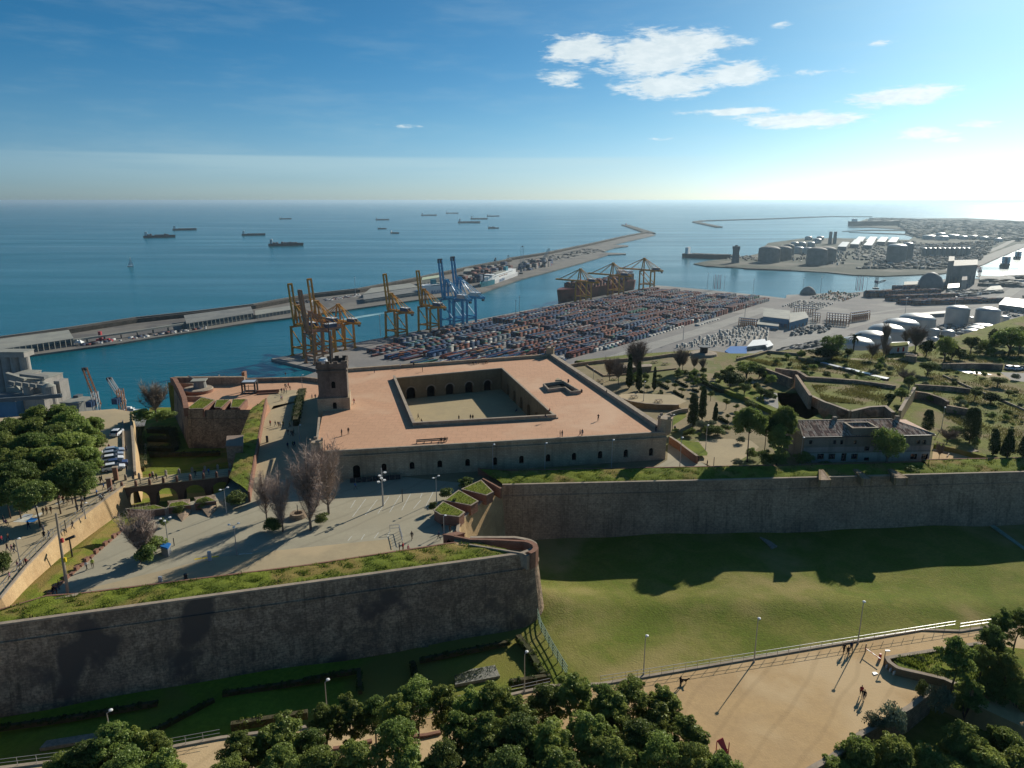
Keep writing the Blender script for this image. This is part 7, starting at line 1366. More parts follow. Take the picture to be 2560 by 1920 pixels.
for t_, x, y, h_, w2, k, lb_ in [('t', 380, 290, 235, 250, 1, 'dark broad tree left of the palm at the hill edge'), ('t', 300, 290, 110, 330, 2, 'dark undergrowth mass below the broad tree by the palm'), ('t', 530, 300, 110, 90, 0, 'small tree just right of the palm trunk'), ('t', 1280, 270, 165, 150, 2, 'dark tree right of the white hut'), ('t', 1450, 320, 250, 190, 1, 'big dark tree in the right grove with pointed top'), ('t', 1520, 310, 180, 120, 2, 'dark tree beside the pointed one in the right grove'), ('t', 1700, 245, 165, 150, 0, 'brown-green tree in the middle of the right grove'), ('t', 1850, 250, 150, 180, 1, 'dark round tree right of the brown-green one'), ('t', 2070, 250, 260, 330, 1, 'tallest dark tree of the right grove'), ('t', 1930, 200, 200, 150, 2, 'dark tree left behind the tallest one'), ('t', 2160, 250, 200, 180, 0, 'tree at the right edge of the grove'), ('t', 1600, 300, 90, 120, 2, 'low dark bush in the right grove'), ('t', 2180, 160, 180, 160, 1, 'dark tree at the far right edge behind the grove')]:
 at(rnd_t[k], t_, x, y, 174, lb_, h_, w2, 'trees of the right-hand grove')
for t_, x, y, h_, w2, k, lb_ in [('w', 330, 330, 220, 340, 1, 'dark shaded tree mass by the garden track, upper one'), ('w', 130, 440, 210, 340, 2, 'dark rounded tree left of the garden track'), ('w', 510, 590, 150, 190, 0, 'olive-grey tree on the left edge of the track'), ('w', 300, 560, 170, 180, 0, 'grey-green tree beside the ridge wall'), ('w', 490, 330, 180, 180, 2, 'dark tree at the bend of the track'), ('w', 640, 430, 160, 140, 1, 'dark shrub-like tree at the ruin corner'), ('w', 370, 740, 130, 180, 0, 'round green shrub tree below the ridge wall'), ('t', 1040, 700, 130, 150, 1, 'dark shrub tree on the ruin beside the bright masonry'), ('t', 930, 690, 70, 100, 2, 'small dark tree on the ruin platform'), ('t', 1110, 620, 170, 120, 0, 'leafless-looking grey tree at the ruin top'), ('t', 1290, 450, 130, 190, 0, 'brownish scrub tree in the meadow, centre right'), ('t', 200, 410, 70, 90, 1, 'small dark tree in the upper left meadow'), ('t', 1960, 560, 95, 170, 0, 'round dark tree by the car park'), ('t', 1890, 720, 110, 170, 2, 'dark wide bush on the right meadow slope'), ('t', 1740, 690, 110, 120, 0, 'grey bush left of the dark wide bush'), ('t', 1770, 605, 50, 100, 1, 'small dark bush on the wall end in the right meadow'), ('t', 2060, 660, 70, 90, 0, 'thin grey shrub on the right slope'), ('t', 1560, 1040, 110, 160, 1, 'dark bush left of the bullet cypress')]:
 at(rnd_t[k], t_, x, y, 174 if 'ruin' not in lb_ else 176, lb_, h_, w2, 'trees on the meadow and by the track')
prng0 = random.Random(12)
GB = 'bushes and shrubs around the fort'
BU = [('z', 720, 280, 190, 320, 1, 'dark round bush beside the farthest merlon'), ('z', 390, 480, 210, 280, 0, 'dark green bush beside the middle merlon'), ('z', 160, 700, 190, 170, 0, 'dark bush beside the nearest merlon'), ('s', 1640, 440, 170, 380, 0, 'big dark bush at the end of the bastion grass strip'), ('s', 1210, 480, 130, 200, 0, 'green bush on the bridge-side block'), ('s', 890, 570, 130, 180, 0, 'leafy bush on the middle block by the bridge'), ('s', 560, 1060, 230, 340, 1, 'long dark bush left of the blue bin'), ('s', 440, 1200, 190, 240, 0, 'bush at the foot of the pale bare tree'), ('s', 690, 720, 120, 120, 1, 'small bush behind the triple lamp'), ('s', 2130, 760, 150, 260, 0, 'dark bush at the foot of the left bare tree pair'),
 ('f', 425, 1560, 120, 190, 0, 'dark leafy bush under the left bare trees'), ('f', 850, 1500, 110, 150, 0, 'white-flowering dark bush under the right bare trees'), ('i', 1010, 240, 130, 160, 1, 'dark bush beside the trunk of the pale bare tree'), ('i', 2050, 400, 70, 130, 2, 'white-flowered shrub on the long parapet bank'), ('i', 30, 320, 150, 160, 0, 'round dark bush at the left edge of the forecourt'), ('e', 820, 640, 70, 160, 1, 'dark bush on the road end wall'), ('e', 1270, 600, 110, 260, 1, 'dark shaded shrubs at the ditch end, left'), ('e', 1420, 590, 90, 200, 1, 'dark shaded shrubs at the ditch end, right'),
 ('o', 940, 330, 130, 190, 2, 'silvery shrub below the broad cypress'), ('o', 1150, 420, 150, 350, 0, 'wide green shrub mound in front of the garden'), ('o', 1080, 300, 110, 200, 2, 'purplish brown shrub behind the silvery one'), ('o', 1550, 540, 100, 160, 2, 'small shrub ring in the sandy clearing'), ('o', 1730, 780, 170, 220, 1, 'dark bush at the pine foot'), ('o', 1500, 890, 100, 220, 2, 'grey low bush in front of the pines'), ('o', 1950, 880, 240, 320, 1, 'dark bush mass right of the pine trunks'), ('o', 2130, 890, 220, 260, 1, 'dark bush mass touching the tiled house'), ('o', 730, 420, 90, 140, 1, 'shaded bush at the castle corner lawn'), ('o', 540, 370, 60, 130, 1, 'low dark shrub right of the front-right turret'),
 ('o', 1470, 210, 90, 170, 0, 'yellow-green shrub in the garden by the clearing'), ('l', 1100, 1280, 220, 260, 2, 'silvery grey shrub on the promenade edge wall'), ('l', 950, 1260, 130, 180, 2, 'spiky grey-green shrub on the promenade edge'), ('l', 1340, 1000, 160, 120, 0, 'shrub just inside the retaining wall corner'), ('l', 1480, 1150, 260, 220, 2, 'pale shrub cascading over the wall corner'), ('l', 1160, 720, 90, 90, 1, 'small dark shrub in the planter tip'), ('l', 1330, 730, 90, 110, 2, 'pale flowering agave clump in the planter'), ('l', 1570, 900, 80, 130, 0, 'low green shrub at the ramp entrance'), ('w', 350, 870, 110, 200, 0, 'yellow-green bush above the sandy clearing'),
 ('t', 100, 1300, 130, 200, 1, 'dark bush at the lower left corner of the tiled house'), ('t', 1130, 1390, 80, 160, 1, 'shaded shrub on the parapet beside the house corner'), ('t', 1390, 1370, 40, 140, 2, 'low shrub on the sunny parapet bank'), ('t', 320, 1310, 40, 130, 1, 'low dark shrub at the house front, left'), ('t', 650, 480, 70, 80, 1, 'small bush at the panel row end'), ('t', 130, 470, 60, 130, 1, 'dark scrub on the long rear wall, left'), ('t', 330, 480, 60, 90, 0, 'dark scrub on the long rear wall, middle'), ('t', 520, 480, 50, 80, 1, 'dark scrub on the long rear wall, right'), ('t', 750, 520, 50, 260, 1, 'dark scrub mass on the ruin rim'), ('t', 1460, 550, 35, 90, 1, 'low bush on the dark meadow wall'), ('t', 1740, 1140, 110, 80, 1, 'dark bush at the bullet cypress foot')]
for t_, x, y, h_, w2, k, lb_ in BU: at(bushes[k], t_, x, y, 174 if t_ != 'l' else 165.6, lb_, h_, w2, GB)
at(bushes[0], 'z', 530, 500, 176.1, 'round dry yellow grass clump on the middle merlon', 45, 110, GB)
for k, (x, y, h_, w2) in enumerate([(1280, 690, 105, 100), (1410, 770, 95, 105), (1555, 670, 100, 125), (1520, 830, 110, 120), (1625, 890, 100, 140), (1700, 740, 90, 120), (1800, 800, 95, 120), (1790, 940, 75, 120), (2065, 1000, 160, 130), (1090, 860, 100, 110), (1930, 900, 130, 120)]):
 at(topi, 'q', x, y, 174, 'small round clipped tree on a thin stem in the formal garden', h_, w2, 'clipped round trees in the formal garden')
for k, (x, y, h_, w2) in enumerate([(75, 720, 140, 110), (200, 745, 90, 90), (95, 860, 80, 70)]): at(topi, 'w', x, y, 174, ['larger clipped round tree at the right end of the garden, over its path', 'clipped round tree just left of the ridge wall', 'small clipped round tree nearest the clearing'][k], h_, w2, 'clipped round trees in the formal garden')
for k in range(120):
 t_, x, y = ('d', prng0.uniform(1450, 2212), prng0.uniform(1270, 1420)) if k > 94 else ('t', prng0.uniform(60, 2212), prng0.uniform(250, 760)) if k < 60 else (('w', prng0.uniform(500, 1300), prng0.uniform(30, 300)) if k < 75 else ('t', prng0.uniform(1420, 2212), prng0.uniform(760, 1050)))
 if t_ == 't' and x < 1150 and 480 < y: continue
 at(bushes[k % 3], t_, x, y, 174, 'low wild shrub scattered on the hilltop meadow', None, prng0.uniform(35, 95), 'wild shrubs scattered over the meadow')
# hedges: boxes of leaves
def hedge(label, t_, pts, zg, wd_, h, dens=260, leaf=m_hedge, group='clipped hedges'):
 P_ = [Vector(p) for p in QQ(t_, zg, *pts)]; c, r_ = [], []
 root = thing('hedge', label, 'hedge', tuple(P_[0]), group); root.location = P_[0]
 g = random.Random(len(label) + int(abs(P_[0].x) * 10)); tr = []
 for i in range(len(P_) - 1):
  a, b = P_[i], P_[i+1]; L = (b - a).length; n = Vector((-(b - a).y, (b - a).x, 0)).normalized()
  for _ in range(int(L / .35) + 1):
   t1 = g.random()
   for s_ in (-1, 0, 1): c.append(tuple(a.lerp(b, t1) + n * s_ * wd_ * .32 + Vector((0, 0, h * g.uniform(.25, .78))))); r_.append(wd_ * g.uniform(.2, .32))
 tri_obj('foliage', leaf_cloud(c, r_, 26, .11, 3, .1, .9), leaf, root); MB().rail(P_, wd_ * .6, zg, zg + h * .75).obj('stems', m_soil, root)
 return root
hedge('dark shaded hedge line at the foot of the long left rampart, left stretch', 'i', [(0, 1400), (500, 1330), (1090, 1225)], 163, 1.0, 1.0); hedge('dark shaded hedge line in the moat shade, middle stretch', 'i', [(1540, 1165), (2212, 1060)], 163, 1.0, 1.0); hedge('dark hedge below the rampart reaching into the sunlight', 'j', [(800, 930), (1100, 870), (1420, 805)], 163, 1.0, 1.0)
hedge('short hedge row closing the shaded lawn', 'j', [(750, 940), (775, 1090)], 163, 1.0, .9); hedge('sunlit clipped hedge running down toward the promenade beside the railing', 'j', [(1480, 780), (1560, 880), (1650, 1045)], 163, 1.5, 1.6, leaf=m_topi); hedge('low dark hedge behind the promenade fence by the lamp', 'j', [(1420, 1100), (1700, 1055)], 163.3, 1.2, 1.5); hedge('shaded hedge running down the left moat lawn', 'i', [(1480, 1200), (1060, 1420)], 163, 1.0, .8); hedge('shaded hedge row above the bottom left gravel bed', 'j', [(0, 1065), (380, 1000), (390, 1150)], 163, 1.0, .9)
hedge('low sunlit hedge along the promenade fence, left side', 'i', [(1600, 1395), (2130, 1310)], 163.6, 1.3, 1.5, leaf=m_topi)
for k, (t_, pts, wd_, h) in enumerate([('q', [(980, 860), (1080, 920), (1230, 935), (1320, 900), (1300, 860)], .9, 1.0), ('q', [(1260, 720), (1340, 780), (1420, 820)], .9, .9), ('q', [(1540, 700), (1620, 750), (1710, 790)], .9, .9), ('q', [(1500, 860), (1570, 910), (1650, 950)], .9, .9), ('q', [(1790, 830), (1880, 870)], .9, .9), ('q', [(1760, 600), (1850, 690), (1980, 740), (2150, 840), (2250, 880)], 2.0, 1.6), ('w', [(0, 830), (50, 880), (100, 900)], .9, .9), ('w', [(190, 770), (250, 810)], .9, .8), ('o', [(1210, 170), (1330, 235)], .9, .9)]):
 hedge(['curved low hedge under the right slim cypress', 'short clipped hedge bed, first of the garden row', 'short clipped hedge bed, second in the garden row', 'short clipped hedge bed, nearest of the garden row', 'stub of clipped hedge near the cypress pair', 'thick long hedge bank closing the garden on the right', 'clipped hedge bed by the round tree near the clearing', 'small hedge piece below the ridge wall', 'hedge bed behind the small brownish cypress'][k], t_, pts, 174, wd_, h)
for k, (x0, y0, x1, y1, z_, w2, h2) in enumerate([(1180, 680, 1200, 1040, 166, 4.5, 1.6), (1290, 690, 1480, 700, 164, 4, 1.8), (1290, 770, 1500, 780, 164, 4, 1.8), (1290, 850, 1520, 855, 165, 3, 1.5), (1480, 690, 1520, 860, 164, 3, 1.8), (1300, 905, 1900, 890, 165, 1.6, 1.4)]):
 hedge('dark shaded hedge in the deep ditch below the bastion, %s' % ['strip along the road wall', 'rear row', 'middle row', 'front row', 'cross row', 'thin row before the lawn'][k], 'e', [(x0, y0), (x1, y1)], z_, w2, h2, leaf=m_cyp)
sheet('ditch_path', QQ('e', 165.6, (1235, 650), (1250, 650), (1275, 1000), (1250, 1000)), [163.2, 163.2, 166.6, 166.6], m_sand)
for k in range(46):
 t_, x, y = ('q', prng0.uniform(700, 1300), prng0.uniform(650, 800)) if k < 10 else (('q', prng0.uniform(1500, 2200), prng0.uniform(560, 820)) if k < 22 else (('w', prng0.uniform(0, 700), prng0.uniform(250, 640)) if k < 36 else ('o', prng0.uniform(650, 1350), prng0.uniform(330, 450))))
 at(bushes[k % 2], t_, x, y, 174, 'low green shrub in the planted beds of the castle garden', None, prng0.uniform(70, 170), 'shrubs filling the garden beds')
tall_h = hedge('tall dark hedge against the left side of the castle', 'r', [(2190, 400), (2130, 640), (2090, 890)], 174, 2.6, 2.6)
# palm
pm = thing('palm_tree', 'tall date palm standing against the port in front of the white tanks', 'palm tree', tuple(Q('t', 583, 225, 174))); p = Q('t', 583, 225, 174); ph = ztop('t', 590, 85, p.y)
MB().tube(p, (p.x, p.y, ph), .32, .24, 8).obj('trunk', m_bark, pm)
for k in range(26):
 a = k * 2.4; el_ = R(65 - (k % 5) * 27); mb = MB(); pr_p = Vector((p.x, p.y, ph)); L = 3.3
 for j in range(6):
  e_ = el_ - j * R(15); nx = pr_p + Vector((math.cos(a) * math.cos(e_), math.sin(a) * math.cos(e_), math.sin(e_))) * L / 6; s_ = Vector((-math.sin(a), math.cos(a), 0)) * (.42 * (1 - j / 7)); dn_ = Vector((0, 0, -.16))
  mb.face([pr_p, nx, nx + s_ + dn_, pr_p + s_ + dn_]).face([pr_p, pr_p - s_ + dn_, nx - s_ + dn_, nx]); pr_p = nx
 mb.obj('frond', m_cyp, pm)
# bare trees
def poplar(seed, H, W_, mt=None, lo=.12, hi=.55, nb=34, sp=1.):
 g = random.Random(seed); root = thing('bare_tree', 'x', 'bare tree', local=True); PROTOS.append(root); mb = MB(); tr = []
 for k in range(34):
  t0 = g.uniform(lo, hi); a = g.random() * 6.283; top = Vector((math.cos(a) * W_ * .5 * g.uniform(.15, 1), math.sin(a) * W_ * .5 * g.uniform(.15, 1), H * min(1, t0 + g.uniform(.25, .5)))); p = Vector((0, 0, H * t0)); m_ = p.lerp(top, .45) + Vector((top.x * .18, top.y * .18, 0))
  mb.tube(p, m_, .06, .035, 4, cap=False).tube(m_, top, .035, .012, 3, cap=False)
  for j in range(105):
   s_ = g.random(); o_ = (p.lerp(m_, s_ * 2) if s_ < .5 else m_.lerp(top, s_ * 2 - 1)); d = Vector((g.gauss(0, .5), g.gauss(0, .5), g.uniform(.2, 1.2))).normalized(); L = g.uniform(.5, 1.5); e_ = o_ + d * L; n_ = d.cross(Vector((g.random(), g.random(), .1))).normalized() * .028; tr.append((tuple(o_ - n_), tuple(o_ + n_), tuple(e_)))
   for q in range(2): d2 = (d + Vector((g.gauss(0, .5), g.gauss(0, .5), g.gauss(0, .4)))).normalized(); b_2 = o_.lerp(e_, g.random()); tr.append((tuple(b_2 - n_ * .8), tuple(b_2 + n_ * .8), tuple(b_2 + d2 * L * .7)))
 mb.tube((0, 0, -.2), (0, 0, H * .6), .2, .09, 7).tube((0, 0, H * .6), (.2, 0, H * .95), .09, .03, 5, cap=False).obj('branches', m_gbark, root); tri_obj('twigs', np.array(tr), mt or m_twig, root); root['dims'] = (W_ * 1.1, H * 1.04); return root
bt_round = poplar(51, 8, 7.5, m_twig2, .22, .5, 26); bt_low = poplar(52, 6, 8.5, m_twig, .2, .42, 30); bt_pop = poplar(53, 12, 6.6, None, .1, .5, 40); bt_pop2 = poplar(58, 12, 7.2, None, .1, .5, 40); bt_tall = poplar(54, 10, 4.5, m_twig2, .25, .6, 20)
GT = 'leafless trees'
for pr, t_, x, y, h_, w2, lb_ in [(bt_pop, 'f', 750, 1540, 800, 440, 'tall pinkish bare tree left of the right-hand pair before the castle'), (bt_pop2, 'f', 905, 1400, 700, 420, 'tall pinkish bare tree right of the pair, overlapping the facade'), (bt_pop2, 'f', 370, 1450, 470, 280, 'pinkish bare tree leftmost in front of the castle approach'), (bt_pop, 'f', 510, 1550, 560, 280, 'pinkish bare tree second from the left with straight trunk'),
 (bt_low, 's', 380, 1180, 740, 680, 'low spreading pink-grey bare tree left of the parking'), (bt_round, 'e', 1355, 590, 380, 330, 'broad grey bare tree at the end of the left ditch'),
 (bt_round, 'q', 515, 685, 400, 290, 'bare tree in the rear garden, left of two'), (bt_round, 'q', 650, 745, 430, 260, 'bare tree in the rear garden, right of two'), (bt_round, 'q', 1580, 570, 430, 270, 'bare tree beyond the round topiary, left'), (bt_round, 'q', 1635, 540, 360, 200, 'bare tree close behind the left topiary one'), (bt_round, 'q', 1810, 525, 240, 180, 'small bare tree in the rear garden by the kiosk'), (bt_round, 'q', 1940, 550, 250, 170, 'small bare tree right of the kiosk'), (bt_tall, 'q', 930, 640, 560, 360, 'large half-leafless tree behind the slim cypresses'),
 (bt_tall, 't', 860, 340, 400, 90, 'thin very tall bare tree in front of the white tanks'), (bt_round, 't', 760, 300, 170, 150, 'low bare tree before the nearest domed tanks'), (bt_round, 't', 890, 300, 180, 130, 'bushy bare tree right of the thin tall one'), (bt_tall, 't', 1170, 240, 250, 190, 'bare tree right of the white hut'), (bt_tall, 't', 1080, 170, 150, 100, 'small bare tree behind the white hut'), (bt_round, 't', 1080, 530, 150, 230, 'scrubby bare tree above the ruin'), (bt_low, 't', 1230, 1090, 130, 150, 'x'), (bt_round, 'w', 1300, 870, 180, 200, 'bare shrubby tree behind the tiled house, left'), (bt_round, 'w', 1520, 860, 150, 200, 'bare shrubby tree behind the tiled house, middle'), (bt_round, 'w', 1880, 870, 170, 240, 'bare shrubby tree behind the tiled house, right'), (bt_round, 't', 1400, 1250, 170, 110, 'small bare tree on the terrace garden paving'), (bt_round, 't', 1480, 1090, 130, 240, 'pale bare scrub between house and bullet cypress')]:
 if lb_ == 'x': continue
 at(pr, t_, x, y, 174, lb_, h_, w2, GT)
for k, (x, y, h_) in enumerate([(1210, 720, 350), (1330, 800, 260)]): pass
# meadow tufts right side and moat
vs = []
def tufts(t_, quad, n, z, h, w_=.12):
 A, B, C2, D = [Q(t_, x, y, z) for x, y in quad]
 for _ in range(n):
  s_, q_ = rng.random(), rng.random(); p = (A * (1 - s_) + B * s_) * (1 - q_) + (D * (1 - s_) + C2 * s_) * q_
  if math.sin(p.x * .35 + 1.5 * math.sin(p.y * .3)) + rng.uniform(-1, 1) < 0: continue
  hh = h * rng.uniform(.3, 1.2); an = rng.random() * 6.28; ca, sa = math.cos(an) * w_, math.sin(an) * w_; vs.append(((p.x - ca, p.y - sa, z), (p.x + ca, p.y + sa, z), (p.x + rng.uniform(-.2, .2) * h, p.y + rng.uniform(-.2, .2) * h, z + hh)))
tufts('t', [(300, 240), (1200, 240), (1000, 470), (300, 330)], 9000, 174, .7); tufts('t', [(1200, 300), (2212, 600), (2212, 1250), (1450, 850)], 16000, 174, .5); tufts('w', [(1150, 420), (2200, 400), (2080, 690), (1300, 620)], 9000, 176.4, .6); tufts('w', [(200, 60), (1300, 100), (1700, 300), (600, 170)], 9000, 174, .6); tufts('t', [(1200, 200), (2212, 230), (2212, 330), (1300, 330)], 5000, 174, .5)
tag(tri_obj('meadow_grass', np.array(vs), m_tuft2), 'rough dry grass tufts over the hilltop meadow and ruin', 'grass', kind='stuff')
vs = []; tufts('l', [(1100, 660), (1850, 540), (2200, 1000), (1400, 770)], 3500, 167.05, .5); tag(tri_obj('planter_grass', np.array(vs), m_tuft), 'green ground cover in the promenade planter', 'ground cover', kind='stuff')
vs = []; tufts('j', [(1040, 1020), (1320, 940), (1355, 1015), (1045, 1075)], 1500, 163.12, .25, .1); tag(tri_obj('gravel_bed_plants', np.array(vs), m_silverleaf), 'small silvery plants covering the pale gravel bed', 'ground cover', kind='stuff')
# ------------------------------------------------------------------ fences, railings, lamps
def fence(label, pts, zg, h, step, mat=m_grey, rails=2, posts=True, wd_=.045, mesh=False, cat='fence'):
 P_ = [Vector((p[0], p[1], zg)) for p in pts]; r = thing('fence', label, cat, tuple(P_[0])); tot = 0; mb = MB()
 for i in range(len(P_) - 1):
  a, b = P_[i], P_[i+1]; L = (b - a).length; n = max(1, int(L / step))
  for k in range(rails): z_ = h * (1 - k / max(1, rails) * .9); mb.beam(a + Vector((0, 0, z_)), b + Vector((0, 0, z_)), wd_)
  for k in range(n):
   p = a.lerp(b, k / n); MB().box(p.x, p.y, zg, wd_ * 1.1, wd_ * 1.1, h).obj('post', mat, r); tot += 1
 mb.obj('rail', mat, r); return r
fe = [Vector((e.x, e.y - .25)) for e in EDGE]
cut = Q('l', 1620, 400, 166)
for k, pts in enumerate([[(200, 1535), (330, 1515), (470, 1478)], [(745, 1452), (850, 1440), (950, 1418)]]):
 P_ = QQ('j', 166, *pts); tg = thing('path_kerb', ['left', 'right'][k] + ' low pinkish brick kerb on the sand beneath the middle pines', 'kerb', tuple(P_[0])); MB().rail(P_, .5, 165.9, 166.35).obj('kerb', m_brick, tg)
fence('long grey metal railing along the moat edge of the sandy promenade', [e for e in fe if e.x > 10 and e.x < 66] + [Vector((cut.x, cut.y - .3))], 166.2, 1.25, 1.9, rails=2)
fence('short second stretch of grey railing beyond the gap on the promenade', [Vector(p[:2]) for p in QQ('l', 166, (1670, 425), (1940, 385), (2212, 340))], 166.1, 1.25, 1.9, rails=2)
fence('grey wire railing behind the bottom left pines', [e for e in fe if e.x < -20], 166.2, 1.2, 2.0, rails=2); fence('grey railing behind the pines by the low lamp', [e for e in fe if -21 < e.x < 11], 166.2, 1.2, 2.0, rails=2)
fence('light wire fence on top of the sunlit counterscarp wall', [Vector((-85.6, 143)), Vector((-85.6, 121.5)), Vector((-83.5, 110)), Vector((-81, 100))], 174.25, 1.5, 2.2, rails=2, wd_=.05)
gr_ = [Q('j', 1605, 612, 163), Q('j', 1640, 730, 163), Q('j', 1720, 880, 163), Q('j', 1820, 1048, 163)]; fence('tall green double-rail fence crossing the lawn from the rampart nose', gr_, 163, 2.3, 2.0, M('green_fence_metal', (.20, .27, .20), (.15, .21, .15), 2, .5), rails=4, wd_=.12)
rl = QQ('f', 174, (1435, 1555), (1515, 1550), (1545, 1660)); fence('white tubular ramp railing at the edge of the parking', [Vector(p[:2]) for p in rl], 174, 1.4, 1.0, m_grey, rails=2, wd_=.08)
def lamp_proto(kind, H, heads):
 r = thing('street_lamp', 'x', 'street lamp', local=True); PROTOS.append(r); MB().tube((0, 0, 0), (0, 0, H), .10, .06, 7).lathe([(.18, 0), (.12, .6)], 0, 0, 0, 7).obj('pole', m_grey if kind != 'dark' else m_dark, r)
 for k in range(heads):
  a = 6.283 * k / heads + .6; L = {1: .5, 2: .8, 3: .9}[heads]; dx, dy = math.cos(a) * L, math.sin(a) * L; MB().beam((0, 0, H - .05), (dx, dy, H + .1), .07).obj('arm', m_grey, r); MB().lathe([(.12, -.14), (.26, -.05), (.24, .10), (.08, .17)], dx, dy, H + .12, 10).obj('lamp_head', m_white, r)
 r['dims'] = (1, H); return r
l1, l2, l3 = lamp_proto('a', 7, 1), lamp_proto('a', 7, 2), lamp_proto('a', 7, 3)
GLm = 'street lamps of the fort'
for pr, t_, x, y, top, zg, lb_ in [(l2, 'f', 1837, 1290, 1080, 174, 'double-headed lamp with sign at the right edge of the parking'), (l3, 's', 740, 950, 620, 174, 'triple-headed lamp beside the blue bin'), (l2, 's', 1508, 540, 220, 174, 'double-headed lamp beside the big dark bush by the bastion'), (l3, 's', 1645, 1090, 700, 174, 'triple-headed lamp in the tree shadows of the parking'), (l1, 'g', 388, 1050, 805, 174, 'single globe lamp against the castle facade, first from the left'), (l1, 'g', 836, 1045, 793, 174, 'single globe lamp against the castle facade, second'), (l1, 'g', 1411, 1030, 765, 174, 'single globe lamp against the castle facade, third'), (l1, 'g', 2001, 1010, 745, 174, 'lamp right of the castle beside the brick ramp wall'), (l1, 'o', 1003, 690, 275, 174, 'tall lamp at the edge of the sandy clearing'), (l1, 'q', 1037, 1000, 705, 175.6, 'lamp on the retaining wall of the garden'), (l1, 'q', 265, 690, 520, 174, 'thin lamp in the rear garden left of the bare trees'), (l1, 'i', 785, 1560, 1275, 166, 'lamp rising out of the bottom left pines'), (l1, 'j', 165, 1330, 1062, 166, 'lamp between the shaded moat and the middle pines'), (l1, 'j', 1524, 1140, 868, 166, 'lamp beside the sunlit flower bed lawn'), (l1, 'k', 300, 1020, 757, 166, 'lamp behind the promenade railing, first from the left'), (l1, 'k', 1064, 925, 637, 166, 'lamp at the promenade railing, second, with a box below its head'), (l1, 'k', 1782, 798, 520, 166, 'lamp at the promenade railing, third, next to walkers'), (l1, 't', 78, 1300, 1050, 174, 'lamp at the left corner of the tiled house'), (l1, 'r', 2190, 350, 110, 174, 'dark lamp on the terrace left of the watchtower'), (l1, 'f', 655, 780, 635, 174, 'lamp beside the tall hedge left of the castle'), (l1, 'z', 345, 1050, 765, 174, 'small lamp beside the guard hut'), (l1, 'o', 495, 345, 110, 174, 'thin lamp on the lawn right of the front-right turret'), (l1, 't', 1425, 960, 760, 174, 'lamp in the sunken lawn behind the round cypress'), (l1, 'w', 455, 640, 580, 174, 'low lamp by the garden track'), (l1, 'i', 140, 250, 80, 174, 'thin lamp on the forecourt near the left edge'), (l1, 'e', 740, 1440, 1310, 174, 'thin lamp post on the forecourt near the wire fence')]:
 p = Q(t_, x, y, zg); sz = (ztop(t_, x, top, p.y) - zg) / 7.1; copy_tree(pr, (p.x, p.y, zg), .3, (1, 1, sz), lb_, GLm)
fm = thing('floodlight_pole', 'tall grey floodlight pole with clustered lamps in the parking', 'floodlight', tuple(Q('f', 1375, 1330, 174))); p = Q('f', 1375, 1330, 174); H_ = ztop('f', 1360, 1003, p.y); MB().tube(p, (p.x, p.y, H_), .20, .11, 8).obj('pole', m_grey, fm)
for k, dz in enumerate((1.0, 1.9, 2.0, 2.9, 3.0)):
 a = k * 2.4; q = Vector((p.x + math.cos(a) * .7, p.y + math.sin(a) * .7, H_ - dz)); MB().beam((p.x, p.y, H_ - dz - .1), q, .08).obj('bracket', m_grey, fm); MB().lathe([(.1, -.2), (.32, 0), (.3, .16)], q.x, q.y, q.z, 9).obj('floodlight_head', m_white, fm)
fp = thing('flagpole', 'tall thick white mast with red and yellow bands at the left rampart tip', 'mast', tuple(Q('i', 470, 450, 174))); p = Q('i', 470, 450, 174); H_ = ztop('e', 480, 1392, p.y); tq = QW('e', 482, 1392, (p.x, p.y), (p.x + 1, p.y)); MB().tube(p, (tq.x, tq.y, H_), .26, .16, 8).obj('pole', m_coping, fp)
for f_, m_ in ((.64, m_red), (.40, m_yel)): q = Vector(p).lerp(Vector((tq.x, tq.y, H_)), f_); MB().box(q.x + .25, q.y, q.z, .55, .3, .7).obj('pennant', m_, fp)
tg = thing('mast_base', 'small white triangular slab at the foot of the tall white mast', 'slab', tuple(Q('i', 470, 470, 174))); MB().prism(QQ('i', 176.1, (390, 490), (555, 450), (520, 475), (380, 495)), 175.9, 176.25).obj('slab', m_coping, tg)
for t_, x, y, top, lb_ in [('f', 1543, 1293, 1185, 'thin dark post in the parking right of the floodlight pole'), ('o', 1128, 930, 755, 'dark slim pole on the parapet bank'), ('s', 820, 970, 870, 'short grey post near the blue bin'), ('f', 375, 780, 725, 'short grey information pillar on the sunny approach'), ('l', 880, 610, 535, 'thin post with cable at the promenade barrier'), ('e', 575, 1560, 1455, 'white sign post on the forecourt'), ('s', 1290, 1165, 1045, 'pale blue ticket pillar on the yellow markings'), ('s', 640, 1445, 1375, 'pale grey pillar near the long parapet'), ('e', 855, 745, 650, 'salmon-coloured pillar beside the road')]:
 p = Q(t_, x, y, 174 if t_ != 'l' else 166); z0 = p.z; tg = thing('post', lb_, 'post', tuple(p)); s_ = .55 if 'pillar' in lb_ else .14; MB().box(p.x, p.y, z0, s_, s_ * .6, ztop(t_, x, top, p.y) - z0).obj('shaft', m_solar if 'pale' in lb_ else (m_brick if 'salmon' in lb_ else m_dark), tg)
p = Q('l', 1035, 710, 166); tg = thing('street_lamp', 'wooden-looking post lamp at the tip of the planter wall', 'street lamp', tuple(p)); hz = ztop('l', 1045, 595, p.y); MB().tube(p, (p.x, p.y, hz), .09, .06, 6).obj('pole', m_wood, tg); MB().box(p.x + .3, p.y, hz, .7, .3, .12).obj('lamp_head', m_white, tg)
bx = thing('barrier', 'red and white striped barrier pole lowered by the promenade', 'barrier', tuple(Q('l', 960, 620, 166)))
a, b = Q('l', 880, 570, 166.9), Q('l', 1010, 660, 166.9)
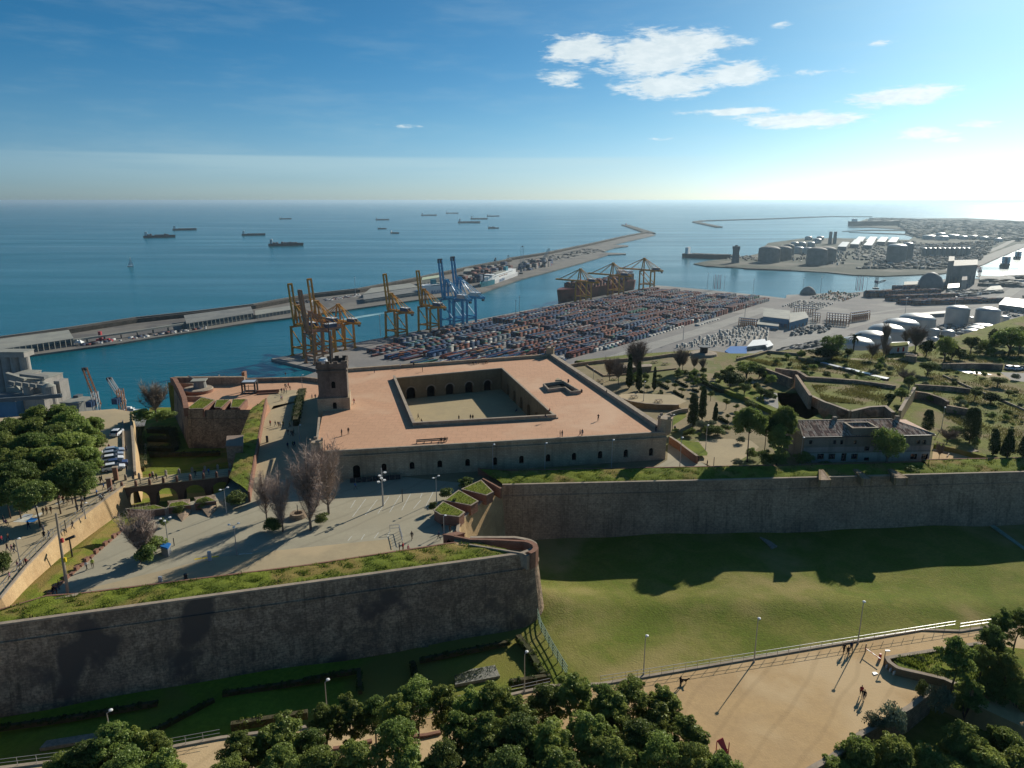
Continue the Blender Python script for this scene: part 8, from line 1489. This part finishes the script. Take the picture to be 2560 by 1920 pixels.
for k in range(6): MB().beam(a.lerp(b, k / 6), a.lerp(b, (k + 1) / 6), .1).obj('stripe', m_red if k % 2 == 0 else m_white, bx)
MB().box(*Q('l', 1003, 665, 166)[:2], 166, .3, .3, 1.0).obj('housing', m_red, bx)
sl_ = thing('concrete_slab', 'white square slab lying on the sand near the planter', 'slab', tuple(Q('l', 962, 785, 166))); MB().prism(QQ('l', 166.1, (940, 772), (970, 770), (990, 785), (955, 795)), 165.98, 166.12).obj('slab', m_white, sl_)
sg = thing('red_scaffold', 'red angular metal play sculpture at the lower edge of the sand', 'sculpture', tuple(Q('k', 860, 1560, 166))); p = Q('k', 860, 1565, 166)
MB().raw([(p.x - .9, p.y + .6, 167.5), (p.x - .1, p.y + .7, 167.9), (p.x + .5, p.y - .2, 166.2), (p.x + .1, p.y - .4, 166.2)] + [(p.x - .9, p.y + .75, 167.45), (p.x - .1, p.y + .85, 167.85), (p.x + .5, p.y, 166.1), (p.x + .1, p.y - .2, 166.1)], [(0, 1, 2, 3), (7, 6, 5, 4), (0, 4, 5, 1), (1, 5, 6, 2), (2, 6, 7, 3), (3, 7, 4, 0)]).obj('panel', m_red, sg)
MB().beam((p.x + .55, p.y + .2, 166), (p.x + .6, p.y + .3, 167.6), .1).beam((p.x - .2, p.y - .3, 166), (p.x + .3, p.y - .1, 166.9), .1).beam((p.x - .9, p.y + .6, 166), (p.x - .9, p.y + .6, 167.5), .1).obj('frame', m_red, sg)
bn = thing('waste_container', 'blue-lidded grey recycling container beside the long dark bush', 'recycling bin', tuple(Q('s', 720, 1110, 174))); P_ = QQ('s', 174, (655, 1095), (745, 1120), (785, 1060), (700, 1035)); MB().prism(P_, 174, 175.5).obj('body', m_grey, bn); c_ = sum(P_, Vector()) / 4; MB().prism([q.lerp(c_, -.08) for q in P_], 175.5, 175.8).obj('lid', m_blue, bn)
wl = thing('stone_well', 'round stone well head between the bare trees', 'well', tuple(Q('f', 640, 1420, 174))); p = Q('f', 640, 1425, 174); MB().lathe([(1.7, 0), (1.5, .9), (.9, .9), (.9, .3)], p.x, p.y, 174, 16).obj('ring', m_rampart2, wl); MB().box(p.x, p.y, 174, .12, .12, 2.6).obj('post', m_dark, wl)
for k, (t_, x0, y0, x1, y1, zg, lb_) in enumerate([('f', 1660, 790, 1935, 772, 181, 'long wooden bench on the castle terrace near the facade'), ('g', 180, 105, 350, 95, 181, 'long bench at the rear parapet of the castle terrace'), ('f', 1080, 1090, 1080, 1091, 0, '')]):
 if not zg: continue
 a, b = Q(t_, x0, y0, zg), Q(t_, x1, y1, zg); r = thing('bench', lb_, 'bench', tuple(a)); MB().rail([a, b], .5, zg + .38, zg + .48).obj('seat', m_wood, r); MB().rail([a + Vector((0, .3, 0)), b + Vector((0, .3, 0))], .08, zg + .55, zg + .85).obj('backrest', m_wood, r)
 for j in range(5): p = a.lerp(b, (j + .1) / 4.3); MB().box(p.x, p.y, zg, .1, .45, .4).obj('leg', m_dark, r)
ra_ = thing('barrier_rack', 'dark stack of crowd barriers against the castle facade', 'barriers', tuple(Q('f', 1300, 1110, 174))); a, b = Q('f', 1090, 1135, 174), Q('f', 1530, 1100, 174)
for k in range(9): p0, p1 = a.lerp(b, k / 9), a.lerp(b, (k + .9) / 9); MB().rail([p0, p1], .12, 174.1, 175.15).obj('barrier_panel', m_dark, ra_)
pb_ = thing('picnic_table', 'x', 'picnic table', local=True); PROTOS.append(pb_); MB().box(0, 0, .7, 1.8, .75, .06).obj('tabletop', m_wood, pb_)
for s_ in (-1, 1): MB().box(0, s_ * .75, .4, 1.8, .28, .05).obj('seat', m_wood, pb_); MB().beam((s_ * .7, -.8, 0), (s_ * .7, .2, .7), .08).beam((s_ * .7, .8, 0), (s_ * .7, -.2, .7), .08).obj('leg', m_wood, pb_)
for t_, x, y, zg, lb_ in [('q', 370, 695, 174, 'picnic table under the left bare tree in the rear garden'), ('q', 595, 672, 174, 'picnic table between the two rear bare trees'), ('q', 1210, 412, 174, 'picnic table at the far garden wall, left'), ('q', 1370, 440, 174, 'picnic table at the far garden wall, right'), ('q', 1270, 1015, 175.6, 'picnic table beside the retaining wall'), ('q', 890, 950, 175.6, 'pale picnic table at the left end of the raised garden'), ('o', 855, 565, 174, 'dark picnic table on the lawn by the brick ramp wall'), ('t', 1715, 1215, 174, 'long pale bench on the terrace garden paving')]:
 copy_tree(pb_, Q(t_, x, y, zg), .4, (1.6 if 'long' in lb_ else 1.15), lb_, 'picnic tables in the gardens')
for t_, x, y, zg in [('g', 1040, 262, 181), ('g', 1155, 350, 181), ('o', 535, 330, 174), ('i', 1285, 352, 174)]:
 p = Q(t_, x, y, zg); tg = thing('litter_bin', {1040: 'small dark bin left of the stair well', 1155: 'small dark bin right of the stair well', 535: 'dark bin on the lawn by the turret', 1285: 'dark bin at the long parapet'}[x], 'litter bin', tuple(p)); MB().lathe([(.25, 0), (.3, .9), (.2, 1.0)], p.x, p.y, zg, 10).obj('body', m_dark, tg)
p = Q('i', 490, 140, 173); tg = thing('telescope', 'dark viewing telescope on a post at the counterscarp fence', 'telescope', (p.x, p.y, 171.3)); MB().tube((p.x, p.y, 171.3), (p.x, p.y, 174.8), .16, .12, 7).obj('post', m_dark, tg); MB().tube((p.x - .6, p.y - .2, 174.8), (p.x + .9, p.y + .3, 175.3), .25, .28, 8).obj('tube', m_dark, tg)
# ------------------------------------------------------------------ cars
def car_proto(mat, nm, van=False):
 r = thing('parked_car', 'x', 'car', local=True); PROTOS.append(r); W2 = .88
 prof = [(-2.1, .3), (-2.15, .75), (-1.95, .98), (-1.0, 1.02), (1.0, .98), (2.0, .82), (2.15, .6), (2.12, .3)]
 n = len(prof); v = [(x, s_ * W2 * (.96 if z > .9 else 1), z) for s_ in (-1, 1) for x, z in prof]; MB().raw(v, [tuple(range(n)), tuple(range(2 * n - 1, n - 1, -1))] + [(i, n + i, n + (i + 1) % n, (i + 1) % n) for i in range(n)]).obj('body', mat, r)
 cab = [(-1.95, .98), (-1.45, 1.44), (.25, 1.47), (1.05, .98)]; v = [(x, s_ * (W2 * (.95 if z < 1.2 else .78)), z) for s_ in (-1, 1) for x, z in cab]; MB().raw(v, [(0, 1, 2, 3), (7, 6, 5, 4), (0, 4, 5, 1), (2, 6, 7, 3)]).obj('windows', m_glass, r)
 MB().raw([(-1.45, -.70, 1.45), (.25, -.70, 1.48), (.25, .70, 1.48), (-1.45, .70, 1.45), (-1.4, -.66, 1.52), (.2, -.66, 1.54), (.2, .66, 1.54), (-1.4, .66, 1.52)], [(0, 1, 5, 4), (1, 2, 6, 5), (2, 3, 7, 6), (3, 0, 4, 7), (4, 5, 6, 7)]).obj('roof', mat, r)
 for x in (-1.35, 1.35):
  for s_ in (-1, 1): w_ = MB().tube((x, s_ * .72, .32), (x, s_ * .92, .32), .33, .33, 12).obj('wheel', m_dark, r); MB().tube((x, s_ * .9, .32), (x, s_ * .935, .32), .19, .19, 8).obj('hubcap', m_grey, w_)
 for s_ in (-1, 1): MB().box(2.1, s_ * .62, .58, .12, .36, .16).obj('headlight', m_silver, r); MB().box(-2.1, s_ * .68, .7, .12, .26, .2).obj('tail_light', m_red, r); MB().box(.75, s_ * .97, .95, .2, .16, .13).obj('wing_mirror', mat, r)
 return r
m_carb = M('blue_car_paint', (.05, .07, .16), (.045, .06, .14), 1, .3, spec=.7); m_carw = M('white_car_paint', (.70, .72, .74), (.66, .68, .70), 1, .3, spec=.6); m_cars = M('silver_blue_car_paint', (.34, .38, .45), (.32, .36, .43), 1, .3, spec=.6)
cw, cb2, cs2 = car_proto(m_carw, 'w'), car_proto(m_carb, 'b'), car_proto(m_cars, 's')
a_, b_ = Q('e', 920, 1030, 174), Q('e', 1055, 1010, 174); cy = math.atan2(b_.y - a_.y, b_.x - a_.x)
for pr, x, y, rz, lb_ in [(cw, 985, 1020, cy, 'white parked hatchback, nearest of the parked row by the ditch'), (cb2, 1010, 982, cy, 'dark blue parked car, second of the parked row'), (cw, 975, 945, cy, 'white parked car in the middle of the row'), (cs2, 975, 908, cy, 'silver-blue parked car, fourth of the row'), (cs2, 985, 875, cy + .05, 'silver parked car with blue windows, farthest of the row'), (cw, 1012, 715, cy + 1.25, 'white car standing alone far up the road')]:
 copy_tree(pr, Q('e', x, y, 174.01), rz, 1.12, lb_, 'cars parked beside the ditch')
for pr, x, y, rz, lb_ in [(cw, 540, 1140, 0.9, 'white van half hidden beneath the left pines'), (cw, 2100, 400, .2, '')]:
 if lb_: copy_tree(pr, Q('e', x, y, 174.01), rz, 1.0, lb_, 'cars parked beside the ditch')
for x, y, lb_ in [(2080, 395, 'pale car in the upper right car park, left'), (2150, 400, 'pale car in the upper right car park, right')]: copy_tree(cw, Q('t', x, y, 174.02), .2, 1.0, lb_, 'cars in the upper right car park')
# ------------------------------------------------------------------ people
m_skin = M('skin', (.50, .30, .21), (.45, .27, .19), 2, .6); m_hair = M('hair', (.045, .03, .02), (.03, .02, .015), 4, .7); m_shoe = M('shoes', (.03, .03, .03), None, 4, .6)
def person_mesh(key, J, bones, lying=None):
 """one continuous skinned body; J: joint -> (pos, radius, region)"""
 me = bpy.data.meshes.new('p'); names = list(J); me.from_pydata([J[n][0] for n in names], [(names.index(a), names.index(b)) for a, b in bones], []); o = bpy.data.objects.new('p', me); C.objects.link(o)
 sk = o.modifiers.new('s', 'SKIN'); sk.use_smooth_shade = True;
 for i, n in enumerate(names): r_ = J[n][1]; me.skin_vertices[0].data[i].radius = r_ if isinstance(r_, tuple) else (r_, r_); me.skin_vertices[0].data[i].use_root = (i == 0)
 sb2 = o.modifiers.new('b', 'SUBSURF'); sb2.levels = sb2.render_levels = 1
 dg = bpy.context.evaluated_depsgraph_get(); dg.update(); m2 = bpy.data.meshes.new_from_object(o.evaluated_get(dg)); bpy.data.objects.remove(o)
 m2.name = 'body_' + key; m2.materials.clear()
 for m_ in (m_skin, m_hair, m_shirt0, m_trous0, m_shoe): m2.materials.append(m_)
 seg = [(Vector(J[a][0]), Vector(J[b][0]), J[b][2]) for a, b in bones]; hd = Vector(J['head'][0])
 for pl in m2.polygons:
  c = pl.center; best = min(seg, key=lambda s_: (c - (s_[0] + (s_[1] - s_[0]) * max(0, min(1, (c - s_[0]).dot(s_[1] - s_[0]) / max(1e-6, (s_[1] - s_[0]).length_squared))))).length); k = best[2]
  if k == 0 and (c - hd).length < .17 and (c.z > hd.z + .045 or c.y < hd.y - .03): k = 1
  pl.material_index = k; pl.use_smooth = True
 return m2
m_shirt0 = M('dark_jacket', (.03, .03, .04), None, 3, .9); m_trous0 = M('dark_trousers', (.03, .035, .05), None, 3, .9)
B_ = [('pelvis', 'belly'), ('belly', 'chest'), ('chest', 'neck'), ('neck', 'head'), ('head', 'crown'), ('chest', 'shL'), ('shL', 'elL'), ('elL', 'wrL'), ('wrL', 'haL'), ('chest', 'shR'), ('shR', 'elR'), ('elR', 'wrR'), ('wrR', 'haR'), ('pelvis', 'hiL'), ('hiL', 'knL'), ('knL', 'anL'), ('anL', 'toL'), ('pelvis', 'hiR'), ('hiR', 'knR'), ('knR', 'anR'), ('anR', 'toR')]
def skel(elL, wrL, elR, wrR, knL, anL, knR, anR, pel=(0, 0, .95), ch=(0, 0, 1.33), hd=(0, .02, 1.62), wide=1.):
 v = Vector; P0, Ch, H0 = v(pel), v(ch), v(hd); hand = lambda e, w_: tuple(v(w_) + (v(w_) - v(e)).normalized() * .13); toe = lambda a: (a[0], a[1] + .17, a[2] - .045)
 return dict(pelvis=(tuple(P0), (.14 * wide, .11 * wide), 3), belly=(tuple(P0.lerp(Ch, .45)), (.135 * wide, .105 * wide), 2), chest=(tuple(Ch), (.15 * wide, .115 * wide), 2), neck=(tuple(Ch.lerp(H0, .5)), .055, 2), head=(tuple(H0), (.085, .095), 0), crown=(tuple(H0 + v((0, -.01, .11))), .065, 1),
  shL=((Ch.x - .17, Ch.y, Ch.z + .06), .065, 2), elL=(elL, .048, 2), wrL=(wrL, .035, 2), haL=(hand(elL, wrL), .036, 0), shR=((Ch.x + .17, Ch.y, Ch.z + .06), .065, 2), elR=(elR, .048, 2), wrR=(wrR, .035, 2), haR=(hand(elR, wrR), .036, 0),
  hiL=((P0.x - .09, P0.y, P0.z - .06), .095, 3), knL=(knL, .062, 3), anL=(anL, .045, 3), toL=(toe(anL), .042, 4), hiR=((P0.x + .09, P0.y, P0.z - .06), .095, 3), knR=(knR, .062, 3), anR=(anR, .045, 3), toR=(toe(anR), .042, 4))
POSE = dict(
 stand=skel((-.24, -.02, 1.12), (-.25, .05, .88), (.24, -.02, 1.12), (.25, .05, .88), (-.11, .02, .5), (-.12, -.02, .09), (.11, .02, .5), (.12, -.02, .09)),
 walk=skel((-.23, -.12, 1.14), (-.22, -.10, .90), (.23, .12, 1.14), (.20, .28, .95), (-.10, .20, .53), (-.10, .30, .10), (.10, -.06, .50), (.10, -.36, .17)),
 stride=skel((-.23, .10, 1.14), (-.20, .27, .97), (.23, -.12, 1.14), (.22, -.12, .90), (-.10, -.04, .50), (-.10, -.32, .16), (.10, .19, .53), (.10, .27, .10), wide=1.08),
 photo=skel((-.30, .10, 1.18), (-.12, .27, 1.42), (.30, .10, 1.18), (.12, .27, 1.42), (-.14, .02, .5), (-.17, -.02, .09), (.12, .02, .5), (.14, .02, .09)),
 sit=skel((-.22, .06, .68), (-.15, .30, .60), (.22, .06, .68), (.15, .30, .60), (-.12, .44, .50), (-.12, .46, .09), (.12, .44, .50), (.12, .40, .09), pel=(0, 0, .52), ch=(0, .02, .88), hd=(0, .06, 1.17)),
 bend=skel((-.22, .22, 1.02), (-.16, .42, .92), (.22, .22, 1.02), (.16, .42, .92), (-.11, .06, .5), (-.12, -.02, .09), (.11, .06, .5), (.12, -.02, .09), pel=(0, -.04, .93), ch=(0, .12, 1.27), hd=(0, .26, 1.50)))
PMESH = {k: person_mesh(k, j, B_) for k, j in POSE.items()}
CL = {'black': (.02, .02, .024), 'dark blue': (.02, .035, .09), 'grey': (.16, .16, .17), 'red': (.36, .04, .05), 'white': (.62, .62, .60), 'brown': (.13, .08, .05), 'green': (.07, .11, .05), 'blue': (.06, .16, .42), 'pink': (.50, .20, .24), 'yellow-green': (.40, .48, .05), 'beige': (.40, .34, .26)}
CM = {k: M('cloth_' + k.replace(' ', '_').replace('-', '_'), c, tuple(x * .75 for x in c), 3, .9) for k, c in CL.items()}
ACT = dict(stand='standing', walk='walking', stride='walking', photo='holding a camera up', sit='sitting', bend='leaning forward')
def person(t_, x, y, zg, pose, top, bot, yaw, where, s_=1.0, group=None):
 p = Q(t_, x, y, zg); zb = zg; o = bpy.data.objects.new('person', PMESH[pose]); C.objects.link(o); o.location = (p.x, p.y, zb); o.rotation_euler[2] = yaw; o.scale = (s_ * 1.05,) * 3
 for i, m_ in ((2, CM[top]), (3, CM[bot])): o.material_slots[i].link = 'OBJECT'; o.material_slots[i].material = m_
 tag(o, 'person in %s top %s %s' % (top, ACT[pose], where), 'person', group or 'visitors')
 return o
prng = random.Random(3)
TOPS = ['black', 'black', 'dark blue', 'dark blue', 'grey', 'brown', 'red', 'white', 'green', 'black', 'beige', 'blue', 'pink']; BOTS = ['black', 'dark blue', 'dark blue', 'grey', 'black', 'brown']
def crowd(t_, zg, where, pts, group, poses=('walk', 'stride', 'stand', 'walk'), face=None, tops=None):
 for q in pts:
  x, y = q[0], q[1]; top = q[2] if len(q) > 2 else prng.choice(tops or TOPS); pose = q[3] if len(q) > 3 else prng.choice(poses)
  person(t_, x, y, zg, pose, top, prng.choice(BOTS), prng.uniform(-3.1, 3.1) if face is None else face + prng.uniform(-.6, .6), where, prng.uniform(.94, 1.04), group)
crowd('e', 174, 'on the road beside the left pine grove', [(945, 848, 'red', 'stand'), (850, 910), (888, 905), (850, 1035, 'black'), (872, 1035, 'pink'), (870, 1135), (884, 1130), (748, 1165, 'black'), (782, 1155, 'brown'), (898, 1190), (690, 1190)], 'visitors on the left forecourt')
crowd('e', 174, 'on the forecourt near the bridge', [(720, 1235, 'black'), (735, 1240, 'white'), (748, 1232), (657, 1275), (840, 1250), (870, 1290, 'white'), (885, 1292, 'white'), (895, 1285, 'black'), (985, 1165), (545, 1290, 'red', 'sit'), (582, 1282), (553, 1325, 'black'), (590, 1315), (630, 1315), (718, 1315), (738, 1312)], 'visitors on the left forecourt')
crowd('e', 174, 'on the open sandy forecourt', [(672, 1380), (705, 1378), (378, 1410, 'black'), (408, 1402), (445, 1398), (320, 1392, 'white'), (55, 1495, 'pink', 'sit'), (35, 1480), (250, 1535), (378, 1560), (386, 1620, 'black'), (428, 1618, 'dark blue'), (75, 1635, 'brown'), (20, 1655, 'red'), (632, 1530, 'black'), (490, 1265), (515, 1300)], 'visitors on the left forecourt')
crowd('e', 174.4, 'on the wall walk above the ditch', [(1092, 865, 'grey', 'stand'), (1096, 1035, 'black', 'stand')], 'visitors on the left forecourt')
crowd('e', 174.08, 'crossing the arched bridge', [(1300, 1110), (1328, 1115, 'black'), (1355, 1112), (1440, 1095, 'white'), (1215, 1140), (1765, 1070), (1806, 1062), (1690, 1080)], 'visitors on the bridge')
crowd('i', 174, 'at the lower left of the forecourt', [(55, 165), (85, 172), (105, 168), (127, 292), (150, 280, 'white'), (185, 270, 'red'), (72, 365, 'pink')], 'visitors on the left forecourt')
crowd('i', 174, 'by the brick ditch wall', [(600, 292, 'white'), (643, 276, 'yellow-green', 'stand')], 'visitors at the rampart tip'); crowd('i', 174, 'beside the tall white mast', [(410, 425, 'black'), (395, 465, 'dark blue', 'stand'), (368, 462, 'black', 'bend')], 'visitors at the rampart tip')
crowd('r', 174, 'on the bastion terrace', [(965, 255, 'white', 'stand'), (1925, 310, 'black'), (1945, 312), (1975, 305), (2000, 345), (1870, 388), (1910, 395), (1945, 388, 'dark blue'), (1860, 505), (1875, 500)], 'visitors on the terrace'); crowd('r', 175.4, 'at the far terrace parapet', [(910, 165, 'white', 'bend'), (990, 165, 'beige', 'sit'), (1930, 130, 'black', 'bend')], 'visitors on the terrace')
crowd('r', 174, 'on the paved castle approach', [(1697, 890, 'red', 'stand'), (1775, 895, 'black'), (1820, 908), (1848, 915, 'white'), (1895, 900), (1995, 915), (1970, 1030), (2020, 1045, 'black'), (2045, 1050, 'black'), (2060, 1030), (1965, 1240, 'dark blue'), (2045, 1225), (2070, 1220)], 'visitors on the castle approach')
crowd('f', 174, 'between hedge and castle tower', [(762, 408), (790, 408)], 'visitors on the castle approach')
crowd('f', 181, 'on the castle terrace', [(1125, 452, 'red', 'walk'), (1018, 725, 'black'), (1076, 710, 'black', 'stand'), (1715, 172), (1300, 183, 'grey')], 'visitors on the castle terrace', tops=['black', 'grey', 'white']); crowd('f', 181.1, 'on the rear parapet side of the terrace', [(1525, 145), (1640, 138)], 'visitors on the castle terrace')
crowd('f', 181, 'on the long terrace bench', [(1878, 782, 'black', 'sit'), (1910, 780, 'brown', 'sit')], 'visitors on the castle terrace', face=3.1); crowd('g', 181, 'on the rear terrace bench', [(215, 108, 'black', 'sit'), (240, 106, 'dark blue', 'sit'), (330, 100, 'brown', 'sit')], 'visitors on the castle terrace', face=3.1)
crowd('g', 181, 'near the front edge of the castle terrace', [(968, 738, 'black', 'stand'), (986, 736, 'black', 'stand'), (1140, 728, 'black'), (1160, 728, 'grey', 'stand')], 'visitors on the castle terrace'); person('g', 1298, 595, 181, 'photo', 'black', 'black', 0, 'alone in the middle of the castle terrace', 1, 'visitors on the castle terrace')
crowd('g', 181, 'by the side parapet of the terrace', [(1370, 375, 'black', 'stand'), (1795, 690, 'black', 'bend')], 'visitors on the castle terrace'); crowd('g', 182.0, 'on the courtyard parapet', [(880, 522, 'red', 'sit'), (840, 572, 'black', 'sit')], 'visitors on the castle terrace')
crowd('f', 174, 'inside the sunken courtyard', [(1678, 580, 'black', 'walk'), (1705, 612, 'brown', 'sit'), (2030, 592, 'black', 'stand'), (2130, 590, 'black', 'stand'), (2150, 592, 'black', 'stand')], 'visitors in the courtyard'); crowd('g', 174, 'in the shade of the courtyard', [(595, 520, 'dark blue', 'sit')], 'visitors in the courtyard')
crowd('f', 174, 'on the parking area', [(1135, 1190, 'blue', 'walk'), (1625, 1625, 'black', 'walk'), (1858, 1622, 'dark blue', 'stride'), (1893, 1545, 'black', 'stand')], 'people in the parking'); crowd('z', 174, 'leaning by the guard hut', [(450, 1050, 'brown', 'bend')], 'people in the parking'); crowd('j', 174, 'beside the white ramp railing', [(660, 160, 'dark blue', 'stand'), (685, 160, 'red', 'stand'), (720, 158, 'pink', 'sit')], 'people in the parking')
crowd('q', 174, 'under the rear bare trees', [(570, 612, 'black', 'stand')], 'people in the gardens'); crowd('o', 174, 'at the grassy bank edge', [(895, 825, 'black', 'stand'), (1030, 905, 'black', 'stand'), (865, 795, 'grey', 'stand')], 'people in the gardens')
for x, y, top, pose, yaw, s_ in [(1683, 868, 'black', 'stride', 2.9, 1.05), (1733, 855, 'dark blue', 'walk', 3.0, 1.05), (1710, 885, 'black', 'walk', 3.1, 1.0)]: person('k', x, y, 166, pose, top, 'black', yaw, 'in a group of three at the promenade railing', s_, 'walkers on the promenade')
person('k', 555, 1100, 166, 'stand', 'black', 'black', -1.2, 'holding a dog lead near the pines', 1.05, 'walkers on the promenade'); person('k', 1803, 1165, 166, 'walk', 'red', 'black', 2.7, 'on the open sand, left of a pair', 1.05, 'walkers on the promenade'); person('k', 1822, 1195, 166, 'stride', 'black', 'dark blue', 2.7, 'on the open sand, right of a pair', 1.05, 'walkers on the promenade')
DJ = dict(hip=((0, -.26, .48), .10, 0), ribs=((0, .12, .46), .13, 0), neck=((0, .32, .60), .075, 0), head=((0, .42, .72), .075, 0), muzzle=((0, .58, .68), .035, 0), tail1=((0, -.40, .52), .03, 0), tail2=((0, -.56, .68), .02, 0))
for s_, n in ((-1, 'a'), (1, 'b')): DJ['fk' + n] = ((s_ * .09, .14, .26), .04, 0); DJ['ff' + n] = ((s_ * .09, .17, .03), .03, 0); DJ['hk' + n] = ((s_ * .09, -.18, .30), .05, 0); DJ['hc' + n] = ((s_ * .09, -.36, .18), .03, 0); DJ['hf' + n] = ((s_ * .09, -.30, .03), .03, 0)
dm_ = person_mesh('dog', DJ, [('hip', 'ribs'), ('ribs', 'neck'), ('neck', 'head'), ('head', 'muzzle'), ('hip', 'tail1'), ('tail1', 'tail2')] + [(a, b) for n in 'ab' for a, b in (('ribs', 'fk' + n), ('fk' + n, 'ff' + n), ('hip', 'hk' + n), ('hk' + n, 'hc' + n), ('hc' + n, 'hf' + n))])
dm_.materials.clear(); dm_.materials.append(M('dark_dog_fur', (.03, .022, .018), None, 8, .9)); [setattr(q_, 'material_index', 0) for q_ in dm_.polygons]
p = Q('k', 584, 1075, 166); d_ = bpy.data.objects.new('dog', dm_); C.objects.link(d_); d_.location = p; d_.rotation_euler[2] = R(-100); d_.scale = (1.3,) * 3; tag(d_, 'dark dog on a lead beside the lone promenade walker', 'dog')
# ------------------------------------------------------------------ clean up prototypes, finish labels
for r in PROTOS:
 for c in list(r.children):
  for g_ in list(c.children): bpy.data.objects.remove(g_)
  bpy.data.objects.remove(c)
 bpy.data.objects.remove(r)
ORD = ['first', 'second', 'third', 'fourth', 'fifth', 'sixth', 'seventh', 'eighth', 'ninth', 'tenth', 'eleventh', 'twelfth', 'thirteenth', 'fourteenth', 'fifteenth', 'sixteenth', 'seventeenth', 'eighteenth', 'nineteenth', 'twentieth']
bpy.context.view_layer.update(); by = {}
for o in C.objects:
 if o.parent is None and o.get('label'): by.setdefault(o['label'], []).append(o)
for lb_, os_ in by.items():
 if 1 < len(os_) <= 60 and os_[0].name.split('.')[0] not in ('shipping_container', 'straddle_carrier', 'floodlight_mast'):
  os_.sort(key=lambda o: o.location.x / max(1, o.location.y + 40)); n = len(os_)
  for i, o in enumerate(os_):
   k = i if i < n / 2 else n - 1 - i; w1 = ORD[k] if k < 20 else '%dth' % (k + 1); side = 'left' if i < n / 2 else 'right'
   o['label'] = lb_ + (', %smost' % side if k == 0 else ', %s from the %s' % (w1, side))
   if len(o['label'].split()) > 16: q_ = lb_.split(); o['label'] = ' '.join(q_[:16 - len(o['label'].split()) + len(q_)]) + o['label'][len(lb_):]
 elif len(os_) > 1 and not os_[0].get('group'):
  for o in os_: o['group'] = lb_
for o in C.objects:
 if '_local' in o: del o['_local']
 if 'dims' in o: del o['dims']
# ------------------------------------------------------------------ the air
hz = MB().box(0, 40000, -1, 200000, 160000, 243).obj('haze', bpy.data.materials.new('sea_air')); hz['kind'] = 'stuff'
m_ = hz.data.materials[0]; m_.use_nodes = True; t = NT(m_.node_tree); t.n.clear(); pv = t.N('ShaderNodeVolumePrincipled'); o_ = t.N('ShaderNodeOutputMaterial'); t.l.new(pv.outputs[0], o_.inputs['Volume'])
pv.inputs['Color'].default_value = (.55, .74, .88, 1); pv.inputs['Density'].default_value = 2.8e-5; pv.inputs['Anisotropy'].default_value = .45
